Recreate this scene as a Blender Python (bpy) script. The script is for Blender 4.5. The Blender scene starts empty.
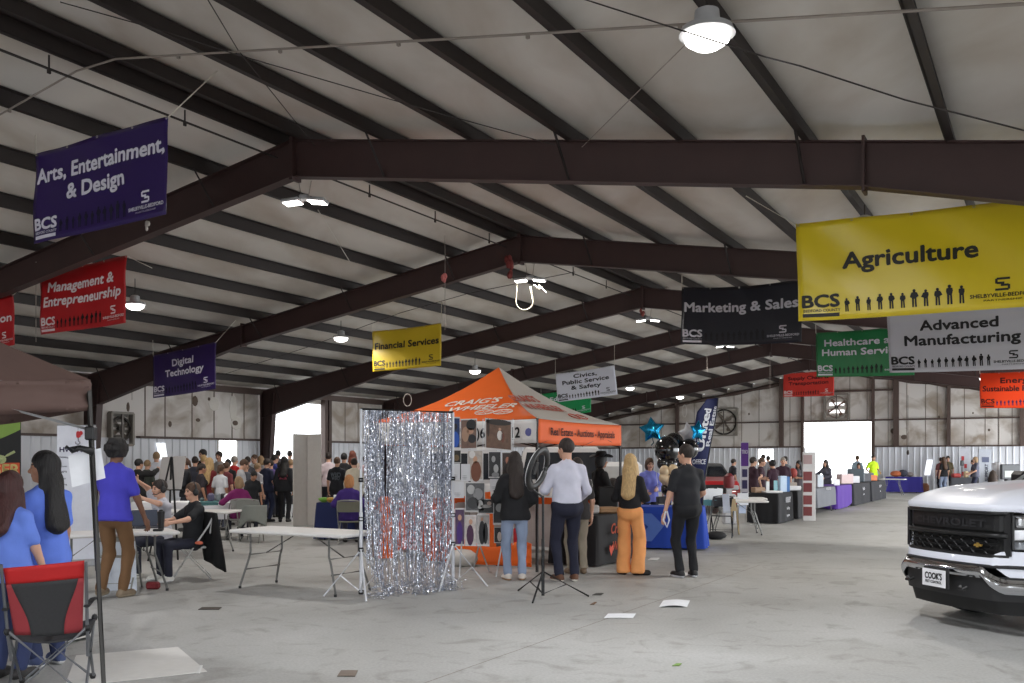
import bpy, math, random
import numpy as np
from mathutils import Vector, Matrix
random.seed(7)
RNG = np.random.default_rng(11)
SC = bpy.context.scene
COL = SC.collection
PI = math.pi
# ---------------------------------------------------------------- camera geometry (1024 x 683 frame)
F, CX, HY, CH = 952.0, 512.0, 459.5, 1.62
PHI = math.atan(538.0 / F)
S_, C_ = math.sin(PHI), math.cos(PHI)
RIDGE_L, HALF_W, RIDGE_Z, SLOPE = 9.8, 14.4, 6.36, 1 / 6.0
def B(t, l, z):
    """building axes (t along the purlins, l across towards the side wall on the left) to world"""
    return Vector((t * S_ - l * C_, t * C_ + l * S_, z))
def zr(l):
    return RIDGE_Z - abs(l - RIDGE_L) * SLOPE
def at(x, y, Y):
    return Vector(((x - CX) / F * Y, Y, CH + (HY - y) / F * Y))
def fl(x, y):
    Y = F * CH / (y - HY)
    return Vector(((x - CX) / F * Y, Y, 0.0))
def gx(x, Y, z=0.0):
    return Vector(((x - CX) / F * Y, Y, z))
def bt(p):
    return p[0] * S_ + p[1] * C_, -p[0] * C_ + p[1] * S_
# ---------------------------------------------------------------- materials
def lin(c):
    return tuple(((v / 255.0) / 12.92 if v / 255.0 <= 0.04045 else ((v / 255.0 + 0.055) / 1.055) ** 2.4) for v in c[:3])
MATS = {}
def M(name, rgb=(200, 200, 200), rough=0.6, metal=0.0, var=0.08, scale=12.0, bump=0.0, emit=0.0, spec=0.5, rgb2=None, sheen=0.0, alpha=1.0, trans=0.0, coat=0.0, transl=0.0, stretch=None):
    if name in MATS:
        return MATS[name]
    m = bpy.data.materials.new(name)
    m.use_nodes = True
    nt = m.node_tree
    b = nt.nodes['Principled BSDF']
    c = lin(rgb)
    if emit > 0:
        b.inputs['Base Color'].default_value = (*c, 1)
        b.inputs['Emission Color'].default_value = (*c, 1)
        b.inputs['Emission Strength'].default_value = emit
    else:
        tc = nt.nodes.new('ShaderNodeTexCoord')
        no = nt.nodes.new('ShaderNodeTexNoise')
        no.inputs['Scale'].default_value = scale
        no.inputs['Detail'].default_value = 4
        if stretch:
            mp = nt.nodes.new('ShaderNodeMapping'); mp.inputs['Scale'].default_value = stretch
            nt.links.new(tc.outputs['Object'], mp.inputs['Vector']); nt.links.new(mp.outputs['Vector'], no.inputs['Vector'])
        else:
            nt.links.new(tc.outputs['Object'], no.inputs['Vector'])
        mx = nt.nodes.new('ShaderNodeMix')
        mx.data_type = 'RGBA'
        c2 = lin(rgb2) if rgb2 else tuple(min(1, v * (1 + var)) for v in c)
        c1 = c if rgb2 else tuple(v * (1 - var) for v in c)
        mx.inputs[6].default_value = (*c1, 1)
        mx.inputs[7].default_value = (*c2, 1)
        nt.links.new(no.outputs['Fac'], mx.inputs[0])
        nt.links.new(mx.outputs[2], b.inputs['Base Color'])
        if bump > 0:
            bp = nt.nodes.new('ShaderNodeBump')
            bp.inputs['Strength'].default_value = bump
            bp.inputs['Distance'].default_value = 0.02
            nt.links.new(no.outputs['Fac'], bp.inputs['Height'])
            nt.links.new(bp.outputs['Normal'], b.inputs['Normal'])
    b.inputs['Roughness'].default_value = rough
    b.inputs['Metallic'].default_value = metal
    b.inputs['Specular IOR Level'].default_value = spec
    if sheen: b.inputs['Sheen Weight'].default_value = sheen
    if coat: b.inputs['Coat Weight'].default_value = coat; b.inputs['Coat Roughness'].default_value = 0.05
    if trans: b.inputs['Transmission Weight'].default_value = trans
    if alpha < 1: b.inputs['Alpha'].default_value = alpha
    if transl > 0:
        out = nt.nodes['Material Output']
        tr = nt.nodes.new('ShaderNodeBsdfTranslucent'); tr.inputs['Color'].default_value = (*c, 1)
        ms = nt.nodes.new('ShaderNodeMixShader'); ms.inputs[0].default_value = transl
        nt.links.new(b.outputs[0], ms.inputs[1]); nt.links.new(tr.outputs[0], ms.inputs[2])
        nt.links.new(ms.outputs[0], out.inputs['Surface'])
    MATS[name] = m
    return m
def C(rgb, rough=0.8, **k):
    """material straight from an sRGB colour"""
    return M('paint_%d_%d_%d_%d' % (*rgb, int(rough * 100)) + ('m' if k.get('metal') else '') + ('c' if k.get('coat') else ''), rgb, rough, **k)
# ---------------------------------------------------------------- mesh builder
def rotm(rx=0, ry=0, rz=0):
    return (Matrix.Rotation(rz, 3, 'Z') @ Matrix.Rotation(ry, 3, 'Y') @ Matrix.Rotation(rx, 3, 'X'))
def basis(d, up=(0, 0, 1)):
    d = Vector(d).normalized(); up = Vector(up)
    if abs(d.dot(up)) > 0.98: up = Vector((0, 1, 0))
    x = d.cross(up).normalized(); y = x.cross(d).normalized()
    return x, y, d
class MB:
    def __init__(s):
        s.v = []; s.f = []; s.mi = []; s.m = 0
    def add(s, vs, fs):
        o = len(s.v)
        s.v.extend([tuple(p) for p in vs])
        s.f.extend([tuple(i + o for i in f) for f in fs])
        s.mi.extend([s.m] * len(fs))
        return s
    def box(s, c, size, R=None, bev=0.0):
        c = Vector(c); h = Vector(size) / 2
        R = R or Matrix.Identity(3)
        if bev > 0:
            b = min(bev, min(h) * 0.98); vs = []; idx = {}
            for ax in range(3):
                for sx in (-1, 1):
                    for sy in (-1, 1):
                        for sz in (-1, 1):
                            p = [sx * (h.x - b), sy * (h.y - b), sz * (h.z - b)]
                            sg = (sx, sy, sz)
                            p[ax] = sg[ax] * h[ax]
                            idx[(ax, sx, sy, sz)] = len(vs); vs.append(c + R @ Vector(p))
            fs = []
            for ax in range(3):
                a1, a2 = (ax + 1) % 3, (ax + 2) % 3
                for sg in (-1, 1):
                    def k(u, w, A=ax):
                        g = [0, 0, 0]; g[ax] = sg; g[a1] = u; g[a2] = w
                        return idx[(A, *g)]
                    q = [k(-1, -1), k(1, -1), k(1, 1), k(-1, 1)]
                    fs.append(q if sg > 0 else q[::-1])
            for ax in range(3):
                a1, a2 = (ax + 1) % 3, (ax + 2) % 3
                for u in (-1, 1):
                    for w in (-1, 1):
                        def k(A, e):
                            g = [0, 0, 0]; g[ax] = e; g[a1] = u; g[a2] = w
                            return idx[(A, *g)]
                        q = [k(a1, -1), k(a1, 1), k(a2, 1), k(a2, -1)]
                        fs.append(q[::-1] if u * w > 0 else q)
            for sx in (-1, 1):
                for sy in (-1, 1):
                    for sz in (-1, 1):
                        q = [idx[(0, sx, sy, sz)], idx[(1, sx, sy, sz)], idx[(2, sx, sy, sz)]]
                        fs.append(q if sx * sy * sz > 0 else q[::-1])
            return s.add(vs, fs)
        vs = [c + R @ Vector((sx * h.x, sy * h.y, sz * h.z)) for sz in (-1, 1) for sy in (-1, 1) for sx in (-1, 1)]
        return s.add(vs, [(0, 2, 3, 1), (4, 5, 7, 6), (0, 1, 5, 4), (2, 6, 7, 3), (0, 4, 6, 2), (1, 3, 7, 5)])
    def tube(s, pts, r, n=8, cap=True, closed=False, flat=1.0):
        pts = [Vector(p) for p in pts]; N = len(pts)
        rs = r if isinstance(r, (list, tuple)) else [r] * N
        vs = []; fs = []; up = None
        for i, p in enumerate(pts):
            a = pts[i - 1] if (i > 0 or closed) else p
            b = pts[(i + 1) % N] if (i < N - 1 or closed) else p
            d = (b - a)
            if d.length < 1e-9: d = Vector((0, 0, 1))
            d.normalize()
            if up is None:
                x, y, _ = basis(d)
            else:
                x = up - d * up.dot(d)
                x = x.normalized() if x.length > 1e-6 else basis(d)[0]
                y = d.cross(x)
            up = x
            for k in range(n):
                w = 2 * PI * k / n
                vs.append(p + x * math.cos(w) * rs[i] + y * math.sin(w) * rs[i] * flat)
        for i in range(N if closed else N - 1):
            j = (i + 1) % N
            for k in range(n):
                k2 = (k + 1) % n
                fs.append((i * n + k, i * n + k2, j * n + k2, j * n + k))
        if cap and not closed:
            fs.append(tuple(range(n))[::-1]); fs.append(tuple((N - 1) * n + k for k in range(n)))
        return s.add(vs, fs)
    def cyl(s, p0, p1, r0, r1=None, n=16):
        return s.tube([p0, p1], [r0, r0 if r1 is None else r1], n)
    def lathe(s, prof, c=(0, 0, 0), n=24, R=None):
        c = Vector(c); R = R or Matrix.Identity(3); vs = []; fs = []
        for r, z in prof:
            for k in range(n):
                w = 2 * PI * k / n
                vs.append(c + R @ Vector((r * math.cos(w), r * math.sin(w), z)))
        for i in range(len(prof) - 1):
            for k in range(n):
                k2 = (k + 1) % n
                fs.append((i * n + k, i * n + k2, (i + 1) * n + k2, (i + 1) * n + k))
        fs.append(tuple(range(n))[::-1]); fs.append(tuple((len(prof) - 1) * n + k for k in range(n)))
        return s.add(vs, fs)
    def ball(s, c, r, n=14, R=None):
        r = (r, r, r) if not isinstance(r, (tuple, list)) else r
        R = R or Matrix.Identity(3); c = Vector(c); m = max(4, n // 2); vs = []; fs = []
        for i in range(m + 1):
            th = PI * i / m; th = max(0.02, min(PI - 0.02, th))
            for k in range(n):
                w = 2 * PI * k / n
                vs.append(c + R @ Vector((r[0] * math.sin(th) * math.cos(w), r[1] * math.sin(th) * math.sin(w), -r[2] * math.cos(th))))
        for i in range(m):
            for k in range(n):
                k2 = (k + 1) % n
                fs.append((i * n + k, i * n + k2, (i + 1) * n + k2, (i + 1) * n + k))
        fs.append(tuple(range(n))[::-1]); fs.append(tuple(m * n + k for k in range(n)))
        return s.add(vs, fs)
    def prism(s, poly, o, ux, uy, un, th):
        """polygon (2-D) extruded by th along un"""
        o, ux, uy, un = Vector(o), Vector(ux), Vector(uy), Vector(un); n = len(poly)
        vs = [o + ux * a + uy * b for a, b in poly] + [o + ux * a + uy * b + un * th for a, b in poly]
        fs = [tuple(range(n))[::-1], tuple(range(n, 2 * n))] + [(i, (i + 1) % n, n + (i + 1) % n, n + i) for i in range(n)]
        return s.add(vs, fs)
    def grid(s, fn, nu, nv, thick=0.0):
        """surface fn(u,v) with u,v in 0..1; thick > 0 gives it a back"""
        P = [[Vector(fn(i / nu, j / nv)) for j in range(nv + 1)] for i in range(nu + 1)]
        vs = [p for row in P for p in row]; k = nv + 1
        fs = [(i * k + j, (i + 1) * k + j, (i + 1) * k + j + 1, i * k + j + 1) for i in range(nu) for j in range(nv)]
        if thick:
            n0 = len(vs); back = []
            for i in range(nu + 1):
                for j in range(nv + 1):
                    a = P[min(i + 1, nu)][j] - P[max(i - 1, 0)][j]; b = P[i][min(j + 1, nv)] - P[i][max(j - 1, 0)]
                    nn = a.cross(b); nn = nn.normalized() if nn.length > 1e-9 else Vector((0, 0, 1))
                    back.append(P[i][j] - nn * thick)
            vs = vs + back
            fs = fs + [tuple(n0 + q for q in f[::-1]) for f in fs]
            ring = [i * k for i in range(nu + 1)] + [nu * k + j for j in range(1, nv + 1)] + [i * k + nv for i in range(nu - 1, -1, -1)] + [j for j in range(nv - 1, 0, -1)]
            for a, b in zip(ring, ring[1:] + ring[:1]):
                fs.append((b, a, n0 + a, n0 + b))
        return s.add(vs, fs)
    def build(s, name, mats, parent=None, smooth=False, world=False, angle=None):
        me = bpy.data.meshes.new(name)
        v = s.v
        if world and parent is not None:
            W = Matrix.Identity(4); p = parent
            while p is not None:
                W = p.matrix_basis @ W; p = p.parent
            Wi = W.inverted(); v = [tuple(Wi @ Vector(q)) for q in v]
        me.from_pydata(v, [], s.f)
        if not isinstance(mats, (list, tuple)): mats = [mats]
        for m in mats: me.materials.append(m)
        if len(mats) > 1: me.polygons.foreach_set('material_index', s.mi)
        if smooth:
            me.polygons.foreach_set('use_smooth', [True] * len(me.polygons))
            if angle:
                me.set_sharp_from_angle(angle=math.radians(angle))
        me.update()
        o = bpy.data.objects.new(name, me)
        COL.objects.link(o)
        if parent is not None: o.parent = parent
        return o
def tag(o, label=None, cat=None, group=None, kind=None):
    if label: o['label'] = label
    if cat: o['category'] = cat
    if group: o['group'] = group
    if kind: o['kind'] = kind
    return o
def thing(name, label, cat, loc=(0, 0, 0), rz=0.0, group=None, kind=None):
    o = bpy.data.objects.new(name, None)
    COL.objects.link(o)
    o.location = loc; o.rotation_euler = (0, 0, rz); o.empty_display_size = 0.1
    return tag(o, label, cat, group, kind)
KIDS = {}
def copy_tree(src, loc, rz, label=None, group=None, parent=None):
    c = src.copy(); COL.objects.link(c)
    if parent is not None: c.parent = parent
    if loc is not None: c.location = loc; c.rotation_euler = (0, 0, rz)
    if label: c['label'] = label
    if group: c['group'] = group
    for ch in [o for o in COL.objects if o.parent == src]:
        copy_tree(ch, None, 0, None, None, c)
    return c
# ---------------------------------------------------------------- lettering (flat outlines from the built-in font, fattened)
TXT = {}
def text_mesh(s, bold=0.0, shear=0.0):
    """(verts 2-D with unit cap height, faces, width); cached"""
    k = (s, bold, shear)
    if k not in TXT:
        cu = bpy.data.curves.new('lettering_curve', 'FONT')
        cu.body = s; cu.offset = bold; cu.shear = shear; cu.resolution_u = 3
        o = bpy.data.objects.new('lettering_tmp', cu); COL.objects.link(o)
        dg = bpy.context.evaluated_depsgraph_get()
        me = bpy.data.meshes.new_from_object(o.evaluated_get(dg))
        v = np.array([p.co[:2] for p in me.vertices]) if len(me.vertices) else np.zeros((0, 2))
        f = [tuple(p.vertices) for p in me.polygons]
        bpy.data.objects.remove(o); bpy.data.meshes.remove(me); bpy.data.curves.remove(cu)
        v = v / 0.73
        x0, x1 = v[:, 0].min(), v[:, 0].max()
        v[:, 0] -= x0
        TXT[k] = (v, f, x1 - x0)
    return TXT[k]
def put_text(mb, s, fn, u, v, size, width=None, align='c', bold=0.02, shear=0.0):
    """lay text on the surface fn(a,b) (a, b in metres on the surface); size = cap height; width = fit to this width"""
    vs, fs, w = text_mesh(s, 0.0, shear)
    kx = width / w if width else size
    off = {'c': -w * kx / 2, 'l': 0.0, 'r': -w * kx}[align]
    for dx, dy in ((0, 0), (-1, .5), (1, -.5), (-.5, -1), (.5, 1)) if bold else ((0, 0),):
        e = bold * size * 1.1
        mb.add([fn(u + off + p[0] * kx + dx * e, v + p[1] * size + dy * e) for p in vs], fs)
# ---------------------------------------------------------------- camera, sky, exposure
cam = bpy.data.cameras.new('camera'); co = bpy.data.objects.new('camera', cam); COL.objects.link(co)
co.location = (0, 0, CH); co.rotation_euler = (PI / 2, 0, 0)
cam.sensor_width = 36.0; cam.lens = F / 1024 * 36.0; cam.shift_y = (HY - 341.5) / 1024.0
cam.clip_end = 500; cam.clip_start = 0.05
SC.camera = co
SC.view_settings.view_transform = 'Standard'; SC.view_settings.look = 'None'
SC.view_settings.gamma = 1.0; SC.view_settings.use_curve_mapping = False
SC.view_settings.exposure = -0.1
w = bpy.data.worlds.new('sky'); SC.world = w; w.use_nodes = True
bg = w.node_tree.nodes['Background']
bg.inputs['Color'].default_value = (0.93, 0.97, 1.0, 1); bg.inputs['Strength'].default_value = 4.5
# ---------------------------------------------------------------- setting
T0, T1 = -13.0, 52.53
LW, RW = RIDGE_L + HALF_W, RIDGE_L - HALF_W
def floor_material():
    m = bpy.data.materials.new('concrete_floor'); m.use_nodes = True; nt = m.node_tree; b = nt.nodes['Principled BSDF']
    tc = nt.nodes.new('ShaderNodeTexCoord')
    def noise(sc, det, dist=0.0):
        n = nt.nodes.new('ShaderNodeTexNoise'); n.inputs['Scale'].default_value = sc; n.inputs['Detail'].default_value = det; n.inputs['Distortion'].default_value = dist
        nt.links.new(tc.outputs['Object'], n.inputs['Vector']); return n
    def ramp(src, stops):
        r = nt.nodes.new('ShaderNodeValToRGB'); r.color_ramp.elements[0].position = stops[0][0]; r.color_ramp.elements[0].color = (*lin(stops[0][1]), 1)
        r.color_ramp.elements[1].position = stops[-1][0]; r.color_ramp.elements[1].color = (*lin(stops[-1][1]), 1)
        for p, c in stops[1:-1]:
            e = r.color_ramp.elements.new(p); e.color = (*lin(c), 1)
        nt.links.new(src.outputs['Fac'], r.inputs['Fac']); return r
    a = ramp(noise(0.35, 6, 0.6), [(0.3, (158, 157, 154)), (0.55, (175, 175, 173)), (0.75, (190, 190, 189))])
    d = ramp(noise(2.3, 8, 1.5), [(0.30, (150, 142, 132)), (0.46, (255, 255, 255)), (0.9, (255, 255, 255))])
    g = ramp(noise(40, 4), [(0.3, (226, 226, 226)), (0.7, (255, 255, 255))])
    def mul(x, y, f):
        k = nt.nodes.new('ShaderNodeMix'); k.data_type = 'RGBA'; k.blend_type = 'MULTIPLY'; k.inputs[0].default_value = f
        nt.links.new(x.outputs[2] if x.type == 'MIX' else x.outputs['Color'], k.inputs[6]); nt.links.new(y.outputs['Color'], k.inputs[7]); return k
    o = mul(mul(a, d, 0.35), g, 0.8)
    nt.links.new(o.outputs[2], b.inputs['Base Color'])
    b.inputs['Roughness'].default_value = 0.55; b.inputs['Specular IOR Level'].default_value = 0.35
    return m
mb = MB()
P4 = [B(T0 - 25, RW - 8, 0), B(T1 + 45, RW - 8, 0), B(T1 + 45, LW + 30, 0), B(T0 - 25, LW + 30, 0)]
mb.add(P4 + [p - Vector((0, 0, 0.2)) for p in P4], [(0, 1, 2, 3), (7, 6, 5, 4), (0, 4, 5, 1), (1, 5, 6, 2), (2, 6, 7, 3), (3, 7, 4, 0)])
tag(mb.build('floor', floor_material()), 'grey concrete floor of the hall with stains and a saw-cut joint', 'floor', kind='structure')
# floor joints
mb = MB()
def strip(p, q, wd, z):
    d = (q - p).normalized(); n = Vector((-d.y, d.x, 0)) * wd / 2
    mb.add([p - n + Vector((0, 0, z)), q - n + Vector((0, 0, z)), q + n + Vector((0, 0, z)), p + n + Vector((0, 0, z))], [(0, 1, 2, 3)])
strip(fl(405, 690), fl(660, 600), 0.008, 0.0012); strip(fl(660, 600), fl(760, 565), 0.008, 0.0012)
tag(mb.build('trim_1', C((120, 112, 102), 0.9)), 'thin saw-cut joint line across the concrete floor', 'floor joint', kind='structure')

STEEL = M('brown_steel', (66, 46, 44), 0.55, var=0.16, scale=3.0, bump=0.05)
PURL = M('dark_purlin_steel', (40, 32, 30), 0.6, var=0.15, scale=4.0)
def ins_material():
    m = bpy.data.materials.new('vinyl_roof_insulation'); m.use_nodes = True; nt = m.node_tree; b = nt.nodes['Principled BSDF']
    tc = nt.nodes.new('ShaderNodeTexCoord')
    mp = nt.nodes.new('ShaderNodeMapping'); mp.inputs['Scale'].default_value = (0.9, 0.35, 1); mp.inputs['Rotation'].default_value = (0, 0, -PHI)
    nt.links.new(tc.outputs['Object'], mp.inputs['Vector'])
    n = nt.nodes.new('ShaderNodeTexNoise'); n.inputs['Scale'].default_value = 1.2; n.inputs['Detail'].default_value = 7; n.inputs['Distortion'].default_value = 0.4
    nt.links.new(mp.outputs['Vector'], n.inputs['Vector'])
    r = nt.nodes.new('ShaderNodeValToRGB')
    e = r.color_ramp.elements; e[0].position = 0.3; e[0].color = (*lin((190, 180, 168)), 1); e[1].position = 0.62; e[1].color = (*lin((216, 211, 204)), 1)
    nt.links.new(n.outputs['Fac'], r.inputs['Fac'])
    nt.links.new(r.outputs['Color'], b.inputs['Base Color'])
    b.inputs['Roughness'].default_value = 0.6
    return m
INS = ins_material()
# ceiling: sagging insulation between purlins
purl_off = [0.22 + 1.443 * k for k in range(10)]
mb = MB()
NT = 130
def ceil_z(l, t):
    w_ = abs(l - RIDGE_L)
    k = (w_ - 0.22) / 1.443
    f = k - math.floor(k)
    sag = 0.045 * math.sin(PI * f) if k > 0 else 0
    fr = ((t - 10.77) / 6.96) % 1.0
    wob = 0.02 * math.sin(t * 1.7 + l * 0.9) * math.sin(t * 0.61 + 1.3 * l)
    return zr(l) + 0.215 - sag + wob * math.sin(PI * f if k > 0 else 0)
for sgn in (-1, 1):
    ls = [RIDGE_L]
    for k in range(10):
        lo = purl_off[k]; hi = purl_off[k + 1] if k < 9 else HALF_W
        for j in range(5 if k < 9 else 2):
            ls.append(RIDGE_L + sgn * (lo + (hi - lo) * j / (5 if k < 9 else 2)))
    ls.append(RIDGE_L + sgn * HALF_W)
    vs = [B(T0 + (T1 - T0) * i / NT, l, ceil_z(l, T0 + (T1 - T0) * i / NT)) for l in ls for i in range(NT + 1)]
    k = NT + 1
    fs = [(a * k + i, a * k + i + 1, (a + 1) * k + i + 1, (a + 1) * k + i) for a in range(len(ls) - 1) for i in range(NT)]
    if sgn > 0: fs = [f[::-1] for f in fs]
    mb.add(vs, fs)
# outer roof skin
for sgn in (-1, 1):
    a, b_, c, d = B(T0 - 1, RIDGE_L, RIDGE_Z + 0.42), B(T1 + 0.4, RIDGE_L, RIDGE_Z + 0.42), B(T1 + 0.4, RIDGE_L + sgn * (HALF_W + 0.6), zr(RIDGE_L + HALF_W + 0.6) + 0.42), B(T0 - 1, RIDGE_L + sgn * (HALF_W + 0.6), zr(RIDGE_L + HALF_W + 0.6) + 0.42)
    mb.add([a, b_, c, d], [(0, 1, 2, 3)])
tag(mb.build('ceiling', INS, smooth=True), 'stained white roof insulation sagging between the purlins', 'ceiling', kind='structure')
# purlins
for sgn in (-1, 1):
    for k, o in enumerate(purl_off):
        l = RIDGE_L + sgn * o
        m2 = MB()
        for (dl, z0, wd, ht) in ((0, 0.1, 0.012, 0.2), (0.035 * sgn, 0.006, 0.075, 0.012), (-0.035 * sgn, 0.197, 0.075, 0.01)):
            c0 = B((T0 + T1) / 2, l + dl, zr(l) + z0)
            m2.box(c0, (wd, T1 - T0 - 0.1, ht), rotm(0, 0, -PHI))
        # lap stiffener so the web reads thick
        m2.box(B((T0 + T1) / 2, l + 0.02 * sgn, zr(l) + 0.1), (0.04, T1 - T0 - 0.1, 0.17), rotm(0, 0, -PHI))
        nm = ['ridge', 'first', 'second', 'third', 'fourth', 'fifth', 'sixth', 'seventh', 'eighth', 'ninth'][k]
        side = 'tented side of the ridge' if sgn > 0 else 'truck side of the ridge'
        tag(m2.build('roof_purlin', PURL), ('dark steel roof purlin, %s on the %s' % (nm + (' one' if k == 0 else ' from the ridge'), side)), 'purlin', 'roof purlins', 'structure')
# steel frames
def depth(w_):
    if w_ < 8.05: return 0.54 - 0.06 * w_ / 8.05
    return 0.48 + (0.92 - 0.48) * (w_ - 8.05) / (13.8 - 8.05)
ordn = ['', '', '', 'first', 'second', 'third', 'fourth', 'fifth', 'sixth']
for n in range(-2, 6):
    t = 10.77 + 6.96 * n
    lab = {-2: 'brown steel roof frame overhead behind the photographer, back one', -1: 'brown steel roof frame just overhead', 0: 'nearest brown steel roof frame, beam running behind the tall purple banner', 1: 'brown steel roof frame carrying the second set of twin lamps', 2: 'brown steel roof frame standing beside the open bright doorway in the side wall',
           3: 'brown steel roof frame third beyond the nearest one', 4: 'brown steel roof frame next to last before the end wall', 5: 'brown steel roof frame closest to the end wall'}[n]
    fr = thing('steel_frame', lab, 'roof frame', B(t, RIDGE_L, 0), -PHI, 'steel roof frames', 'structure')
    for sgn in (-1, 1):
        m2 = MB()
        ws = [0, 2.5, 5.0, 8.05, 9.5, 11.5, 13.8, HALF_W - 0.25]
        top = [B(t, RIDGE_L + sgn * x, zr(RIDGE_L + sgn * x)) for x in ws]
        bot = [B(t, RIDGE_L + sgn * x, zr(RIDGE_L + sgn * x) - depth(min(x, 13.8))) for x in ws]
        dt = Vector((S_, C_, 0))
        for line, th in ((top, 0.012), (bot, 0.016)):
            for i in range(len(ws) - 1):
                p, q = line[i], line[i + 1]
                a, b_, c, d = p - dt * 0.09, p + dt * 0.09, q + dt * 0.09, q - dt * 0.09
                up = Vector((0, 0, th))
                m2.add([a, b_, c, d, a + up, b_ + up, c + up, d + up], [(0, 1, 2, 3), (7, 6, 5, 4), (0, 4, 5, 1), (1, 5, 6, 2), (2, 6, 7, 3), (3, 7, 4, 0)])
        for i in range(len(ws) - 1):
            vs = []
            for off in (-0.006, 0.006):
                vs += [top[i] + dt * off, top[i + 1] + dt * off, bot[i + 1] + dt * off, bot[i] + dt * off]
            m2.add(vs, [(0, 1, 2, 3), (7, 6, 5, 4), (0, 4, 5, 1), (2, 6, 7, 3)])
        # splice plates
        for x, e in ((0.0, 0.05), (8.05, 0.06)):
            m2.box(B(t, RIDGE_L + sgn * (x + 0.015), zr(RIDGE_L + x) - depth(x) / 2), (0.03, 0.2, depth(x) + 2 * e), rotm(0, 0, -PHI))
        m2.build('rafter', STEEL, fr, world=True)
        m3 = MB()
        lw = RIDGE_L + sgn * HALF_W
        zt = zr(lw) + 0.0
        inn = lambda z: 0.3 + (0.62 - 0.3) * z / zt
        for off in (0.02, -1):
            pass
        # tapered column: outer flange, web, inner flange
        lo = lw - sgn * 0.2
        web = []
        for z in (0.0, zt - 0.0):
            web += [B(t, lo, z), B(t, lo - sgn * inn(z), z if z == 0 else zt - depth(13.8) + 0.02)]
        p0, p1, p2, p3 = web[0], web[1], B(t, lo, zt), B(t, lo - sgn * inn(zt), zt - 0.02)
        for off in (-0.006, 0.006):
            vsx = [p0 + dt * off, p1 + dt * off, p3 + dt * off, p2 + dt * off]
            m3.add(vsx, [(0, 1, 2, 3), (3, 2, 1, 0)])
        for a, b_ in ((p0, p2), (p1, p3)):
            m3.add([a - dt * 0.1, a + dt * 0.1, b_ + dt * 0.1, b_ - dt * 0.1, a - dt * 0.1 + (p1 - p0).normalized() * 0.014, a + dt * 0.1 + (p1 - p0).normalized() * 0.014, b_ + dt * 0.1 + (p1 - p0).normalized() * 0.014, b_ - dt * 0.1 + (p1 - p0).normalized() * 0.014],
                   [(0, 1, 2, 3), (7, 6, 5, 4), (0, 4, 5, 1), (1, 5, 6, 2), (2, 6, 7, 3), (3, 7, 4, 0)])
        m3.build('column', STEEL, fr, world=True)
        for k in range(1, 10, 2):
            x = purl_off[k]
            m4 = MB()
            m4.tube([B(t - 0.45, RIDGE_L + sgn * x, zr(RIDGE_L + x) + 0.03), B(t - 0.02, RIDGE_L + sgn * x, zr(RIDGE_L + x) - depth(min(x, 13.8)) + 0.03)], 0.018, 4)
            m4.build('flange_brace', PURL, fr, world=True)
# ---------------------------------------------------------------- walls
def wall_insul():
    m = bpy.data.materials.new('stained_wall_insulation'); m.use_nodes = True; nt = m.node_tree; b = nt.nodes['Principled BSDF']
    tc = nt.nodes.new('ShaderNodeTexCoord')
    n = nt.nodes.new('ShaderNodeTexNoise'); n.inputs['Scale'].default_value = 0.9; n.inputs['Detail'].default_value = 8; n.inputs['Distortion'].default_value = 0.7
    nt.links.new(tc.outputs['Object'], n.inputs['Vector'])
    r = nt.nodes.new('ShaderNodeValToRGB')
    e = r.color_ramp.elements; e[0].position = 0.32; e[0].color = (*lin((164, 150, 136)), 1); e[1].position = 0.55; e[1].color = (*lin((218, 212, 207)), 1)
    nt.links.new(n.outputs['Fac'], r.inputs['Fac']); nt.links.new(r.outputs['Color'], b.inputs['Base Color'])
    b.inputs['Roughness'].default_value = 0.7
    return m
WINS = wall_insul()
METAL_W = M('white_ribbed_metal', (222, 224, 230), 0.45, var=0.03, scale=2.0)
GIRT = M('girt_brown', (84, 68, 62), 0.6, var=0.1)
SEAM = C((120, 108, 98), 0.8)
HOLE = C((104, 90, 80), 0.9)
def holed(mb, along, l_or_t, a0, a1, ztop, holes, axis, th):
    """wall in the plane; holes = [(a0,a1,z0,z1)]"""
    xs = sorted({a0, a1, *[h[0] for h in holes], *[h[1] for h in holes]})
    for x0, x1 in zip(xs, xs[1:]):
        hs = sorted([(h[2], h[3]) for h in holes if h[0] <= x0 + 1e-6 and h[1] >= x1 - 1e-6])
        z = 0.0; segs = []
        for z0, z1 in hs:
            if z0 > z: segs.append((z, z0))
            z = z1
        segs.append((z, None))
        nsub = max(1, int((x1 - x0) / 1.5))
        for i in range(nsub):
            u0, u1 = x0 + (x1 - x0) * i / nsub, x0 + (x1 - x0) * (i + 1) / nsub
            for s0, s1 in segs:
                za, zb = (ztop(u0), ztop(u1)) if s1 is None else (s1, s1)
                if za <= s0: continue
                if axis == 't':
                    q = [B(u0, l_or_t, s0), B(u1, l_or_t, s0), B(u1, l_or_t, zb), B(u0, l_or_t, za)]
                    n = Vector((-C_, S_, 0)) * th
                else:
                    q = [B(l_or_t, u0, s0), B(l_or_t, u1, s0), B(l_or_t, u1, zb), B(l_or_t, u0, za)]
                    n = Vector((S_, C_, 0)) * th
                mb.add(q + [p + n for p in q], [(0, 1, 2, 3), (7, 6, 5, 4), (0, 4, 5, 1), (1, 5, 6, 2), (2, 6, 7, 3), (3, 7, 4, 0)])
def t_on_left(x):
    k = (x - CX) / F
    return (LW * C_ + k * LW * S_) / (S_ - k * C_)
def z_on_left(x, y):
    t = t_on_left(x); Y = t * C_ + LW * S_
    return CH + (HY - y) / F * Y
def l_on_end(x):
    k = (x - CX) / F
    return T1 * (S_ - k * C_) / (C_ + k * S_)
def z_on_end(x, y):
    l = l_on_end(x); Y = T1 * C_ + l * S_
    return CH + (HY - y) / F * Y
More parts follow.
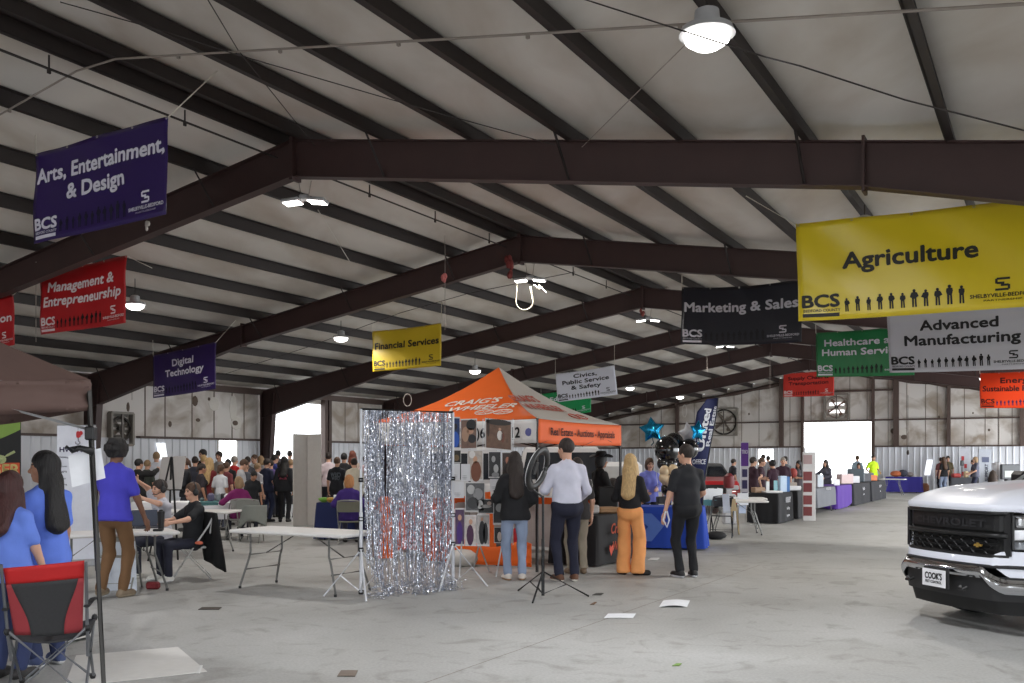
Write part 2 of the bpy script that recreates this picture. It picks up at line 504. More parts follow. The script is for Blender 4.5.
def rng(a, b): return (min(a, b), max(a, b))
LH = []   # holes in the side wall
LH.append((*rng(t_on_left(268), t_on_left(322)), 0.0, z_on_left(300, 403)))      # tall bright doorway
LH.append((*rng(t_on_left(219), t_on_left(238)), 1.0, z_on_left(228, 440.5)))    # bright window
#LH.append((*rng(t_on_left(108), t_on_left(129.5)), z_on_left(118, 445), z_on_left(118, 413)))  # fan opening
EH = []
EH.append((*rng(l_on_end(804), l_on_end(873)), 0.0, z_on_end(840, 422)))
EH.append((*rng(l_on_end(758), l_on_end(775)), 0.9, z_on_end(766, 449)))
#EH.append((*rng(l_on_end(711), l_on_end(738)), z_on_end(725, 435.5), z_on_end(725, 408.5)))
#EH.append((*rng(l_on_end(825), l_on_end(849)), z_on_end(837, 419.5), z_on_end(837, 394.5)))
zg = 2.30
eave = zr(LW)
# side wall: white ribbed metal below, insulation above
mb = MB(); mb.m = 0
holed(mb, 't', LW, T0, T1, lambda u: eave + 0.2, LH, 't', 0.08)
wl = tag(mb.build('wall_left', WINS), 'side wall with stained insulation above and white ribbed metal below', 'wall', kind='structure')
mb = MB()
holed(mb, 'l', T1, RW, LW, lambda u: zr(u) + 0.2, EH, 'l', 0.08)
we = tag(mb.build('wall_back', WINS), 'gable end wall with stained insulation above and white ribbed metal below', 'wall', kind='structure')
mb = MB()
holed(mb, 't', RW, T0, T1, lambda u: eave + 0.2, [(-9.0, 7.5, 0.0, 3.4), (16, 27, 0, 3.8), (29, 40, 0, 3.8), (41, 51.5, 0, 3.8)], 't', -0.08)  # unseen openings, added so sky light reaches the far end
tag(mb.build('wall_right', WINS), 'side wall beyond the truck with openings added to let daylight in', 'wall', kind='structure')
mb = MB()
holed(mb, 'l', T0, RW, LW, lambda u: zr(u) + 0.2, [(RIDGE_L - 9.5, RIDGE_L + 9.5, 0.0, 4.0)], 'l', -0.08)
tag(mb.build('wall_front', WINS), 'gable wall behind the photographer with a wide open door', 'wall', kind='structure')
# ribbed metal sheeting below the first girt
def ribs(name, axis, fixed, a0, a1, z0f, z1f, holes, inward, parent, pitch=0.3):
    mb = MB(); a = a0
    def seg(u0, u1, d0, d1, z0, z1):
        def P(u, d, z): return (B(u, fixed + inward * d, z) if axis == 't' else B(fixed + inward * d, u, z))
        mb.add([P(u0, d0, z0), P(u1, d1, z0), P(u1, d1, z1), P(u0, d0, z1)], [(0, 1, 2, 3)])
    while a < a1 - 0.02:
        for (u0, u1, d0, d1) in ((0, .20, .03, .03), (.20, .23, .03, .062), (.23, .27, .062, .062), (.27, .30, .062, .03)):
            x0, x1 = a + u0 * pitch / .3, a + u1 * pitch / .3
            mid = (x0 + x1) / 2
            z0, z1 = z0f, z1f
            segs = [(z0, z1)]
            for h in holes:
                if h[0] - 0.01 < mid < h[1] + 0.01:
                    segs = [q for s0, s1 in segs for q in ((s0, min(s1, h[2])), (max(s0, h[3]), s1)) if q[1] - q[0] > 0.01]
            for s0, s1 in segs: seg(x0, x1, d0, d1, s0, s1)
        a += pitch
    return mb.build(name, METAL_W, parent)
ribs('ribbed_panel', 't', LW, T0 + 0.1, T1 - 0.2, 0.0, zg - 0.03, LH, -1, wl)
ribs('ribbed_panel', 'l', T1, RW + 0.2, LW - 0.2, 0.0, zg - 0.03, EH, -1, we)
# girts, posts, seams, stains on the end wall and side wall
trim_n = [1]
def trim(mb, label, mat=None, cat='wall framing'):
    trim_n[0] += 1
    return tag(mb.build('trim_%d' % trim_n[0], mat or GIRT), label, cat, kind='structure')
R_ = rotm(0, 0, -PHI)
mb = MB()
for a, b_, z in ((t_on_left(136), t_on_left(268), zg), (t_on_left(324), T1 - .1, zg), (T0, t_on_left(95), zg)):
    mb.box(B((a + b_) / 2, LW - 0.1, z), (0.2, b_ - a, 0.07), R_)
trim(mb, 'brown horizontal girt along the side wall')
mb = MB()
zd = z_on_end(840, 422)
lA, lB = l_on_end(873), l_on_end(804)
for a, b_, z in ((RW, lA, zg), (lB, LW - .2, zg), (RW, LW - .2, zd + 0.06)):
    mb.box(B(T1 - 0.1, (a + b_) / 2, z), (b_ - a, 0.2, 0.075), R_)
trim(mb, 'brown horizontal girts on the gable end wall')
mb = MB()
lz = l_on_end(840)
zt = z_on_end(840, 391.5)
mb.box(B(T1 - 0.1, (l_on_end(893) + l_on_end(803)) / 2, zt), (l_on_end(803) - l_on_end(893), 0.18, 0.09), R_)
trim(mb, 'brown header girt over the roller door of the end wall')
for x, wd, z0, nm in ((896.5, 0.26, zg, 'beside the roller door'), (949, 0.16, zg, 'above the banner stands'), (782, 0.22, zg, 'above the maroon shirts'), (803, 0.14, 0.0, 'at one side of the bright roller door'), (873.5, 0.14, 0.0, 'at the lime lit side of the roller door'), (678, 0.18, zg, 'behind the balloons'), (1022, 0.2, zg, 'over the truck')):
    mb = MB(); l = l_on_end(x); zt2 = zr(l) + 0.15
    mb.box(B(T1 - 0.13, l, (z0 + zt2) / 2), (wd, 0.22, zt2 - z0), R_)
    trim(mb, 'brown vertical wall post %s' % nm)
mb = MB()
for sgn in (-1, 1):
    for i in range(8):
        w0, w1 = HALF_W * i / 8, HALF_W * (i + 1) / 8
        p, q = B(T1 - 0.15, RIDGE_L + sgn * w0, zr(RIDGE_L + w0) - 0.13), B(T1 - 0.15, RIDGE_L + sgn * w1, zr(RIDGE_L + w1) - 0.13)
        mb.tube([p, q], 0.13, 4)
trim(mb, 'brown rake rafter along the top of the end wall')
mb = MB()
mb.box(B((T0 + T1) / 2, LW - 0.12, eave + 0.02), (0.2, T1 - T0, 0.2), R_)
trim(mb, 'brown eave strut along the top of the side wall')
for x, zt2, nm in ((322.5, eave, 'at the far side of the bright doorway'), (326.5, eave, 'beside the insulated bay past the doorway')):
    mb = MB(); t = t_on_left(x)
    mb.box(B(t, LW - 0.1, zt2 / 2), (0.2, 0.16, zt2), R_)
    trim(mb, 'brown door jamb post %s' % nm)
# vertical seams and torn patches in the insulation, built as thin raised strips / shallow pits
mb = MB()
for x in [640, 662, 694, 706, 734, 742, 760, 790, 812, 850, 868, 889, 907, 925, 938, 965, 985, 998, 1012]:
    l = l_on_end(x + random.uniform(-1, 1))
    if any(h[0] < l < h[1] and h[3] > zg for h in EH[:1]): z0 = zd + 0.1
    else: z0 = zg + 0.05
    mb.box(B(T1 - 0.006, l, (z0 + zr(l)) / 2), (0.03, 0.012, zr(l) - z0), R_)
for x in [145, 165, 192, 214, 232, 244, 345, 358]:
    t = t_on_left(x)
    mb.box(B(t, LW - 0.006, (zg + eave) / 2), (0.012, 0.04, eave - zg), R_)
trim(mb, 'taped vertical seams in the wall insulation', SEAM, 'wall seams')
mb = MB()
for (x, y, sx, sy) in ((893, 431, .25, .3), (904, 437, .3, .25), (949, 424, .08, .14), (939, 417, .1, .16), (989, 430, .12, .14), (973, 413, .08, .1), (749, 414, .1, .14), (965, 452, .08, .2)):
    l = l_on_end(x); z = z_on_end(x, y)
    mb.lathe([(0.5, 0), (0.42, 0.012)], B(T1 - 0.004, l, z), 9, Matrix(((C_ * sx, 0, -S_), (-S_ * sx, 0, -C_), (0, sy, 0))))
for (x, y, sx, sy) in ((128, 407, .12, .3), (170, 424, .14, .2), (195, 401, .25, .35), (209, 399, .12, .12), (235, 423, .3, .2), (198, 420, .2, .12)):
    t = t_on_left(x); z = z_on_left(x, y)
    mb.lathe([(0.5, 0), (0.42, 0.012)], B(t, LW - 0.004, z), 9, Matrix(((S_ * sx, 0, C_), (C_ * sx, 0, -S_), (0, sy, 0))))
trim(mb, 'torn dark holes in the wall insulation', HOLE, 'wall damage')
mb = MB()
for (x, y, sx, sy) in ((233, 408, .35, 1.0), (236, 423, .5, .5), (214, 404, .5, .5)):
    t = t_on_left(x); z = z_on_left(x, y)
    mb.lathe([(0.5, 0), (0.45, 0.01)], B(t, LW - 0.003, z), 8, Matrix(((S_ * sx, 0, C_), (C_ * sx, 0, -S_), (0, sy, 0))))
for (x, y, sx, sy) in ((889, 436, .35, .5), (903, 432, .5, .4)):
    l = l_on_end(x); z = z_on_end(x, y)
    mb.lathe([(0.5, 0), (0.45, 0.006)], B(T1 - 0.002, l, z), 8, Matrix(((C_ * sx, 0, -S_), (-S_ * sx, 0, -C_), (0, sy, 0))))
trim(mb, 'pale patches stuck on the wall insulation', C((214, 208, 200), 0.8), 'wall patches')
# ---------------------------------------------------------------- wall fans
def wall_fan(label, c, axis_n, right, w_, h_, glow=False):
    """c centre, right = unit vector along the wall, axis_n = unit vector into the hall"""
    f = thing('wall_fan', label, 'fan', c - Vector((0, 0, h_ / 2)), 0, 'exhaust fans in the walls')
    up = Vector((0, 0, 1)); D = 0.35
    mb = MB()
    FR = Matrix((right, up, axis_n)).transposed()
    for sx, sy, cx, cy in ((w_, .07, 0, h_ / 2), (w_, .07, 0, -h_ / 2), (.07, h_, w_ / 2, 0), (.07, h_, -w_ / 2, 0)):
        mb.box(c + FR @ Vector((cx, cy, 0.0)), (sx, sy, D), FR)
    mb.build('housing', C((140, 134, 126), 0.6), f, world=True)
    r = min(w_, h_) / 2 * 0.9
    mb = MB()
    for k in range(6):
        mb.box(c + FR @ Vector((0, -h_ / 2 + h_ * (k + .5) / 6, -0.02)), (w_ - .14, h_ / 6 - .02, 0.02), FR @ rotm(0.35))
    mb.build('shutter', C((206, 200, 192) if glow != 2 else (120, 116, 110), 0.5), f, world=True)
    if glow == 1:
        for yy in (.12, -.18):
            mb = MB(); mb.box(c + FR @ Vector((0, yy * h_, 0.02)), (w_ * .62, h_ * .12, .012), FR); mb.build('daylight_slot', M('daylight_slot', (255, 255, 255), .5, emit=1.6), f, world=True)
    mb = MB()
    N = 28
    pts = [c + FR @ Vector((r * math.cos(2 * PI * k / N), r * math.sin(2 * PI * k / N), 0.06)) for k in range(N)]
    mb.tube(pts, 0.045, 6, closed=True)
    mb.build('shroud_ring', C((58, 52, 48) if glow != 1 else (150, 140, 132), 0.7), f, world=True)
    mb = MB()
    for k in range(4):
        a = PI / 2 * k + 0.35
        def bl(u, v, a=a):
            rr = 0.08 + u * (r * 0.88 - 0.08); wd = (0.10 + 0.22 * u) * r
            x = (v - 0.5) * wd * 2
            return c + FR @ Vector((rr * math.cos(a) - x * math.sin(a), rr * math.sin(a) + x * math.cos(a), (v - 0.5) * 0.16))
        mb.grid(bl, 4, 3, 0.008)
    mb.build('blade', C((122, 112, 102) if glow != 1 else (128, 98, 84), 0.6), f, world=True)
    mb = MB(); mb.tube([c - axis_n * 0.05, c + axis_n * 0.12], 0.1, 12)
    mb.build('motor_hub', C((70, 64, 60), 0.6), f, world=True)
    mb = MB()
    mb.box(c + FR @ Vector((0, 0, 0.14)), (0.06, h_, 0.04), FR)
    mb.build('support_bar', C((110, 104, 98), 0.6), f, world=True)
    return f
NE = Vector((-S_, -C_, 0)); RE = Vector((C_, -S_, 0)); NLW = Vector((C_, -S_, 0)); RL = Vector((S_, C_, 0))
def fan_end(x0, x1, y0, y1, label, glow=0):
    l0, l1 = l_on_end(x0), l_on_end(x1); z0, z1 = z_on_end((x0 + x1) / 2, y1), z_on_end((x0 + x1) / 2, y0)
    wall_fan(label, B(T1 - 0.02, (l0 + l1) / 2, (z0 + z1) / 2), NE, RE, l0 - l1, z1 - z0, glow)
fan_end(711, 738, 408.5, 435.5, 'round bladed exhaust fan in the end wall beside the navy feather flag')
fan_end(825, 849, 394.5, 419.5, 'square exhaust fan with bright slots above the roller door', 1)
t0, t1 = t_on_left(108), t_on_left(129.5)
z0, z1 = z_on_left(118, 445), z_on_left(118, 413)
wall_fan('tall exhaust fan in the side wall above the man in the royal blue polo', B((t0 + t1) / 2, LW - 0.02, (z0 + z1) / 2), NLW, RL, t1 - t0, z1 - z0, 2)
# ---------------------------------------------------------------- lamps
LENS = M('lamp_lens', (255, 252, 246), 0.4, emit=9.0)
HOUS = C((176, 176, 178), 0.5)
WIRE = C((150, 140, 132), 0.7)
DARKW = C((58, 52, 50), 0.8)
def area(loc, power, size, color=(1, 0.96, 0.91)):
    la = bpy.data.lights.new('lamp_glow', 'AREA'); la.shape = 'DISK'; la.size = size; la.energy = power; la.color = color
    lo = bpy.data.objects.new('lamp_glow', la); COL.objects.link(lo); lo.location = loc
    la.spread = math.radians(165)
    return lo
def high_bay(p, label, power, warm=0.9, r=0.2):
    top = zr(bt(p)[1])
    t = thing('high_bay_lamp', label, 'lamp', p, 0, 'round high bay lamps')
    mb = MB(); mb.lathe([(0.05, 0.2), (0.09, 0.18), (0.1, 0.08), (r, 0.05), (r + 0.02, 0.0), (r - 0.02, 0.0), (r - .03, 0.03), (0.02, 0.04)][::-1], (0, 0, 0), 24)
    mb.build('housing', HOUS, t, smooth=True, angle=40)
    mb = MB(); mb.lathe([(0.01, -0.11), (r * .5, -0.095), (r * .85, -0.05), (r - 0.02, 0.008)], (0, 0, 0), 24)
    mb.build('lens', LENS, t)
    mb = MB(); mb.tube([(0, 0, 0.19), (0, 0, top - p.z + 0.05)], 0.008, 6); mb.build('hook_rod', DARKW, t)
    area(p - Vector((0, 0, 0.13)), power, 0.34, (0.97, 0.98, 1.0) if warm > .95 else (1, 0.95, 0.88))
def twin(p, label, power, top):
    t = thing('twin_panel_lamp', label, 'lamp', p, -0.15, 'twin panel lamps hung from the ridge')
    for sx in (-1, 1):
        R = rotm(0, sx * 0.10, 0)
        mb = MB(); mb.box((sx * 0.2, 0, 0.03), (0.28, 0.26, 0.05), R, 0.012); mb.build('panel', HOUS, t)
        mb = MB(); mb.box((sx * 0.2 - sx * .008, 0, 0.0), (0.24, 0.22, 0.012), R); mb.build('lens', LENS, t)
    mb = MB(); mb.box((0, 0, 0.08), (0.16, 0.14, 0.08), None, 0.02); mb.build('driver_box', HOUS, t)
    for sx in (-1, 1):
        mb = MB(); mb.tube([(sx * 0.06, 0, 0.12), (sx * 0.1, 0, top - p.z)], 0.006, 5); mb.build('hanger_wire', WIRE, t)
    area(p - Vector((0, 0, 0.06)), power, 0.4, (1, 0.96, 0.91))
PW = 110
high_bay(at(707, 35, 7.13), 'big glaring lamp nearest overhead, between the dark purlins', PW * 1.8, 1.0, 0.19)
for k, (x, y, Y) in enumerate([(305, 203, 14.35)]):
    twin(at(x, y, Y), 'elongated lamp hung on two wires under the nearest roof frame', PW, RIDGE_Z - .54)
twin(at(530, 281, 20.3), 'twin lamp with a looped white cord hanging below it', PW, RIDGE_Z - .5)
twin(at(648, 321, 26.4), 'twin lamp under a red rag, between the corded twin lamp and the black banner', PW, RIDGE_Z - .5)
twin(at(725, 347, 35.0), 'small twin lamp peeping out under the black marketing banner', PW, RIDGE_Z - .5)
for (x, y, Y, lab) in ((135, 305, 19.5, 'round lamp shining beside the red management banner'), (341, 338, 25.3, 'round lamp between the purple digital banner and the yellow financial banner'),
                       (475, 371, 32.0, 'round lamp above the peak of the orange tent'), (630, 388, 42.4, 'round lamp just past the white civics banner'), (680, 397, 48.2, 'round lamp farthest off, near the tip of the feather flag')):
    p = at(x, y, Y)
    high_bay(p, lab, PW, 0.9)
# lamps of the row over the truck, behind the yellow and grey banners
for k in range(1, 6):
    p = at(1050 - 343 * 7.13 / (7.13 + 6.06 * k), HY - 424.5 * 7.13 / (7.13 + 6.06 * k), 7.13 + 6.06 * k)
    nm = ['hidden high behind the yellow banner', 'behind the grey manufacturing banner', 'over the green banner', 'far along the truck side', 'farthest on the truck side'][k - 1]
    high_bay(p, 'round lamp of the truck-side row, ' + nm, PW, 0.9)
# same rows continued behind the photographer
for (t, l) in ((-6, 9.8), (3.0, 9.8), (-4, 16.3), (-7, 2.3), (-1, 2.3)):
    area(B(t, l, zr(l) - 0.9), PW * 1.5, 0.4, (.98, 0.98, 1.0))
# ---------------------------------------------------------------- conduit, gas pipe and wires under the roof
mb = MB()
ls = [18.5, 16, 13, RIDGE_L + .35, RIDGE_L - .35, 7, 4, 1, -2]
mb.tube([B(7.36, l, zr(l) - 0.03) for l in ls], 0.012, 6)
for l in (16.0, 12.9, 11.46, 8.4, 6.9, 5.4, 4.0, 2.6):
    mb.box(B(7.36, l, zr(l) - 0.05), (0.03, 0.03, 0.04), R_)
tag(mb.build('conduit', WIRE), 'thin pale conduit crossing under the purlins near the big glaring lamp', 'conduit')
mb = MB()
mb.tube([B(-8, 10.15, 6.17), B(50, 10.15, 6.17)], 0.018, 6)
for k in range(28):
    t = -5 + 2.0 * k; mb.tube([B(t, 10.15, 6.17), B(t, 10.15, zr(10.1) + 0.02)], 0.012, 4)
    mb.box(B(t, 10.15, 6.14), (0.025, 0.04, 0.05), R_)
tag(mb.build('gas_pipe', DARKW), 'dark thin pipe running under the ridge on small hangers', 'pipe')
def wire(name, pts, r, label, mat=None, sag=0.0, cat='wire'):
    P = []
    for a, b_ in zip(pts, pts[1:]):
        for k in range(8):
            u = k / 8; p = a.lerp(b_, u); p.z -= sag * 4 * u * (1 - u); P.append(p)
    P.append(pts[-1])
    mb = MB(); mb.tube(P, r, 5)
    return tag(mb.build(name, mat or DARKW), label, cat, 'wires under the roof')
wire('wire', [at(205, -5, 9.0), at(238, 50, 10.4), at(315, 146, 13.6)], 0.006, 'dark wire running down to the ridge of the nearest frame')
wire('wire', [at(60, 2, 9.1), at(160, 30, 9.5), at(238, 55, 9.8), at(420, 108, 10.8), at(555, 145, 11.2)], 0.006, 'dark wire drooping across the purlins to the middle of the nearest beam')
wire('wire', [at(580, -2, 7.5), at(680, 30, 7.0), at(765, 57, 6.7), at(800, 66, 6.5), at(905, 100, 6.3), at(1030, 132, 6.0)], 0.006, 'kinked dark wire passing the big glaring lamp')
wire('wire', [at(582, 147, 11.2), at(690, 40, 7.2)], 0.005, 'straight thin wire from the nearest beam up to the glaring lamp', WIRE)
wire('wire', [at(0, 126, 15), at(80, 134, 15), at(165, 144, 15.5), at(262, 152, 15.6)], 0.006, 'thin wire passing behind the top of the tall purple banner')
wire('wire', [at(222, 375, 30), at(308, 347, 27), at(400, 313, 24), at(470, 293, 22), at(575, 272, 21)], 0.008, 'long dark wire climbing above the yellow financial banner')
wire('wire', [at(318, 210, 15.0), at(350, 262, 19.2)], 0.008, 'pale cord hanging from the elongated lamp', C((205, 200, 192), .7))
for (x, y0, y1, Y, lab) in ((445, 205, 330, 20, 'thin plumb wire with a red rag, left of the twin lamp'), (297, 178, 200, 14.3, ''), (707, 353, 372, 36, 'short drop wire under the small twin lamp'), (770, 352, 400, 36, 'drop wire in front of the end wall by the red banner'),
                          (132, 335, 400, 27, 'drop wire beside the purple digital banner'), (36, 270, 342, 17.6, 'pale drop wire beside the red management banner')):
    if lab: wire('wire', [at(x, y0, Y), at(x, y1, Y)], 0.007, lab.replace('left of', 'beside'), WIRE)
for (x, y, Y, lab) in ((908, 455, 40, 'thin cord with a dark plug hanging in front of the end wall'),):
    mb = MB(); mb.tube([at(x, 395, Y), at(x, 450, Y)], 0.009, 5)
    o = tag(mb.build('drop_cord', DARKW), lab, 'cord'); mb = MB(); mb.ball(at(x, 452.5, Y), (.06, .06, .11), 10); mb.build('plug', DARKW, o)
mb = MB(); mb.tube([at(998, 400, 34), at(998, 480, 34)], 0.01, 5)
tag(mb.build('drop_cord', DARKW), 'thin dark cord hanging under the orange energy banner', 'cord')
# looped white cord below the twin lamp
mb = MB()
P = [at(517, 283, 20.3)] + [at(524.5 - 8.5 * math.cos(a), 302 + 8 * math.sin(a), 20.3) for a in [k * PI / 10 for k in range(11)]] + [at(530.5, 287, 20.3)]
mb.tube(P, 0.014, 6)
tag(mb.build('white_cable', C((150, 142, 124), .6)), 'looped white cord hanging from the twin lamp', 'cord')
mb = MB(); mb.tube([at(534, 285, 20.3), at(540, 289, 20.3), at(539, 285, 20.4), at(547, 293, 20.2)], 0.012, 6)
tag(mb.build('white_cable', C((150, 142, 124), .6)), 'short curled white cord beside the looped one', 'cord')
def rag(p, s, rgb, label):
    mb = MB(); r = random.Random(label)
    for k in range(5):
        mb.ball(p + Vector((r.uniform(-.5, .5) * s, r.uniform(-.3, .3) * s, r.uniform(-.8, .8) * s)), (s * .45, s * .4, s * .75), 8)
    return tag(mb.build('rag', C(rgb, .9), smooth=True), label, 'rag')
rag(at(444, 277, 20), 0.09, (190, 110, 106), 'faded red rag tied on the plumb wire')
rag(at(509, 262, 20.0), 0.12, (120, 52, 50), 'dark red rag caught on the frame by the twin lamp')
rag(at(510, 274, 20.0), 0.09, (128, 60, 56), 'second dark red rag hanging below the first')
rag(at(642, 312, 26.2), 0.09, (130, 64, 58), 'red rag above the smaller twin lamp')
rag(at(667, 288, 26.2), 0.08, (196, 190, 184), 'pale crumpled scraps on the frame beside the black banner')
rag(at(148, 226, 13.3), 0.05, (190, 184, 176), 'knotted pale plastic tied under the tall purple banner')
def coil(p, rw, rh, label, mat):
    mb = MB(); pts = []
    for k in range(26):
        a = k / 25 * 2 * PI * 2
        pts.append(p + Vector((rw * math.sin(a), 0.02 * k / 25, rh * -math.cos(a) * (1 + 0.06 * math.sin(a * 1.5)))))
    mb.tube(pts, 0.008, 5)
    return tag(mb.build('coiled_cord', mat), label, 'cord')
coil(at(407.5, 400, 26), 0.11, 0.17, 'pale looped rope hanging above the silver curtain', C((190, 180, 172), .7))
coil(at(684.5, 411, 46), 0.1, 0.3, 'pale loop hanging by the end wall balloons', C((200, 196, 190), .7))
coil(at(882, 405, 51), 0.15, 0.5, 'cord loop hung on the end wall beside the roller door', C((120, 110, 102), .7))
coil(at(926, 437, 51), 0.15, 0.22, 'small ring of cord hung on the end wall', C((170, 160, 150), .7))
mb = MB(); mb.tube([at(932, 424, 50), at(931, 440, 50), at(929, 449, 50)], [0.09, 0.05, 0.03], 5)
tag(mb.build('plastic_scrap', C((222, 218, 212), .6)), 'strip of torn plastic hanging on the end wall', 'plastic')
# ---------------------------------------------------------------- hanging banners
def Slogo(put):
    """the squared S mark: list of 2-D boxes in a unit square, put(x0,y0,x1,y1)"""
    t = 0.17
    for q in ((0.1, 1 - t, 1, 1), (0, 0.55, t, 0.92), (0.1, 0.5, 0.62, 0.5 + t), (0.38, 0.33, 0.9, 0.33 + t), (1 - t, 0.08, 1, 0.45), (0, 0, 0.9, t), (0.1, 1 - t, 0.1 + 0, 1)):
        put(*q)
def sil(put_poly, cx, h, k):
    """one standing figure in outline"""
    r = random.Random(k * 3 + 1)
    hw = h * 0.13
    put_poly([(cx + 0.075 * h * math.cos(a), h * 0.9 + 0.085 * h * math.sin(a)) for a in [i * PI / 5 for i in range(10)]])
    a, b_ = r.uniform(-.04, .1) * h, r.uniform(-.04, .1) * h
    put_poly([(cx - hw * .75, h * .0), (cx - hw * .15, 0), (cx - hw * .05, h * .45), (cx + hw * .15, h * .45), (cx + hw * .3, 0), (cx + hw * .95, 0), (cx + hw * .8, h * .5),
              (cx + hw * 1.1 + b_, h * .58), (cx + hw * 1.2 + b_ * .5, h * .66), (cx + hw, h * .8), (cx, h * .84), (cx - hw, h * .8), (cx - hw * 1.2 - a * .5, h * .64), (cx - hw * 1.1 - a, h * .55), (cx - hw * .8, h * .5)])
def banner(name_word, corners, Ys, cloth, ink, lines, label, sil_ink=None, sag=0.02, wr=0.012, ropes=(), line_size=0.15, line_z=0.86, shear=0.0, bcs=True, gloss=0.35, wseed=0, transl=0.0, logo_ink=None):
    (tl, tr, br, bl) = corners
    YL, YR = Ys
    TL, TR, BR, BL = at(*tl, YL), at(*tr, YR), at(*br, YR), at(*bl, YL)
    W = 2.44; H = 1.22
    th = thing('hanging_banner', label, 'banner', (TL + TR + BL + BR) / 4, 0, 'vinyl banners hung from the roof')
    n = (TR - TL).cross(BL - TL).normalized()
    if n.y > 0: n = -n
    rr = random.Random(wseed); ph = [rr.uniform(0, 6) for _ in range(6)]
    def base(u, v):
        p = TL.lerp(TR, u).lerp(BL.lerp(BR, u), 1 - v) if False else (BL.lerp(BR, u)).lerp(TL.lerp(TR, u), v)
        p = p.copy()
        p.z -= sag * math.sin(PI * u) * (0.5 + 0.5 * v)
        q = wr * (math.sin(7 * u + ph[0] + 3 * v) + 0.6 * math.sin(15 * u + 8 * v + ph[1]) * (0.3 + v) + 0.5 * math.sin(24 * (u + .35 * v) + ph[2]) * (1 - u) ** 2)
        return p + n * q
    mb = MB(); mb.grid(base, 36, 18, 0.004)
    mb.build('banner_cloth', M('banner_%s' % name_word, cloth, gloss, var=0.04, scale=3.0, transl=transl), th, smooth=True, world=True)
    def fn(x, z, e=0.008):
        u, v = x / W, z / H
        return base(u, v) + n * e
    INK = C(ink, 0.5)
    SIL = C(sil_ink or ink, 0.6)
    LG = C(logo_ink or ink, 0.5)
    mb = MB()
    z = line_z
    for s in lines:
        txt, cx, wd = s
        put_text(mb, txt, fn, cx, z, line_size, width=wd, bold=0.04, shear=shear)
        z -= line_size * 1.45
    mb.build('lettering', INK, th, world=True)
    def poly(mb, P):
        mb.add([fn(a, b_) for a, b_ in P], [tuple(range(len(P)))])
    if bcs:
        mb = MB()
        put_text(mb, 'BCS', fn, 0.05, 0.165, 0.155, width=.40, align='l', bold=0.05)
        put_text(mb, 'BEDFORD COUNTY', fn, 0.06, 0.105, 0.035, width=0.40, align='l', bold=0.02)
        [poly(mb, [(0.05 + .04 * q, 0.04), (0.09 + .04 * q, 0.04), (0.09 + .04 * q, 0.085), (0.05 + .04 * q, 0.085)]) for q in range(10)]
        mb.build('district_logo', LG, th, world=True)
    mb = MB()
    for k in range(11):
        h = 0.165 + 0.015 * math.sin(k * 2.3)+0.006*k
        cx = 0.53 + k * 0.117
        sil(lambda P: poly(mb, [(a, b_ + 0.09) for a, b_ in P]), cx, h, k)
    mb.build('figure_row', SIL, th, world=True)
    mb = MB()
    Slogo(lambda x0, y0, x1, y1: poly(mb, [(2.02 + x0 * .14, .205 + y0 * .15), (2.02 + x1 * .14, .205 + y0 * .15), (2.02 + x1 * .14, .205 + y1 * .15), (2.02 + x0 * .14, .205 + y1 * .15)]) if x1 > x0 else None)
    put_text(mb, 'SHELBYVILLE-BEDFORD', fn, 2.09, 0.135, 0.045, width=0.62, bold=0.03)
    put_text(mb, 'PARTNERSHIP', fn, 2.09, 0.09, 0.022, width=0.36, bold=0.01)
    mb.build('partner_logo', LG, th, world=True)
    for u in (0.01, 0.25, 0.5, 0.75, 0.99):
        mb = MB(); c = base(u, 0.985) + n * 0.005
        X, Y_, Z_ = basis(n)
        mb.tube([c + X * 0.014 * math.cos(a) + Y_ * 0.014 * math.sin(a) for a in [k * PI / 4 for k in range(8)]], 0.004, 5, closed=True)
        mb.build('grommet', C((190, 186, 178), .3, metal=1.0), th, world=True)
    for (u, q) in ropes:
        mb = MB(); mb.tube([base(u, 0.99), q], 0.008, 5); mb.build('rope', C((210, 204, 192), .8), th, world=True)
    return th
def up(x, y, Y): return at(x, y, Y)
def top_at(p):
    return Vector((p.x, p.y, zr(bt(p)[1]) + 0.02))
PURP, RED_, YEL, WHT, BLK, GRN, GRY, ORG = (46, 24, 90), (190, 34, 38), (222, 196, 36), (226, 228, 240), (26, 26, 36), (24, 132, 72), (196, 196, 204), (232, 84, 36)
LT = (228, 226, 238)
banner('purple', [(35.4, 154), (167.5, 116), (167, 214.5), (34, 244)], (12.9, 11.8), PURP, LT, [('Arts, Entertainment,', 1.22, 2.34), ('& Design', 1.17, 1.07)], 'tall purple banner reading Arts, Entertainment and Design', (18, 14, 40), line_size=0.2, line_z=0.8,
       ropes=[(1, up(238, 51, 11.6)), (0, top_at(at(36, 150, 12.9)))], wseed=1, sag=0.0)
banner('red', [(41.2, 272.4), (126.8, 255.3), (125.9, 322.8), (40.5, 334.7)], (18.0, 17.2), RED_, (240, 226, 226), [('Management &', 1.17, 1.85), ('Entrepreneurship', 1.2, 2.2)], 'red banner reading Management and Entrepreneurship', (20, 10, 12), line_size=0.19, line_z=0.8, shear=0.12,
       ropes=[(0, up(36, 262, 17.2)), (1, up(152, 268, 18.0))], wseed=2, wr=0.02)
banner('red', [(-52, 306), (13, 294.3), (15, 345), (-52, 356)], (18.4, 17.9), (214, 40, 36), (240, 226, 226), [('Education', 1.6, 1.5)], 'bright red banner cut off at the very edge above the brown canopy', (20, 10, 12), line_size=0.2, line_z=0.6,
       ropes=[(1, up(22, 288, 17.8)), (0, top_at(at(-52, 306, 18.4)))], wseed=3)
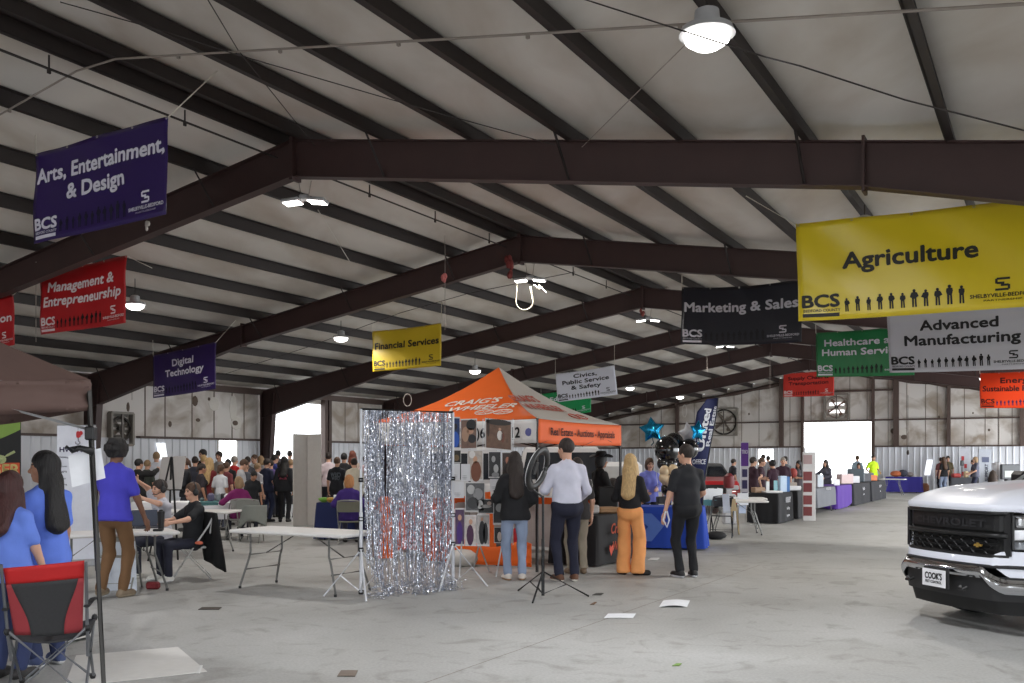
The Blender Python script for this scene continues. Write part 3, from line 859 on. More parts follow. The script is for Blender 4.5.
banner('purple', [(152.8, 355.3), (215.3, 341.6), (215.9, 388.9), (153.7, 398.2)], (24.4, 22.8), PURP, LT, [('Digital', 1.2, .84), ('Technology', 1.25, 1.5)], 'purple banner reading Digital Technology', (18, 14, 40), line_size=0.19, line_z=0.82,
       ropes=[(1, up(236, 320, 23.0)), (0, top_at(at(152.8, 355.3, 24.4)))], wseed=4)
banner('yellow', [(372.3, 331.4), (441.6, 323.1), (440.8, 365.6), (372.5, 371.7)], (25.6, 24.6), (214, 184, 40), (44, 38, 20), [('Financial Services', 1.22, 2.25)], 'small yellow banner reading Financial Services', (24, 20, 10), line_size=0.2, line_z=0.66,
       ropes=[(0, top_at(at(372.3, 331, 25.6))), (1, top_at(at(441.6, 323, 24.6)))], wseed=5)
banner('white', [(555.4, 374), (614.5, 365.2), (617.5, 394.5), (557.5, 402)], (35.0, 34.0), WHT, (34, 34, 44), [('Civics,', 1.22, .95), ('Public Service', 1.22, 1.9), ('& Safety', 1.22, 1.2)], 'white banner reading Civics, Public Service and Safety', (14, 14, 18), line_size=0.17, line_z=0.95,
       ropes=[(0, top_at(at(555.4, 374, 35.0))), (1, top_at(at(614.5, 365, 34)))], wseed=6)
banner('green', [(541, 394), (591, 386), (591, 412), (541, 419.5)], (41.5, 40.5), (34, 160, 92), LT, [('Education', 1.2, 1.5)], 'green banner mostly hidden behind the white civics banner', (10, 40, 24), line_size=0.2, line_z=0.8,
       ropes=[(0, top_at(at(541, 394, 41.5))), (1, top_at(at(591, 386, 40.5)))], wseed=7)
banner('black', [(681.9, 287), (801.6, 279), (801.6, 342), (681, 344)], (20.2, 18.7), BLK, (206, 204, 212), [('Marketing & Sales', 1.22, 2.3)], 'black banner reading Marketing and Sales', (12, 12, 16), line_size=0.2, line_z=0.7,
       ropes=[(0, top_at(at(681.9, 287, 20.2))), (1, top_at(at(801, 279, 18.7)))], wseed=8, sag=0.07, logo_ink=(206, 204, 212))
banner('yellow_bright', [(795.7, 223.6), (1040, 196), (1041, 305.5), (798.7, 321.4)], (11.8, 10.6), YEL, (30, 28, 16), [('Agriculture', 1.18, 1.36)], 'large yellow banner reading Agriculture', (14, 14, 12), line_size=0.2, line_z=0.62,
       ropes=[(0, up(746, 196, 12.2)), (1, top_at(at(1040, 196, 10.6)))], wseed=9, wr=0.016, gloss=0.28)
banner('green_deep', [(815.6, 333), (914, 325), (914, 375), (816.3, 377)], (26.4, 23.4), (20, 124, 66), LT, [('Healthcare and', 1.22, 1.95), ('Human Services', 1.22, 2.08)], 'green banner reading Healthcare and Human Services', (8, 30, 18), line_size=0.18, line_z=0.84,
       ropes=[(0, top_at(at(815.6, 333, 26.4))), (1, top_at(at(914, 325, 23.4)))], wseed=10)
banner('grey', [(886.4, 312), (1036, 301), (1037, 368.5), (889.7, 372.7)], (19.1, 17.3), GRY, (24, 24, 28), [('Advanced', 1.22, 1.28), ('Manufacturing', 1.25, 1.9)], 'silver grey banner reading Advanced Manufacturing', (12, 12, 16), line_size=0.2, line_z=0.82,
       ropes=[(0, top_at(at(886.4, 312, 19.1))), (1, top_at(at(1036, 301, 17.3)))], wseed=11)
banner('red_orange', [(783.2, 373.7), (834, 370), (834, 395.6), (783.2, 397)], (49.0, 47.4), (220, 62, 52), (90, 20, 24), [('Supply Chain &', 1.22, 1.95), ('Transportation', 1.22, 1.9)], 'small red banner reading Supply Chain and Transportation', (70, 16, 20), line_size=0.18, line_z=0.86,
       ropes=[(0, top_at(at(783.2, 374, 49.0))), (1, top_at(at(834, 370, 47.4)))], wseed=12, logo_ink=(240, 220, 220))
banner('orange', [(979.5, 373.3), (1064, 369), (1064, 407.5), (980.4, 408)], (33.4, 30.2), ORG, (66, 14, 16), [('Energy &', 1.3, 1.3), ('Sustainable Resources', 1.22, 2.25)], 'glowing orange banner reading Energy, at the edge over the truck', (56, 24, 90), line_size=0.19, line_z=0.86,
       ropes=[(0, top_at(at(979.5, 373, 33.4))), (1, top_at(at(1064, 369, 30.2)))], wseed=13, transl=0.35)
# ---------------------------------------------------------------- people: bodies grown as one smooth surface from an implicit skeleton
def surf(Fv, o, h):
    """surface of Fv < 0 on a regular grid (dual contouring by edge averages)"""
    s = Fv < 0; nx, ny, nz = Fv.shape
    cs = (nx - 1, ny - 1, nz - 1)
    acc = np.zeros((*cs, 3)); cnt = np.zeros(cs)
    edges = []
    for ax in range(3):
        sl0 = [slice(None)] * 3; sl1 = [slice(None)] * 3
        sl0[ax] = slice(0, -1); sl1[ax] = slice(1, None)
        a, b = Fv[tuple(sl0)], Fv[tuple(sl1)]
        cr = (s[tuple(sl0)] != s[tuple(sl1)])
        idx = np.argwhere(cr)
        if len(idx) == 0: continue
        va, vb = a[cr], b[cr]
        t = va / (va - vb)
        pos = idx.astype(float); pos[:, ax] += t
        o1, o2 = [q for q in range(3) if q != ax]
        ok = (idx[:, o1] > 0) & (idx[:, o2] > 0) & (idx[:, o1] < cs[o1]) & (idx[:, o2] < cs[o2])
        idx, pos, neg = idx[ok], pos[ok], (va < 0)[ok]
        for d1 in (0, -1):
            for d2 in (0, -1):
                c = idx.copy(); c[:, o1] += d1; c[:, o2] += d2
                np.add.at(acc, (c[:, 0], c[:, 1], c[:, 2]), pos); np.add.at(cnt, (c[:, 0], c[:, 1], c[:, 2]), 1)
        edges.append((ax, o1, o2, idx, neg))
    act = cnt > 0
    num = np.full(cs, -1); num[act] = np.arange(act.sum())
    V = acc[act] / cnt[act][:, None] * h + o
    Q = []
    for ax, o1, o2, idx, neg in edges:
        q = []
        for d1, d2 in ((-1, -1), (0, -1), (0, 0), (-1, 0)):
            c = idx.copy(); c[:, o1] += d1; c[:, o2] += d2
            q.append(num[c[:, 0], c[:, 1], c[:, 2]])
        q = np.stack(q, 1)
        flip = neg if ax != 1 else ~neg
        q[~flip] = q[~flip][:, ::-1]
        Q.append(q)
    return V, (np.concatenate(Q) if Q else np.zeros((0, 4), int))
def smin(a, b, k):
    h = np.clip(0.5 + 0.5 * (b - a) / k, 0, 1)
    return b + (a - b) * h - k * h * (1 - h)
class Field:
    """list of primitives combined by smooth union"""
    def __init__(s): s.p = []; s.cut = []; s.bb = []
    def cone(s, a, b, r0, r1, k=0.02, flat=None):
        s.p.append(('c', np.array(a, float), np.array(b, float), r0, r1, k)); s.bb += [np.array(a) - r0, np.array(a) + r0, np.array(b) - r1, np.array(b) + r1]
    def ell(s, c, r, R=None, k=0.03):
        s.p.append(('e', np.array(c, float), np.array(r, float), np.eye(3) if R is None else np.array(R), k)); m = max(r); s.bb += [np.array(c) - m, np.array(c) + m]
    def plane(s, p, n, soft=None):
        """keep the side where dot(x - p, n) < 0"""
        s.cut.append(('p', np.array(p, float), np.array(n, float) / np.linalg.norm(n)))
    def sub(s, c, r, R=None): s.cut.append(('s', np.array(c, float), np.array(r, float), np.eye(3) if R is None else np.array(R)))
    def ev(s, X):
        d = None
        for q in s.p:
            if q[0] == 'c':
                _, a, b, r0, r1, k = q
                ba = b - a; L = ba @ ba + 1e-9
                pa = X - a
                t = np.clip((pa @ ba) / L, 0, 1)
                e = np.sqrt(((pa - t[..., None] * ba) ** 2).sum(-1)) - (r0 + (r1 - r0) * t)
            else:
                _, c, r, R, k = q
                y = (X - c) @ R / r
                n = np.sqrt((y ** 2).sum(-1)) + 1e-9
                n2 = np.sqrt(((y / r) ** 2).sum(-1)) + 1e-9
                e = n * (n - 1) / n2
            d = e if d is None else smin(d, e, k)
        for q in s.cut:
            if q[0] == 'p': d = np.maximum(d, (X - q[1]) @ q[2])
            else:
                y = (X - q[1]) @ q[3] / q[2]; n = np.sqrt((y ** 2).sum(-1)) + 1e-9; n2 = np.sqrt(((y / q[2]) ** 2).sum(-1)) + 1e-9
                d = np.maximum(d, -n * (n - 1) / n2)
        return d
    def mesh(s, h):
        lo = np.min(s.bb, 0) - 2.5 * h; hi = np.max(s.bb, 0) + 2.5 * h
        n = np.maximum(4, np.ceil((hi - lo) / h).astype(int) + 1)
        ax = [lo[i] + h * np.arange(n[i]) for i in range(3)]
        X = np.stack(np.meshgrid(*ax, indexing='ij'), -1)
        return surf(s.ev(X), lo, h)
def npbuild(name, parts, mats, parent):
    """parts = [(V, Q, material index or array)]"""
    vs = []; fs = []; mi = []; o = 0
    for V, Q, m in parts:
        vs.append(V); fs.append(Q + o); o += len(V)
        mi.append(np.full(len(Q), m) if np.isscalar(m) else m)
    V = np.concatenate(vs); Q = np.concatenate(fs); mi = np.concatenate(mi)
    me = bpy.data.meshes.new(name)
    me.vertices.add(len(V)); me.vertices.foreach_set('co', V.astype(np.float32).ravel())
    me.loops.add(len(Q) * 4); me.loops.foreach_set('vertex_index', Q.astype(np.int32).ravel())
    me.polygons.add(len(Q)); me.polygons.foreach_set('loop_start', np.arange(0, len(Q) * 4, 4, dtype=np.int32)); me.polygons.foreach_set('loop_total', np.full(len(Q), 4, dtype=np.int32))
    for m in mats: me.materials.append(m)
    me.polygons.foreach_set('material_index', mi.astype(np.int32)); me.polygons.foreach_set('use_smooth', np.ones(len(Q), dtype=bool))
    me.update(calc_edges=True); me.validate()
    ob = bpy.data.objects.new(name, me); COL.objects.link(ob); ob.parent = parent
    return ob
def ik(a, c, l1, l2, pole):
    a, c, pole = map(lambda q: np.array(q, float), (a, c, pole))
    d = c - a; L = np.linalg.norm(d); m = (l1 + l2) * 0.999
    if L > m: c = a + d / L * m; d = c - a; L = m
    u = d / L
    x = (l1 * l1 - l2 * l2 + L * L) / (2 * L)
    hh = math.sqrt(max(1e-6, l1 * l1 - x * x))
    p = pole - u * (pole @ u); p /= np.linalg.norm(p) + 1e-9
    return a + u * x + p * hh, c
def RX(a): return np.array([[1, 0, 0], [0, math.cos(a), -math.sin(a)], [0, math.sin(a), math.cos(a)]])
def RY(a): return np.array([[math.cos(a), 0, math.sin(a)], [0, 1, 0], [-math.sin(a), 0, math.cos(a)]])
def RZ(a): return np.array([[math.cos(a), -math.sin(a), 0], [math.sin(a), math.cos(a), 0], [0, 0, 1]])
SKIN = {'light': (206, 160, 136), 'tan': (172, 124, 98), 'brown': (120, 82, 62), 'dark': (72, 50, 40)}
HAIRC = {'black': (22, 19, 20), 'dark': (42, 32, 28), 'brown': (82, 58, 42), 'auburn': (104, 52, 36), 'blond': (190, 158, 110), 'sandy': (150, 122, 90), 'grey': (140, 132, 124), 'straw': (184, 128, 80), 'red': (64, 30, 28)}
def person(label, loc, face, height=1.72, top=(40, 40, 44), pants=(34, 36, 44), shoes=(40, 38, 38), sole=None, skin='light', hair='short', hcol='brown', sleeve='short', arms=None, legs=None, lean=0.0, seat=None, head=(0, 0), girth=1.0, fem=False,
           wide=False, fine=1.0, group=None, extra=None, twist=0.0, collar=False, tuck=False, hem=None, logo=None, hair_len=0.30):
    """loc = floor point below the pelvis; face = heading (radians, 0 = facing away from the camera, along +Y); arms = {'l':(x,y,z),'r':...} hand
    targets in body space (x right, y forward, z up, metres for a 1.75 m person); legs likewise for the ankles; seat = seat height"""
    P = thing('person', label, 'person', Vector((loc[0], loc[1], 0)), 0, group)
    P.rotation_euler = (0, 0, face)
    k = height / 1.75
    h = 0.022 * fine; g = girth
    sh = (0.145 if fem else 0.160) * (0.45 + 0.55 * g); hp = 0.095
    zp = 0.94 if seat is None else seat / k + 0.10
    pel = np.array([0, 0, zp])
    Rt = RZ(twist) @ RX(-lean)
    T = lambda x, y, z: pel + Rt @ np.array([x, y, z])
    nb = T(0, 0, 0.545)
    Rh = RZ(twist) @ RZ(head[0]) @ RX(-lean * 0.3 + head[1])
    hc = nb + RX(-lean * .5) @ np.array([0, 0.02, 0.0]) + Rh @ np.array([0, 0.015, 0.155])
    H = lambda x, y, z: hc + Rh @ np.array([x, y, z])
    A = {}; Lg = {}
    arms = arms or {}; legs = legs or {}
    for sd, sx in (('l', -1), ('r', 1)):
        s0 = T(sx * sh, -0.005, 0.45)
        tgt = arms.get(sd)
        if tgt is None: tgt = s0 + np.array([sx * 0.075, 0.04, -0.525])
        pole = np.array([sx * 0.5, -0.8, -0.35])
        e, w_ = ik(s0, tgt, 0.285, 0.26, pole)
        A[sd] = (s0, e, w_)
        h0 = pel + RZ(twist * .5) @ np.array([sx * hp, 0, -0.02])
        ft = legs.get(sd)
        if ft is None: ft = np.array([sx * 0.10, 0.0, 0.085]) if seat is None else np.array([sx * 0.13, 0.42, 0.085])
        kn, an = ik(h0, np.array(ft[:3], float), 0.445, 0.425, (sx * 0.12, 1, 0.25))
        Lg[sd] = (h0, kn, an)
    # ---- body
    bd = Field(); tor = []
    def torso(fd, e):
        fd.ell(T(0, 0, 0.0), (0.158 * g + e, 0.108 * g + e, 0.125 + e), Rt, 0.05)
        fd.ell(T(0, 0.008 * g, 0.16), (0.138 * g + e, 0.098 * g * (1.15 if g > 1.1 else 1) + e, 0.15 + e), Rt, 0.06)
        fd.ell(T(0, 0.0, 0.34), (0.158 * (.4 + .6 * g) + e, 0.105 * g + e, 0.17 + e), Rt, 0.06)
        if fem:
            for sx in (-1, 1): fd.ell(T(sx * 0.07, 0.085, 0.33), (0.06 + e, 0.05 + e, 0.06 + e), Rt, 0.04)
        for sx in (-1, 1): fd.cone(T(sx * .02, -0.01, 0.485), T(sx * sh * .9, -0.005, 0.452), 0.055 + e, 0.05 + e, 0.04)
        fd.cone(T(-.045, -0.012, 0.515), T(.045, -0.012, 0.515), 0.046 + e * .7, 0.046 + e * .7, 0.05)
    torso(bd, 0.0)
    for sd in 'lr':
        s0, e, w_ = A[sd]
        bd.cone(s0, e, 0.05 * (.5 + .5 * g), 0.04, 0.03); bd.cone(e, w_, 0.041, 0.026, 0.02)
        h0, kn, an = Lg[sd]
        bd.cone(h0, kn, 0.072 * (.4 + .6 * g), 0.048, 0.03); bd.cone(kn, an, 0.049, 0.036, 0.02)
    bd.cone(nb + (0, -0.01, -0.02), hc + Rh @ np.array([0, -0.02, -0.05]), 0.056, 0.052, 0.03)
    parts = []
    V, Q = bd.mesh(h); parts.append((V, Q, 0))
    # head
    hd = Field()
    hd.ell(H(0, -0.012, 0.035), (0.076, 0.096, 0.092), Rh, 0.03)
    hd.ell(H(0, 0.022, -0.035), (0.060, 0.068, 0.082), Rh, 0.04)
    hd.ell(H(0, 0.060, -0.092), (0.026, 0.024, 0.022), Rh, 0.03)
    hd.cone(H(0, 0.078, 0.018), H(0, 0.104, -0.028), 0.011, 0.017, 0.016)
    hd.cone(H(-0.035, 0.075, 0.026), H(0.035, 0.075, 0.026), 0.014, 0.014, 0.02)
    hd.cone(H(-0.016, 0.082, -0.063), H(0.016, 0.082, -0.063), 0.011, 0.011, 0.012)
    for sx in (-1, 1):
        hd.ell(H(sx * 0.078, -0.008, -0.005), (0.012, 0.024, 0.034), Rh, 0.008)
        hd.ell(H(sx * 0.045, 0.06, -0.025), (0.022, 0.02, 0.02), Rh, 0.03)
    hd.cone(H(0, -0.025, -0.05), nb + (0, 0, -0.0), 0.054, 0.058, 0.03)
    V, Q = hd.mesh(0.0095 * fine)
    fc = V[Q].mean(1); fl_ = (fc - hc) @ Rh
    m = np.zeros(len(Q), int)
    ey = (np.abs(np.abs(fl_[:, 0]) - 0.031) < 0.0125) & (np.abs(fl_[:, 2] - 0.004) < 0.0062) & (fl_[:, 1] > 0.045)
    br = (np.abs(np.abs(fl_[:, 0]) - 0.034) < 0.018) & (np.abs(fl_[:, 2] - 0.028) < 0.0045) & (fl_[:, 1] > 0.05)
    lp = (np.abs(fl_[:, 0]) < 0.026) & (np.abs(fl_[:, 2] + 0.063) < 0.0075) & (fl_[:, 1] > 0.07)
    m[ey] = 1; m[br] = 2; m[lp] = 3
    parts.append((V, Q, m))
    # hands
    for sd, sx in (('l', -1), ('r', 1)):
        s0, e, w_ = A[sd]
        d = (w_ - e) / (np.linalg.norm(w_ - e) + 1e-9)
        inw = np.array([-sx, 0.15, 0.0]); inw = inw - d * (inw @ d); inw /= np.linalg.norm(inw) + 1e-9
        fw = np.cross(d, inw) * (1 if sx > 0 else -1)       # thumb side
        if fw[1] < 0 and abs(d[2]) > .6: fw = -fw
        hf = Field()
        pc = w_ + d * 0.055
        Rp = np.stack([fw, inw, d], 1)
        hf.cone(w_ - d * 0.03, w_ + d * 0.02, 0.027, 0.025, 0.02)
        hf.ell(pc, (0.041, 0.017, 0.052), Rp, 0.015)
        for q, (off, ln) in enumerate(((0.030, 0.070), (0.011, 0.080), (-0.009, 0.074), (-0.028, 0.058))):
            b0 = w_ + d * 0.095 + fw * off
            cv = 0.25 + 0.1 * q
            b1 = b0 + (d * math.cos(cv) + inw * math.sin(cv)) * ln * .52
            b2 = b1 + (d * math.cos(cv * 2.4) + inw * math.sin(cv * 2.4)) * ln * .48
            hf.cone(b0, b1, 0.0095, 0.0088, 0.006); hf.cone(b1, b2, 0.0088, 0.0072, 0.006)
        t0 = w_ + d * 0.03 + fw * 0.030; t1 = t0 + (d * .75 + fw * .6 + inw * .25) * 0.045; t2 = t1 + (d * .92 + fw * .1 + inw * .35) * 0.032
        hf.cone(t0, t1, 0.014, 0.011, 0.012); hf.cone(t1, t2, 0.011, 0.008, 0.006)
        V, Q = hf.mesh(0.0058 * max(1, fine * .9)); parts.append((V, Q, 0))
    if k != 1: parts = [(V * k, Q, m) for V, Q, m in parts]
    sc = SKIN[skin]
    SK = M('skin_' + skin, sc, 0.55, var=0.05, scale=20)
    hm = M('hair_' + hcol, HAIRC[hcol], 0.6, var=0.5, scale=9, bump=.6, stretch=(9, 9, .7))
    npbuild('body', parts, [SK, M('eye_dark', (28, 22, 20), .3), hm, M('lips_' + skin, (int(sc[0] * .85), int(sc[1] * .62), int(sc[2] * .62)), .5)], P)
    def cloth(name, fd, hh, rgb, rough=0.85, mat=None, extra_m=None):
        V, Q = fd.mesh(hh)
        r_ = RNG.normal
        V = V + 0.0045 * np.sin(V * np.array([31, 37, 23]) + V[:, [1, 2, 0]] * 29)[:, [2, 0, 1]]
        mm = 0; mats = [mat or M('cloth_%d_%d_%d' % tuple(rgb), rgb, rough, var=0.12, scale=9, bump=0.25)]
        if extra_m is not None:
            mats.append(extra_m[1]); mm = extra_m[0](V[Q].mean(1)).astype(int)
        return npbuild(name, [(V * k, Q, mm)], mats, P)
    # ---- shirt or jacket
    st = Field(); e = (0.012 if tuck else 0.020) if sleeve != 'hoodie' else 0.028
    torso(st, e)
    st.ell(T(0, 0.0, 0.10 if not tuck else 0.13), (0.148 * g + e, 0.105 * g + e + .008, 0.16), Rt, 0.05)
    for sd in 'lr':
        s0, el, w_ = A[sd]
        if sleeve == 'short':
            en = s0 + (el - s0) * 0.72
            st.cone(s0, en, 0.057 * (.5 + .5 * g), 0.063, 0.035); st.plane(en + (en - s0) * 0.12, (en - s0) / np.linalg.norm(en - s0) + (0, 0, 0)) if False else None
        elif sleeve == 'none':
            pass
        else:
            st.cone(s0, el, 0.054 * (.5 + .5 * g) + e, 0.044 + e, 0.035); st.cone(el, el + (w_ - el) * 0.94, 0.046 + e, 0.032 + e * .8, 0.03)
    if hem is None: hem = -0.05 if tuck else -0.11
    if hem < -0.14:
        st.ell(T(0, 0, hem + .05), (0.165 * g + e, 0.115 * g + e, 0.12), Rt, 0.06)
    if not tuck: st.ell(T(0, 0.012, -0.06), (0.184 * g + e, 0.128 * g + e, 0.14), Rt, 0.05)
    st.plane(T(0, 0, hem), Rt @ np.array([0, 0, -1.0]))
    st.sub(nb + np.array([0, 0.03, 0.075]), (0.072, 0.085, 0.075))
    if collar: st.cone(nb + (-0.0, 0.0, 0.005), nb + (0, 0.004, 0.03), 0.066, 0.062, 0.01)
    shirt = cloth('shirt' if sleeve != 'hoodie' else 'hooded_jacket', st, h * .8, top)
    # ---- trousers
    pt = Field(); e = 0.012; pe = 0.020 if tuck else -0.016
    pt.ell(T(0, 0, 0.0), (0.158 * g + pe, 0.108 * g + pe, 0.13), Rt, 0.04)
    pt.ell(T(0, -0.03, -0.05), (0.145 * g + pe, 0.10 * g + pe, 0.10), Rt, 0.04)
    for sd in 'lr':
        h0, kn, an = Lg[sd]
        pt.cone(h0, kn, 0.083 * (.4 + .6 * g) + e, (0.062 if not wide else 0.088) + e * .6, 0.03)
        en = an + (kn - an) * (0.02 if not wide else -0.08)
        pt.cone(kn, en, (0.06 if not wide else 0.088) + e * .6, (0.05 if not wide else 0.098) + e * .5, 0.025)
    wz = 0.09 if tuck else 0.03
    pt.plane(T(0, 0, wz), Rt @ np.array([0, 0, 1.0]))
    if seat is None: pt.plane((0, 0, 0.045 if not wide else 0.03), (0, 0, -1))
    cloth('trousers', pt, h * .8, pants)
    # ---- shoes
    for sd, sx in (('l', -1), ('r', 1)):
        h0, kn, an = Lg[sd]
        fdv = np.array([sx * 0.2, 1.0, 0.0]); fdv /= np.linalg.norm(fdv)
        if sd in legs and len(legs[sd]) > 3: a = legs[sd][3]; fdv = np.array([math.sin(a), math.cos(a), 0])
        sf = Field(); z0 = an[2] - 0.085
        a0 = np.array([an[0], an[1], z0 + 0.04]) - fdv * 0.045; a1 = a0 + fdv * 0.20
        sf.cone(a0, a1 - (0, 0, .006), 0.043, 0.040, 0.02); sf.cone(an + (0, 0, -0.01), a0 + fdv * .06, 0.046, 0.042, 0.04)
        sf.ell(a0 + fdv * 0.15 + (0, 0, -.01), (0.05, 0.08, 0.035), RZ(-math.atan2(fdv[0], fdv[1])), 0.03)
        sf.plane((0, 0, z0), (0, 0, -1)); sf.plane(an + (0, 0, 0.03), (0, 0, 1))
        sm = None
        if sole is not None: sm = (lambda c, z0=z0: c[:, 2] < z0 + 0.028, C(sole, .6))
        V, Q = sf.mesh(0.013)
        mats = [C(shoes, .6)]; mm = 0
        if sm: mats.append(sm[1]); mm = sm[0](V[Q].mean(1)).astype(int)
        npbuild('shoe', [(V * k, Q, mm)], mats, P)
    # ---- hair
    if hair != 'bald':
        hr = Field(); t = {'short': .014, 'crop': .009, 'curly': .03, 'long': .018, 'bob': .02, 'bun': .014, 'cap': .02, 'tail': .014, 'afro': .04}.get(hair, .014)
        hr.ell(H(0, -0.016, 0.040), (0.078 + t, 0.096 + t, 0.092 + t), Rh, 0.02)
        if hair in ('long',):
            hr.ell(H(0, -0.055, -0.10), (0.095, 0.06, 0.17), Rh, 0.05)
            hr.cone(H(-0.055, -0.05, -0.10), T(-0.055, -0.15 * g, hair_len), 0.05, 0.05, 0.06); hr.cone(H(0.055, -0.05, -0.10), T(0.055, -0.15 * g, hair_len), 0.05, 0.05, 0.06); hr.cone(H(0, -0.08, -0.10), T(0, -0.16 * g, hair_len - .03), 0.06, 0.05, 0.06)
            hr.cone(H(-0.082, 0.0, -0.02), H(-0.095, 0.0, -0.2), 0.03, 0.035, 0.03); hr.cone(H(0.082, 0.0, -0.02), H(0.095, 0.0, -0.2), 0.03, 0.035, 0.03)
        if hair == 'bob':
            hr.ell(H(0, -0.04, -0.05), (0.1, 0.085, 0.1), Rh, 0.05)
        if hair == 'tail': hr.cone(H(0, -0.11, 0.05), H(0, -0.15, -0.12), 0.035, 0.02, 0.02)
        if hair == 'bun': hr.ell(H(0, -0.10, 0.10), (0.045, 0.045, 0.045), Rh, 0.02)
        hr.sub(H(0, 0.125, -0.045), (0.085, 0.105, 0.105), Rh)
        if hair in ('short', 'crop', 'curly', 'cap', 'bun', 'tail', 'afro'):
            hr.plane(H(0, 0, -0.055), Rh @ np.array([0, 0.25, -1.0]))
            if hair in ('short', 'crop'):
                for sx in (-1, 1): hr.sub(H(sx * 0.105, 0.01, -0.02), (0.034, 0.036, 0.046), Rh)
        V, Q = hr.mesh(0.012 * fine)
        amp = {'curly': .007, 'afro': .009, 'long': .005, 'bob': .005}.get(hair, .0025)
        fr = 85 if hair in ('curly', 'afro') else 60
        V = V + amp * np.sin(V * np.array([fr, fr * 1.1, 14 if hair in ('long', 'bob') else fr]) + 1.0)
        npbuild('hair' if hair != 'cap' else 'cap', [(V * k, Q, 0)], [hm], P)
    api = dict(P=P, k=k, T=T, H=H, A=A, Lg=Lg, Rt=Rt, Rh=Rh, nb=nb, hc=hc, shirt=shirt)
    if extra: extra(api)
    return P, api
def away(x): return 0.0
# ---------------------------------------------------------------- generic furniture
PLAST = M('white_table_plastic', (226, 224, 222), 0.45, var=0.04, scale=30)
LEGM = M('grey_table_leg', (112, 112, 110), 0.45, metal=0.4, var=0.08)
ALU = M('aluminium_tube', (196, 198, 202), 0.35, metal=0.8, var=0.05)
CHM = M('grey_chair_metal', (150, 150, 146), 0.45, metal=0.3, var=0.06)
BLKP = M('black_plastic', (24, 24, 26), 0.45, var=0.2)
Pq = Vector((C_, -S_, 0)); Pp = Vector((S_, C_, 0))
def bld(q, p):  # metres along q and p
    return Pq * q + Pp * p
def folding_table(label, c, rz, L=1.83, W=0.76, h=0.74, group='folding tables', top=None, legs=True, brace=True):
    t = thing('folding_table', label, 'table', (c[0], c[1], 0), rz, group)
    mb = MB(); mb.box((0, 0, h - 0.022), (L, W, 0.044), None, 0.015); mb.build('tabletop', top or PLAST, t)
    for sx in (-1, 1):
        for sy in (-1, 1):
            x0 = sx * (L / 2 - 0.28); y0 = sy * (W / 2 - 0.1)
            mb = MB(); mb.tube([(x0, y0, h - 0.05), (x0, y0, h * .62), (x0 + sx * 0.03, y0, h * .5), (x0 + sx * 0.13, y0 + sy * 0.04, 0.05), (x0 + sx * 0.135, y0 + sy * 0.045, 0.0)], 0.0135, 8); g = mb.build('leg', LEGM, t)
            mb = MB(); mb.lathe([(0.018, 0), (0.018, 0.03)], (x0 + sx * 0.135, y0 + sy * 0.045, 0.0), 10); mb.build('foot_cap', BLKP, g)
        mb = MB(); mb.tube([(sx * (L / 2 - 0.225), -(W / 2 - .08), h * .33), (sx * (L / 2 - 0.225), W / 2 - .08, h * .33)], 0.011, 8); mb.build('crossbar', LEGM, t)
        if brace:
            mb = MB(); mb.tube([(sx * (L / 2 - 0.28), 0, h * .58), (sx * 0.12, 0, h - 0.05)], 0.009, 6)
            mb.tube([(sx * (L / 2 - 0.28), -(W / 2 - .1), h * .58), (sx * (L / 2 - 0.28), W / 2 - .1, h * .58)], 0.009, 6); mb.build('brace', LEGM, t)
    return t
def cloth_over(label, c, rz, L, W, h, rgb, hem=0.03, group=None, name='tablecloth', ripple=0.02, rough=.85, hemfn=None, thick=0.004, seed=0):
    rr = random.Random(seed + 5); ph = [rr.uniform(0, 6) for _ in range(4)]
    t = thing(name, label, 'tablecloth', (c[0], c[1], hem), rz, group)
    r = 0.04; per = []; nr = []
    def corner(cx, cy, a0):
        for k in range(5):
            a = a0 + PI / 2 * k / 4; per.append((cx + r * math.cos(a), cy + r * math.sin(a))); nr.append((math.cos(a), math.sin(a)))
    def side(p, q, n):
        for k in range(1, 16): u = k / 16; per.append((p[0] + (q[0] - p[0]) * u, p[1] + (q[1] - p[1]) * u)); nr.append(n)
    a, b_ = L / 2 + 0.008, W / 2 + 0.008
    corner(a - r, -b_ + r, -PI / 2); side((a, -b_ + r), (a, b_ - r), (1, 0)); corner(a - r, b_ - r, 0); side((a - r, b_), (-a + r, b_), (0, 1))
    corner(-a + r, b_ - r, PI / 2); side((-a, b_ - r), (-a, -b_ + r), (-1, 0)); corner(-a + r, -b_ + r, PI); side((-a + r, -b_), (a - r, -b_), (0, -1))
    N = len(per); nz = 8; vs = []; fs = []
    for j in range(nz + 1):
        v = j / nz
        for i in range(N):
            s = i / N * 2 * PI
            hz = hem if hemfn is None else hem + hemfn(i / N)
            z = h + 0.006 - (h + 0.006 - hz) * v
            w_ = (ripple * math.sin(s * 9 + ph[0]) + ripple * .7 * math.sin(s * 17 + ph[1]) + ripple) * v + 0.012 * min(1, v * 4)
            cx = 1.3 if abs(nr[i][0]) > .3 and abs(nr[i][1]) > .3 else 1
            vs.append((per[i][0] + nr[i][0] * w_ * cx, per[i][1] + nr[i][1] * w_ * cx, z - hem))
    for j in range(nz):
        for i in range(N):
            i2 = (i + 1) % N; fs.append((j * N + i2, j * N + i, (j + 1) * N + i, (j + 1) * N + i2))
    fs.append(tuple(range(N)))
    mb = MB(); mb.add(vs, fs)
    cl = mb.build('cloth', M('tablecloth_%d_%d_%d' % rgb, rgb, rough, var=0.1, scale=5, bump=.15), t, smooth=True, angle=50)
    return t
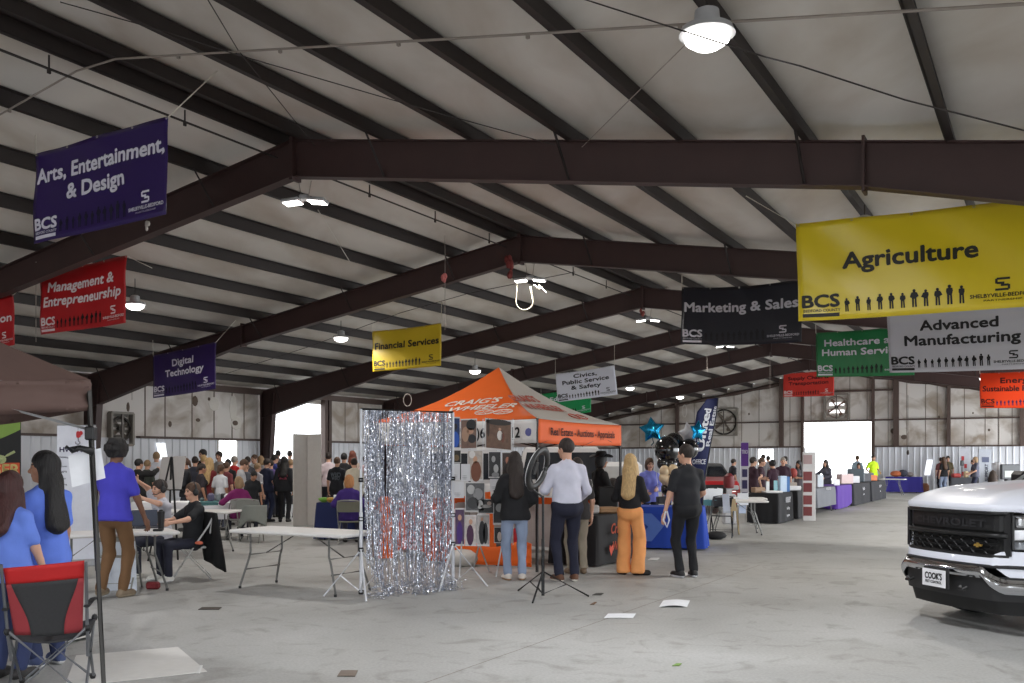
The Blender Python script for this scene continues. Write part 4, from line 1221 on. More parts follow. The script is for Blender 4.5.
def cloth_text(t, side, L, W, lines, rgb, size, z0, h):
    """lettering on the hanging side of a cloth; side 'y-' or 'x+' or 'x-'"""
    mb = MB(); off = 0.075
    def fn(u, v):
        if side == 'y-': return Vector((u, -W / 2 - off, v))
        if side == 'x+': return Vector((L / 2 + off, u, v))
        return Vector((-L / 2 - off, -u, v))
    z = z0
    for s, sc in lines:
        put_text(mb, s, fn, 0, z, size * sc, bold=.03); z -= size * 1.5
    mb.build('lettering', C(rgb, .7), t)
def folding_chair(label, c, rz, group='grey folding chairs', mat=None, seatmat=None):
    """faces +y"""
    m = mat or CHM
    t = thing('folding_chair', label, 'chair', (c[0], c[1], 0), rz, group)
    mb = MB(); mb.box((0, 0.02, 0.44), (0.40, 0.39, 0.025), rotm(0.06), 0.012); mb.build('seat', seatmat or m, t)
    def bk(u, v):
        x = (u - .5) * 0.42; return (x, -0.225 - 0.03 * v - 0.03 * (1 - (2 * u - 1) ** 2), 0.62 + 0.20 * v)
    mb = MB(); mb.grid(bk, 8, 4, 0.012); mb.build('backrest', seatmat or m, t, smooth=True, angle=40)
    for sx in (-1, 1):
        mb = MB(); mb.tube([(sx * 0.225, 0.26, 0.0), (sx * 0.225, -0.02, 0.45), (sx * 0.222, -0.2, 0.72), (sx * 0.20, -0.255, 0.83), (sx * 0.1, -0.275, 0.845), (0, -0.28, 0.847)], 0.0125, 8); mb.build('front_leg', m, t)
        mb = MB(); mb.tube([(sx * 0.20, -0.24, 0.0), (sx * 0.20, 0.16, 0.43)], 0.0115, 8); mb.build('rear_leg', m, t)
    mb = MB(); mb.tube([(-.225, 0.16, .16), (.225, .16, .16)], 0.009, 6); mb.build('stretcher', m, t)
    mb = MB(); mb.tube([(-.2, -0.14, .10), (.2, -.14, .10)], 0.009, 6); mb.build('stretcher', m, t)
    return t
def put(name, label, cat, mb, mats, group=None, smooth=False, kind=None, angle=None):
    return tag(mb.build(name, mats, smooth=smooth, angle=angle), label, cat, group, kind)
def sheet(name, label, corners, rgb, cat='paper', group=None, th=0.002, curl=0.0):
    a, b_, c, d = [Vector(q) for q in corners]
    mb = MB(); mb.grid(lambda u, v: a.lerp(b_, u).lerp(d.lerp(c, u), v) + Vector((0, 0, curl * math.sin(PI * u) * (1 + .5 * math.sin(4 * v)))), 6, 4, th)
    return put(name, label, cat, mb, C(rgb, .8), group)
# ---------------------------------------------------------------- brown canopy
c0 = Vector((-3.07, 6.9, 0)); A3 = -Pp * 3; B3 = -Pq * 3
cc = [c0, c0 + A3, c0 + A3 + B3, c0 + B3]
cen = (cc[0] + cc[2]) / 2; pk = Vector((cen.x, cen.y, 3.25)); ze = 2.20
BRN = M('brown_canopy_fabric', (92, 70, 64), 0.75, var=0.1, scale=5, bump=.2)
ct = thing('pop_up_canopy', 'dark brown pop-up canopy at the edge above the red camp chair', 'canopy', cen, 0)
mb = MB()
for i in range(4):
    a, b_ = cc[i] + Vector((0, 0, ze)), cc[(i + 1) % 4] + Vector((0, 0, ze))
    mb.grid(lambda u, v, a=a, b_=b_: (a.lerp(b_, u).lerp(pk, v)) - Vector((0, 0, 0.09 * math.sin(PI * u) * (1 - v) + 0.05 * math.sin(PI * v) * (1 - .3 * math.sin(PI * u)))), 14, 8, 0.004)
mb.build('roof_fabric', BRN, ct, world=True, smooth=True, angle=40)
for i in range(4):
    a, b_ = cc[i] + Vector((0, 0, ze)), cc[(i + 1) % 4] + Vector((0, 0, ze))
    out = (b_ - a).cross(Vector((0, 0, 1))).normalized()
    if out.dot(a - cen) < 0: out = -out
    mb = MB(); mb.grid(lambda u, v, a=a, b_=b_, out=out: a.lerp(b_, u) + out * (0.012 + .012 * math.sin(u * 40 + 5 * v) * math.sin(PI * v * .8 + .4) + 0.02 * math.sin(9 * u + 9 * v)) - Vector((0, 0, 0.09 * math.sin(PI * u) + .225 * v)), 40, 6, 0.003)
    mb.build('valance', BRN, ct, world=True, smooth=True)
LEGD = M('dark_canopy_leg', (62, 60, 58), .5, metal=.3)
for i in range(4):
    top = cc[i] + Vector((0, 0, ze - .02)); bot = cc[i].copy()
    if i == 0: bot = fl(104, 689)
    d = (bot - top).normalized()
    mb = MB(); mb.tube([top, top.lerp(bot, .62)], 0.021, 4); mb.tube([top.lerp(bot, .6), bot], 0.017, 4)
    lg = mb.build('leg', LEGD, ct, world=True)
    mb = MB(); mb.box(bot + Vector((0, 0, .006)), (.09, .09, .012)); mb.build('foot_plate', LEGD, lg, world=True)
    p = top.lerp(bot, .17); mb = MB(); mb.box(p, (.07, .07, .1), None, .01); mb.build('slider_bracket', BLKP, lg, world=True)
for i in range(4):
    a, b_ = cc[i] + Vector((0, 0, ze - .06)), cc[(i + 1) % 4] + Vector((0, 0, ze - .06)); m_ = (a + b_) / 2
    mb = MB()
    for p, q in ((a, m_), (b_, m_), (a - Vector((0, 0, .3)), m_ + Vector((0, 0, 0)))):
        mb.tube([p, q], 0.011, 4)
    mb.build('truss_bar', ALU, ct, world=True)
# clip and sheet hung on the nearer leg
p = at(92, 450, 6.84)
mb = MB(); mb.tube([at(66, 447, 6.75), at(72, 450, 6.78), at(80, 448, 6.8), at(94, 452, 6.84)], [.016, .026, .02, .028], 8); mb.tube([at(75, 449, 6.77), at(78, 446, 6.77)], .008, 5)
put('clamp_arm', 'black clamp arm gripping the canopy leg and holding a white sheet', 'clamp', mb, BLKP, smooth=True)
sheet('paper_sign', 'blank white sheet hanging askew from the black clamp on the canopy leg', [at(68, 456, 6.8), at(101, 448, 6.9), at(105.5, 478, 6.9), at(72, 487.5, 6.8)], (236, 238, 244), 'sign', None, .003)
# ---------------------------------------------------------------- roll-up banners at the side
def pullup(label, x0, x1, y0, y1, Y, Y2, rgb, group='pull-up banner stands'):
    """upright cloth between pixel columns; returns thing and surface function (u in m from its edge, z in m)"""
    a, b_ = gx(x0, Y), gx(x1, Y2); zt = CH + (HY - y0) / F * Y; zb = CH + (HY - y1) / F * Y
    w_ = (b_ - a).length
    t = thing('banner_stand', label, 'banner stand', (a + b_) / 2, 0, group)
    ux = (b_ - a).normalized(); n = Vector((ux.y, -ux.x, 0))
    mb = MB(); mb.grid(lambda u, v: a.lerp(b_, u) + Vector((0, 0, zb + (zt - zb) * v)), 4, 8, .003); mb.build('banner_cloth', C(rgb, .55), t, world=True)
    mb = MB(); mb.box((a + b_) / 2 + Vector((0, 0, max(.05, zb - .05))), (w_ + .03, .18, .1), Matrix((ux, -n, (0, 0, 1))).transposed(), .02); mb.build('base_cassette', ALU, t, world=True)
    mb = MB(); mb.tube([a + Vector((0, 0, zt)), b_ + Vector((0, 0, zt))], .012, 6); mb.build('top_rail', ALU, t, world=True)
    mb = MB(); mb.tube([(a + b_) / 2 - n * .04 + Vector((0, 0, .05)), (a + b_) / 2 - n * .03 + Vector((0, 0, zt))], .01, 6); mb.build('support_pole', ALU, t, world=True)
    fn = lambda u, z: a + ux * u + n * .006 + Vector((0, 0, z))
    return t, fn, w_, zt, zb
t, fn, w_, zt, zb = pullup('black banner stand with a lime swoosh, a guitar and orange GER lettering', -42, 21, 417, 580, 14.0, 14.6, (22, 24, 26))
def zof(y, Y=14.4): return CH + (HY - y) / F * Y
mb = MB(); s0 = w_ * 42 / 63
def lime(u, v):
    x = s0 - .35 + u * (w_ - s0 + .34); return fn(x, zof(440) + .33 * u ** .6 - .1 + (v - .5) * (.12 + .1 * math.sin(3 * u))) + Vector((0, -.003, 0))
mb.grid(lime, 12, 3); mb.build('lime_swoosh', C((126, 158, 72), .6), t, world=True)
mb = MB(); mb.grid(lambda u, v: fn(s0 - .3 + u * (w_ - s0 + .28), zof(476) + v * .2) + Vector((0, -.002, 0)), 2, 2); mb.build('orange_bar', C((206, 84, 44), .6), t, world=True)
mb = MB(); put_text(mb, 'GER', lambda u, z: fn(u, z) + Vector((0, -.005, 0)), w_ - .02, zof(475), .17, align='r', bold=.03); mb.build('lettering', C((238, 222, 150), .6), t, world=True)
mb = MB(); mb.grid(lambda u, v: fn(s0 - .3 + u * (w_ - s0 + .22), zof(482) + v * .08) + Vector((0, -.002, 0)), 2, 2); mb.build('red_bar', C((170, 54, 40), .6), t, world=True)
mb = MB(); q = lambda x, y: fn(w_ - (21 - x) / 952 * 14.4, zof(y)) + Vector((0, -.004, 0))
mb.tube([q(1, 460), q(8, 455.5), q(15, 451.5)], [.05, .018, .022], 6); mb.ball(q(2, 459.5), (.09, .01, .07), 10); mb.build('guitar_print', C((170, 180, 130), .6), t, world=True)
t, fn, w_, zt, zb = pullup('white banner stand with a red crane hook and small print behind the canopy leg', 57, 96, 425, 560, 13.2, 13.4, (226, 228, 238))
ww = w_
z_ = lambda y: CH + (HY - y) / F * 13.3
xx = lambda x: (x - 57) / 952 * 13.3
mb = MB(); mb.ball(fn(xx(76), z_(434.5)), (.045, .006, .05), 8); mb.ball(fn(xx(78.5), z_(433)), (.03, .006, .03), 8); mb.build('red_block', C((196, 44, 50), .6), t, world=True)
mb = MB(); mb.tube([fn(xx(76), z_(438)), fn(xx(76.5), z_(441)), fn(xx(78), z_(443)), fn(xx(76), z_(444.5)), fn(xx(74), z_(443.5)), fn(xx(73.6), z_(441.5))], .009, 5); mb.tube([fn(xx(76), z_(426)), fn(xx(76), z_(433))], .003, 4); mb.build('crane_hook', C((150, 150, 160), .5), t, world=True)
mb = MB()
put_text(mb, 'HW INC', fn, xx(72), z_(452), .07, bold=.03); mb.build('lettering', C((52, 30, 90), .6), t, world=True)
mb = MB()
for y in (458, 467, 472, 479, 485, 491, 500, 508):
    put_text(mb, random.Random(y).choice(['Welding', 'Rigging', 'Cranes', 'Safety']), fn, .03, z_(y), .025, align='l')
mb.build('small_print', C((90, 90, 110), .7), t, world=True)
# ---------------------------------------------------------------- red camp chair (seen from behind)
ch = thing('camp_chair', 'red folding camp chair with charcoal mesh back and grey tube frame', 'chair', fl(50, 694) , 0.32)
TUB = M('camp_chair_tube', (120, 122, 126), .4, metal=.5)
Wc = .50
def pt(x, y, z): return (x, y, z)
REDF = M('red_nylon', (186, 28, 30), .7, var=.1, scale=8, bump=.1)
PNK = M('faded_red_mesh', (150, 52, 58), .8, var=.08)
MSH = M('charcoal_mesh', (52, 52, 54), .85, var=.15, scale=60)
def back(u, v):
    x = (u - .5) * (.49 + .01 * v); dish = .05 * math.sin(PI * u) * (1 - .5 * v)
    return Vector((x * (.86 + .12 * v), -.06 - .20 * v - dish, .42 + .50 * v + .035 * (u - .5) * v))
mb = MB(); mb.grid(lambda u, v: back(u, .76 + .24 * v), 12, 4, .008); mb.build('headband', REDF, ch, smooth=True)
def side_(sx):
    mb = MB()
    mb.grid(lambda u, v: back((.5 + sx * (.5 - u * (.5 - (.34 - .10 * math.cos(v * PI * .9 - .2))))) if True else 0, .02 + .75 * v), 5, 10, .006)
    mb.build('side_panel', PNK, ch, smooth=True)
side_(-1); side_(1)
mb = MB(); mb.grid(lambda u, v: back(.5 + (u - .5) * 2 * (.345 - .10 * math.cos(v * PI * .9 - .2)), v * .77) - Vector((0, .004, 0)), 8, 12, .006); mb.build('mesh_back', MSH, ch, smooth=True)
mb = MB(); mb.grid(lambda u, v: Vector(((u - .5) * .52, -.07 + .45 * v, .42 - .05 * math.sin(PI * u) + .04 * v)), 8, 6, .008); mb.build('seat', MSH, ch, smooth=True)
for sx in (-1, 1):
    mb = MB(); mb.tube([(sx * .255, -.275, .93), (sx * .245, -.08, .42), (sx * .24, -.0, .25)], .011, 8); mb.build('back_pole', TUB, ch)
    mb = MB(); mb.tube([(sx * .25, -.10, .47), (sx * -.23, -.16, .02)], .011, 8); mb.build('rear_cross_leg', TUB, ch)
    mb = MB(); mb.tube([(sx * .25, .36, .46), (sx * -.23, .40, .02)], .011, 8); mb.build('front_cross_leg', TUB, ch)
    mb = MB(); mb.tube([(sx * .245, .37, .44), (sx * .24, -.14, .03)], .010, 8); mb.tube([(sx * .245, -.06, .44), (sx * .24, .38, .03)], .010, 8); mb.build('side_cross_leg', TUB, ch)
    for p in ((sx * .25, -.10, .46), (sx * .235, -.15, .025), (sx * .235, .39, .025), (sx * .25, .36, .46)):
        mb = MB(); mb.ball(p, (.022, .022, .028), 8); mb.build('joint', BLKP, ch)
    mb = MB(); mb.tube([(sx * .25, -.17, .62), (sx * .26, .1, .63), (sx * .25, .36, .60)], .022, 8, flat=.5); mb.build('armrest', M('black_nylon', (30, 30, 32), .8), ch)
# ---------------------------------------------------------------- white mat and scraps on the floor
sheet('floor_mat', 'white cloth mat lying flat on the concrete by the canopy leg', [fl(64, 688) + Vector((0, 0, .006)), fl(207, 672) + Vector((0, 0, .006)), fl(178, 647.5) + Vector((0, 0, .006)), fl(76, 656) + Vector((0, 0, .006))], (214, 212, 208), 'mat', None, .004)
sheet('floor_mat', 'crumpled corner of white paper sticking out behind the camp chair', [fl(62, 646) + Vector((0, 0, .02)), fl(94, 638) + Vector((0, 0, .02)), fl(84, 630) + Vector((0, 0, .02)), fl(66, 634) + Vector((0, 0, .02))], (212, 210, 206), 'paper', None, .003, .01)
for (x0, x1, y0, y1, lab, rgb) in ((604, 636, 614, 618.5, 'flat white sheet of paper lying on the open floor', (226, 228, 232)), (659, 690, 601, 607.5, 'crumpled white paper lying on the floor past the flat sheet', (226, 228, 232)), (196, 203, 666, 674, 'small torn paper at the near floor', (220, 220, 218)),
                               (647, 660, 558, 560.5, 'white litter on the floor between the blond shopper and the black tablecloth', (220, 220, 220)), (592, 604, 593.5, 595.5, 'dark flat scrap by the ring light leg', (60, 58, 56)), (198, 222, 607.5, 610, 'thin dark scrap on the floor beside the empty table', (70, 62, 56)), (590, 597, 602.5, 605, 'brown crumb on the floor near the ring light', (110, 84, 64)), (672, 682, 664, 666.5, 'green scrap on the bare floor', (120, 150, 80)), (337, 358, 671, 677, 'damp brown smudge on the floor', (118, 106, 96)), (668, 690, 573, 576, 'white scrap at the feet of the man in black', (214, 214, 214))):
    sheet('floor_scrap', lab, [fl(x0, y1) + Vector((0, 0, .006)), fl(x1 - 3, y1) + Vector((0, 0, .006)), fl(x1, y0) + Vector((0, 0, .006)), fl(x0 + 4, y0) + Vector((0, 0, .006))], rgb, 'litter', 'scraps on the floor', .003, 0.02 if 'crumpled' in lab else 0.003)
# ---------------------------------------------------------------- headphone men's table
tc = (at(100, 534, 11.3) + at(183, 530, 11.8)) / 2; tdir = math.atan2(11.8 - 11.3, -4.08 + 4.89)
tdv = Vector((math.cos(tdir), math.sin(tdir), 0)); tn = Vector((-tdv.y, tdv.x, 0))
TB = gx(183, 11.8) - tdv * .78 + tn * .36
folding_table('white table with a black tumbler where the two headphone men sit', TB, tdir, 1.5, .7, .735)
p = gx(161, 11.9); mb = MB(); mb.lathe([(.034, 0), (.04, .1), (.043, .2), (.045, .21), (.045, .235), (.03, .24), (.02, .26)], (p.x, p.y, .735), 16)
put('tumbler', 'tall black tumbler on the table of the headphone men', 'tumbler', mb, BLKP, smooth=True, angle=40)
p = gx(148, 12.3); mb = MB(); mb.box((p.x, p.y, .748), (.32, .22, .02), rotm(0, 0, .5), .006)
lp = put('laptop', 'open dark laptop seen past the person in the royal blue polo', 'laptop', mb, C((60, 62, 70), .4)); mb = MB(); mb.box((p.x - .08, p.y + .1, .86), (.32, .012, .21), rotm(-.2, 0, .5), .004); mb.build('screen', C((52, 60, 78), .3), lp)
p = gx(158, 11.75); mb = MB(); mb.box((p.x, p.y, .75), (.12, .06, .03), rotm(0, 0, .3), .01); put('remote_unit', 'small black device beside the tumbler', 'device', mb, BLKP)
folding_chair('grey folding chair behind the legs of the person in the royal blue polo', gx(118, 11.8), 0.15)
a = gx(98, 11.62); mb = MB(); mb.box(at(117, 566, 11.72), (.46, .01, .62), rotm(.12, 0, .05)); o = put('white_poster', 'white poster with two navy capital letters leaning by the grey chair', 'poster', mb, C((220, 226, 236), .7))
mb = MB()
for (x, y) in ((107, 553), (107, 573)):
    put_text(mb, 'I', lambda u, v, x=x, y=y: at(x, y, 11.66) + Vector((u, -.0, v)), 0, -.07, .13, bold=.08)
mb.build('lettering', C((24, 32, 70), .7), o)
folding_chair('folding chair under the headphone man in black, black jacket over its back', gx(193, 13.0), PI / 2 + .3, None, C((190, 190, 190), .5))
# jacket draped on it
jk = gx(206, 13.0); mb = MB()
mb.grid(lambda u, v: (jk.x - .12 + .34 * u + .10 * v, jk.y + .06 - .25 * u * (1 - .2 * v) + .02 * math.sin(11 * u + 4 * v), .92 - .02 * u - .80 * v * (.84 + .16 * u)), 10, 12, .03)
put('jacket', 'black jacket hanging off the back of the chair to near the floor', 'jacket', mb, C((20, 20, 22), .9), smooth=True)
mb = MB(); mb.ball(at(199, 543, 12.75), (.06, .03, .025), 8); put('orange_tag', 'small orange patch of cloth on the hanging black jacket', 'tag', mb, C((214, 110, 84), .7), smooth=True)
p = fl(153, 589); mb = MB(); mb.box((p.x, p.y, .045), (.16, .1, .09), None, .02); put('snack_box', 'small dark red box on the floor under the headphone table', 'box', mb, C((120, 30, 36), .6))
# ---------------------------------------------------------------- tables and chairs in the crowd
cA = gx(181, 16.5); folding_table('long pale table between the headphone men and the crowd', cA, -.05, 1.9, .76, .74)
cB = gx(192, 19.6); folding_table('table under the white and teal cloths', cB, -.1, 2.2, .76, .74)
cloth_over('white tablecloth with a teal end by the crowd', cB, -.1, 2.22, .78, .745, (226, 226, 230), .42, seed=1)
tr = gx(207, 19.1); mb = MB(); mb.box((tr.x, tr.y + .05, .62), (.44, .02, .26), rotm(0, 0, -.1)); mb.box((tr.x, tr.y + .4, .76), (.44, .7, .012), rotm(0, 0, -.1)); put('table_runner', 'teal runner hanging over the front of the white tablecloth', 'runner', mb, C((76, 122, 124), .8))
for (x, Y, s, rgb, lab) in ((211, 19.5, (.13, .13, .17), (96, 90, 120), 'glass jar of purple sweets on the white cloth'), (218, 19.6, (.10, .10, .18), (150, 156, 160), 'clear jar beside the purple sweets jar'), (223.5, 19.7, (.14, .1, .16), (40, 40, 44), 'black box on the white cloth past the jars'), (202, 19.5, (.1, .1, .08), (70, 90, 92), 'dark little tub at the teal end of the cloth'), (232, 19.6, (.3, .2, .16), (232, 232, 236), 'white tray standing at the end of the cloth')):
    p = gx(x, Y); mb = MB(); mb.box((p.x, p.y, .757 + s[2] / 2), s, rotm(0, 0, .2), .03); put('table_item', lab, 'container', mb, C(rgb, .35), 'small things on the white cloth')
p = gx(213, 17.0); mb = MB(); mb.box((p.x, p.y, .31), (.16, .12, .58), None, .02); mb.box((p.x, p.y - .06, .3), (.09, .02, .4)); put('fire_extinguisher_box', 'red upright case standing under the pale table', 'case', mb, C((176, 34, 40), .5))
# easel with a large board
ez = thing('display_easel', 'black easel holding a large blank grey board in the crowd', 'easel', gx(173, 15.2), 0)
mb = MB(); a, b_, c, d = at(162, 457, 15.4), at(186, 456, 15.4), at(181, 489, 15.0), at(157, 489, 15.0)
mb.grid(lambda u, v: d.lerp(c, u).lerp(a.lerp(b_, u), v), 2, 2, .02); mb.build('board', C((164, 160, 158), .8), ez, world=True)
for p, q in ((at(172, 457, 14.8), fl(178, 560)), (at(171, 457, 14.8), fl(148, 561)), (at(171.5, 457, 14.9), gx(168, 15.9))):
    mb = MB(); mb.tube([p, q], .016, 6); mb.build('leg', BLKP, ez, world=True)
mb = MB(); mb.tube([at(156, 490, 14.85), at(183, 490, 14.85)], .014, 6); mb.build('ledge', BLKP, ez, world=True)
# chairs
folding_chair('padded grey folding chair empty beside the woman in magenta', gx(250, 18.6), .1, seatmat=C((138, 140, 134), .8))
folding_chair('grey folding chair under the person in magenta', gx(239, 18.9), .5)
p = gx(252, 18.25)
mb = MB(); mb.grid(lambda u, v: (p.x - .25 + .5 * u, p.y + .14 - .06 * v - .10 * math.sin(PI * u) + .02 * math.sin(9 * u), .74 - .44 * v * (1 - .35 * math.sin(PI * u))), 10, 8, .03)
put('coat', 'grey coat slung over the back of the empty padded chair', 'coat', mb, C((134, 138, 132), .9), smooth=True)
folding_chair('olive grey folding chair under the woman in purple', gx(350, 18.3), 0.05, seatmat=C((112, 112, 98), .6))
p = gx(336, 19.0); folding_table('table under the navy cloth beside the woman in purple', p + Vector((.25, .5, 0)), -.05, 1.3, .7, .74); cloth_over('navy tablecloth behind the tall grey panels', p + Vector((.25, .5, 0)), -.05, 1.32, .72, .745, (30, 40, 86), .03, seed=3)
for k, (x, rgb, lab) in enumerate(((324, (110, 160, 60), 'green bowl of treats on the navy cloth'), (331, (190, 150, 70), 'yellow pile of treats on the navy cloth'), (338, (150, 120, 60), 'brown basket on the navy cloth'))):
    q = gx(x, 19.2); mb = MB(); mb.lathe([(.05, 0), (.11, .05), (.12, .08), (.04, .1)], (q.x, q.y, .757), 12); put('treat_bowl', lab, 'bowl', mb, C(rgb, .6), 'bowls on the navy cloth', smooth=True)
mb = MB(); q = gx(335.5, 18.85); mb.box((q.x, q.y, .84), (.07, .07, .16), None, .01); put('white_cup', 'white cup by the elbow of the woman in purple', 'cup', mb, C((230, 230, 232), .5))
# tall folding panels
pn = thing('folding_screen', 'tall blank grey folding panels standing in front of the bright doorway', 'panel', gx(307, 23.3), 0)
mb = MB(); a, b_ = gx(293, 23.1), gx(307.5, 23.5); zt = CH + (HY - 434) / F * 23.3
for p, q in ((a, b_), (b_, gx(321.5, 23.2))):
    d = (q - p).normalized(); mb = MB(); mb.box((p + q) / 2 + Vector((0, 0, zt / 2)), ((q - p).length - .008, .03, zt), rotm(0, 0, math.atan2(d.y, d.x)), .004); mb.build('leaf_panel', C((196, 192, 188), .8), pn, world=True)
# ---------------------------------------------------------------- empty white table
nr_ = gx(342, 11.1); c = nr_ - Pq * .915 + Pp * .38
folding_table('empty white folding table on the open floor beside the silver curtain', c, -PHI, 1.83, .76, .74)
# ---------------------------------------------------------------- silver fringe curtain on its stand
sL, sR = gx(361, 11.2), gx(453, 12.0); zT = 2.215
st = thing('backdrop_stand', 'white pole backdrop stand carrying the silver fringe', 'stand', (sL + sR) / 2, 0)
for p, nm in ((sL, 0), (sR, 1)):
    mb = MB(); mb.tube([p + Vector((0, 0, .12)), p + Vector((0, 0, zT))], .016, 10); mb.tube([p + Vector((0, 0, .06)), p + Vector((0, 0, 1.0))], .021, 10); pl = mb.build('pole', M('white_pole', (214, 216, 222), .4, metal=.3), st, world=True)
    for z in (.06, .56, .92, 1.38):
        mb = MB(); mb.tube([p + Vector((0, 0, z - .025)), p + Vector((0, 0, z + .025))], .03, 10); mb.build('collar', BLKP, pl, world=True)
    for k in range(3):
        a = ([PI, -1.28, .9] if nm == 0 else [-1.9, .2, 2.3])[k]; d = Vector((math.cos(a), math.sin(a), 0))
        mb = MB(); mb.tube([p + Vector((0, 0, .56)), p + d * .44 + Vector((0, 0, .012))], .012, 6); mb.build('leg', M('white_pole', (214, 216, 222)), st, world=True)
        mb = MB(); mb.tube([p + Vector((0, 0, .06)), p + d * .25 + Vector((0, 0, .26))], .009, 6); mb.build('leg_strut', M('white_pole', (214, 216, 222)), st, world=True)
mb = MB(); mb.tube([sL + Vector((0, 0, zT)), sR + Vector((0, 0, zT))], .014, 8); mb.build('crossbar', BLKP, st, world=True)
FOIL = M('silver_foil', (226, 229, 238), 0.25, metal=.9, var=.05)
FOIL2 = M('grey_foil', (150, 156, 170), 0.3, metal=.9, var=.1)
rr = random.Random(4); mb = MB(); sd = (sR - sL); sn = Vector((sd.y, -sd.x, 0)).normalized(); su = sd.normalized()
for i in range(430):
    u = rr.random(); mb.m = 0 if rr.random() < .62 else 1
    if .17 < u < .27 and rr.random() < .5: continue
    L = zT - .03 - (rr.random() ** 1.8) * 1.2 - rr.uniform(0, .06)
    if u < .12: L = min(L, 1.75 + u * 4)
    n_ = 120; x = sL + sd * (.02 + .97 * u); off = rr.uniform(-.05, .05); tw = rr.uniform(0, 6); ph = rr.uniform(0, 6); wob = rr.uniform(.004, .018); wd = rr.uniform(.0028, .0058)
    pull = (.5 - u) * rr.uniform(.0, .25)
    vs = []
    for k in range(n_ + 1):
        v = k / n_; z = zT - .01 - L * v
        pz = x + sn * (off * v + .03 * math.sin(7 * v + ph) * v) + su * (wob * math.sin(9 * v + ph) * v + pull * v * v)
        tw += rr.uniform(-1.5, 1.5); d = su * math.cos(tw) + sn * math.sin(tw)
        p = pz + Vector((0, 0, max(.015, z))); 
        if z < .02: p += sn * (.02 - z) * 1.4
        vs += [p - d * wd, p + d * wd]
    mb.add(vs, [(2 * k, 2 * k + 1, 2 * k + 3, 2 * k + 2) for k in range(n_)])
for i in range(260):   # tangle at the hem
    p = sL + sd * rr.uniform(.08, .98) + sn * rr.uniform(-.05, .28) + Vector((0, 0, rr.uniform(.01, .12))); mb.m = rr.randint(0, 1)
    vs = []
    d = Vector((rr.uniform(-1, 1), rr.uniform(-1, 1), rr.uniform(-.4, .6)))
    for k in range(9):
        p = p + d * .022; d = (d + Vector((rr.uniform(-1, 1), rr.uniform(-1, 1), rr.uniform(-.8, .5)))).normalized(); p.z = max(.01, p.z)
        w2 = Vector((rr.uniform(-1, 1), rr.uniform(-1, 1), rr.uniform(-1, 1))).normalized() * .006; vs += [p - w2, p + w2]
    mb.add(vs, [(2 * k, 2 * k + 1, 2 * k + 3, 2 * k + 2) for k in range(8)])
put('foil_curtain', 'shimmering silver foil fringe curtain hanging from the backdrop stand to the floor', 'curtain', mb, [FOIL, FOIL2], kind='stuff')
# ---------------------------------------------------------------- orange tent
k0 = Vector((.36, 13.7, 0)); q3 = -Pq * 3.05; p3 = Pp * 3.05
kc = [k0, k0 + p3, k0 + p3 + q3, k0 + q3]; kcen = (kc[0] + kc[2]) / 2; kp = Vector((kcen.x, kcen.y, 3.14)); ze = 2.215
ORGF = M('orange_canopy', (242, 108, 30), .7, var=.06, scale=4, bump=.1, transl=.15); WHF_SHADED = M('shaded_white_canopy', (190, 182, 174), .75, var=.05, scale=4, transl=.15); WHF = M('white_valance', (226, 222, 220), .7, var=.04)  # pale roof panels are white fabric, their shade painted in as grey-beige
tt = thing('pop_up_tent', 'orange and pale pop-up tent with lettering behind the silver curtain', 'tent', kcen, 0)
faces = []
for i in range(4):
    a, b_ = kc[i] + Vector((0, 0, ze)), kc[(i + 1) % 4] + Vector((0, 0, ze))
    fn = lambda u, v, a=a, b_=b_: a.lerp(b_, u).lerp(kp, v) - Vector((0, 0, 0.02 * math.sin(PI * u) * (1 - v) + .13 * math.sin(PI * v) * (1 - .25 * math.sin(PI * u)) - .04 * max(0, v - .8)))
    faces.append(fn)
    mb = MB(); mb.grid(fn, 14, 10, .004); mb.build('roof_panel', ORGF if i % 2 else WHF_SHADED, tt, world=True, smooth=True)
    out = (b_ - a).cross(Vector((0, 0, 1))).normalized(); out = out if out.dot(a - kcen) > 0 else -out
    mb = MB(); mb.grid(lambda u, v, a=a, b_=b_, out=out: a.lerp(b_, u) + out * (.012 + .01 * math.sin(u * 25 + 3 * v) * v) - Vector((0, 0, .01 + .02 * math.sin(PI * u) + .345 * v)), 30, 5, .003)
    mb.build('valance', M('orange_valance', (226, 98, 42), .7, var=.05) if i % 2 == 0 else WHF, tt, world=True, smooth=True)
# lettering on roof panels and valances: face 0 = right face (k0 -> k0+p), face 3 = (k0+q -> k0), camera side
def on_face(fn, L):
    def g(x, y):   # x along the eave in m, y up the slope in m
        v = y / 1.75; u = .5 + (x / L) / max(.15, (1 - v)) if False else .5 + x / L / (1 - v)
        p = fn(u, v); e = 1e-3; nn = (fn(u + e, v) - p).cross(fn(u, v + e) - p).normalized(); nn = nn if nn.z > 0 else -nn
        return p + nn * .012
    return g
g = on_face(faces[3], 3.05)
def slant(g, k): return lambda x, y: g(x, y + k * x)
mb = MB(); put_text(mb, "CRAIG'S", slant(g, .12), .02, .70, .17, width=.95, bold=.03, shear=.15); put_text(mb, 'WHEELER', slant(g, .12), .30, .46, .17, width=1.15, bold=.03, shear=.15); mb.build('lettering', C((236, 226, 214), .6), tt, world=True)
mb = MB()
for cx in (.45, .78):
    mb.tube([g(cx + .16 * math.cos(a), .36 + .10 * math.sin(a)) for a in [2 * PI * k / 18 for k in range(18)]], .008, 4, closed=True)
    for a in (0, PI / 3, 2 * PI / 3): mb.tube([g(cx + .16 * math.cos(a), .36 + .10 * math.sin(a)), g(cx - .16 * math.cos(a), .36 - .10 * math.sin(a))], .006, 4)
mb.build('wheel_mark', C((236, 226, 214), .6), tt, world=True)
g2 = on_face(faces[0], 3.05)
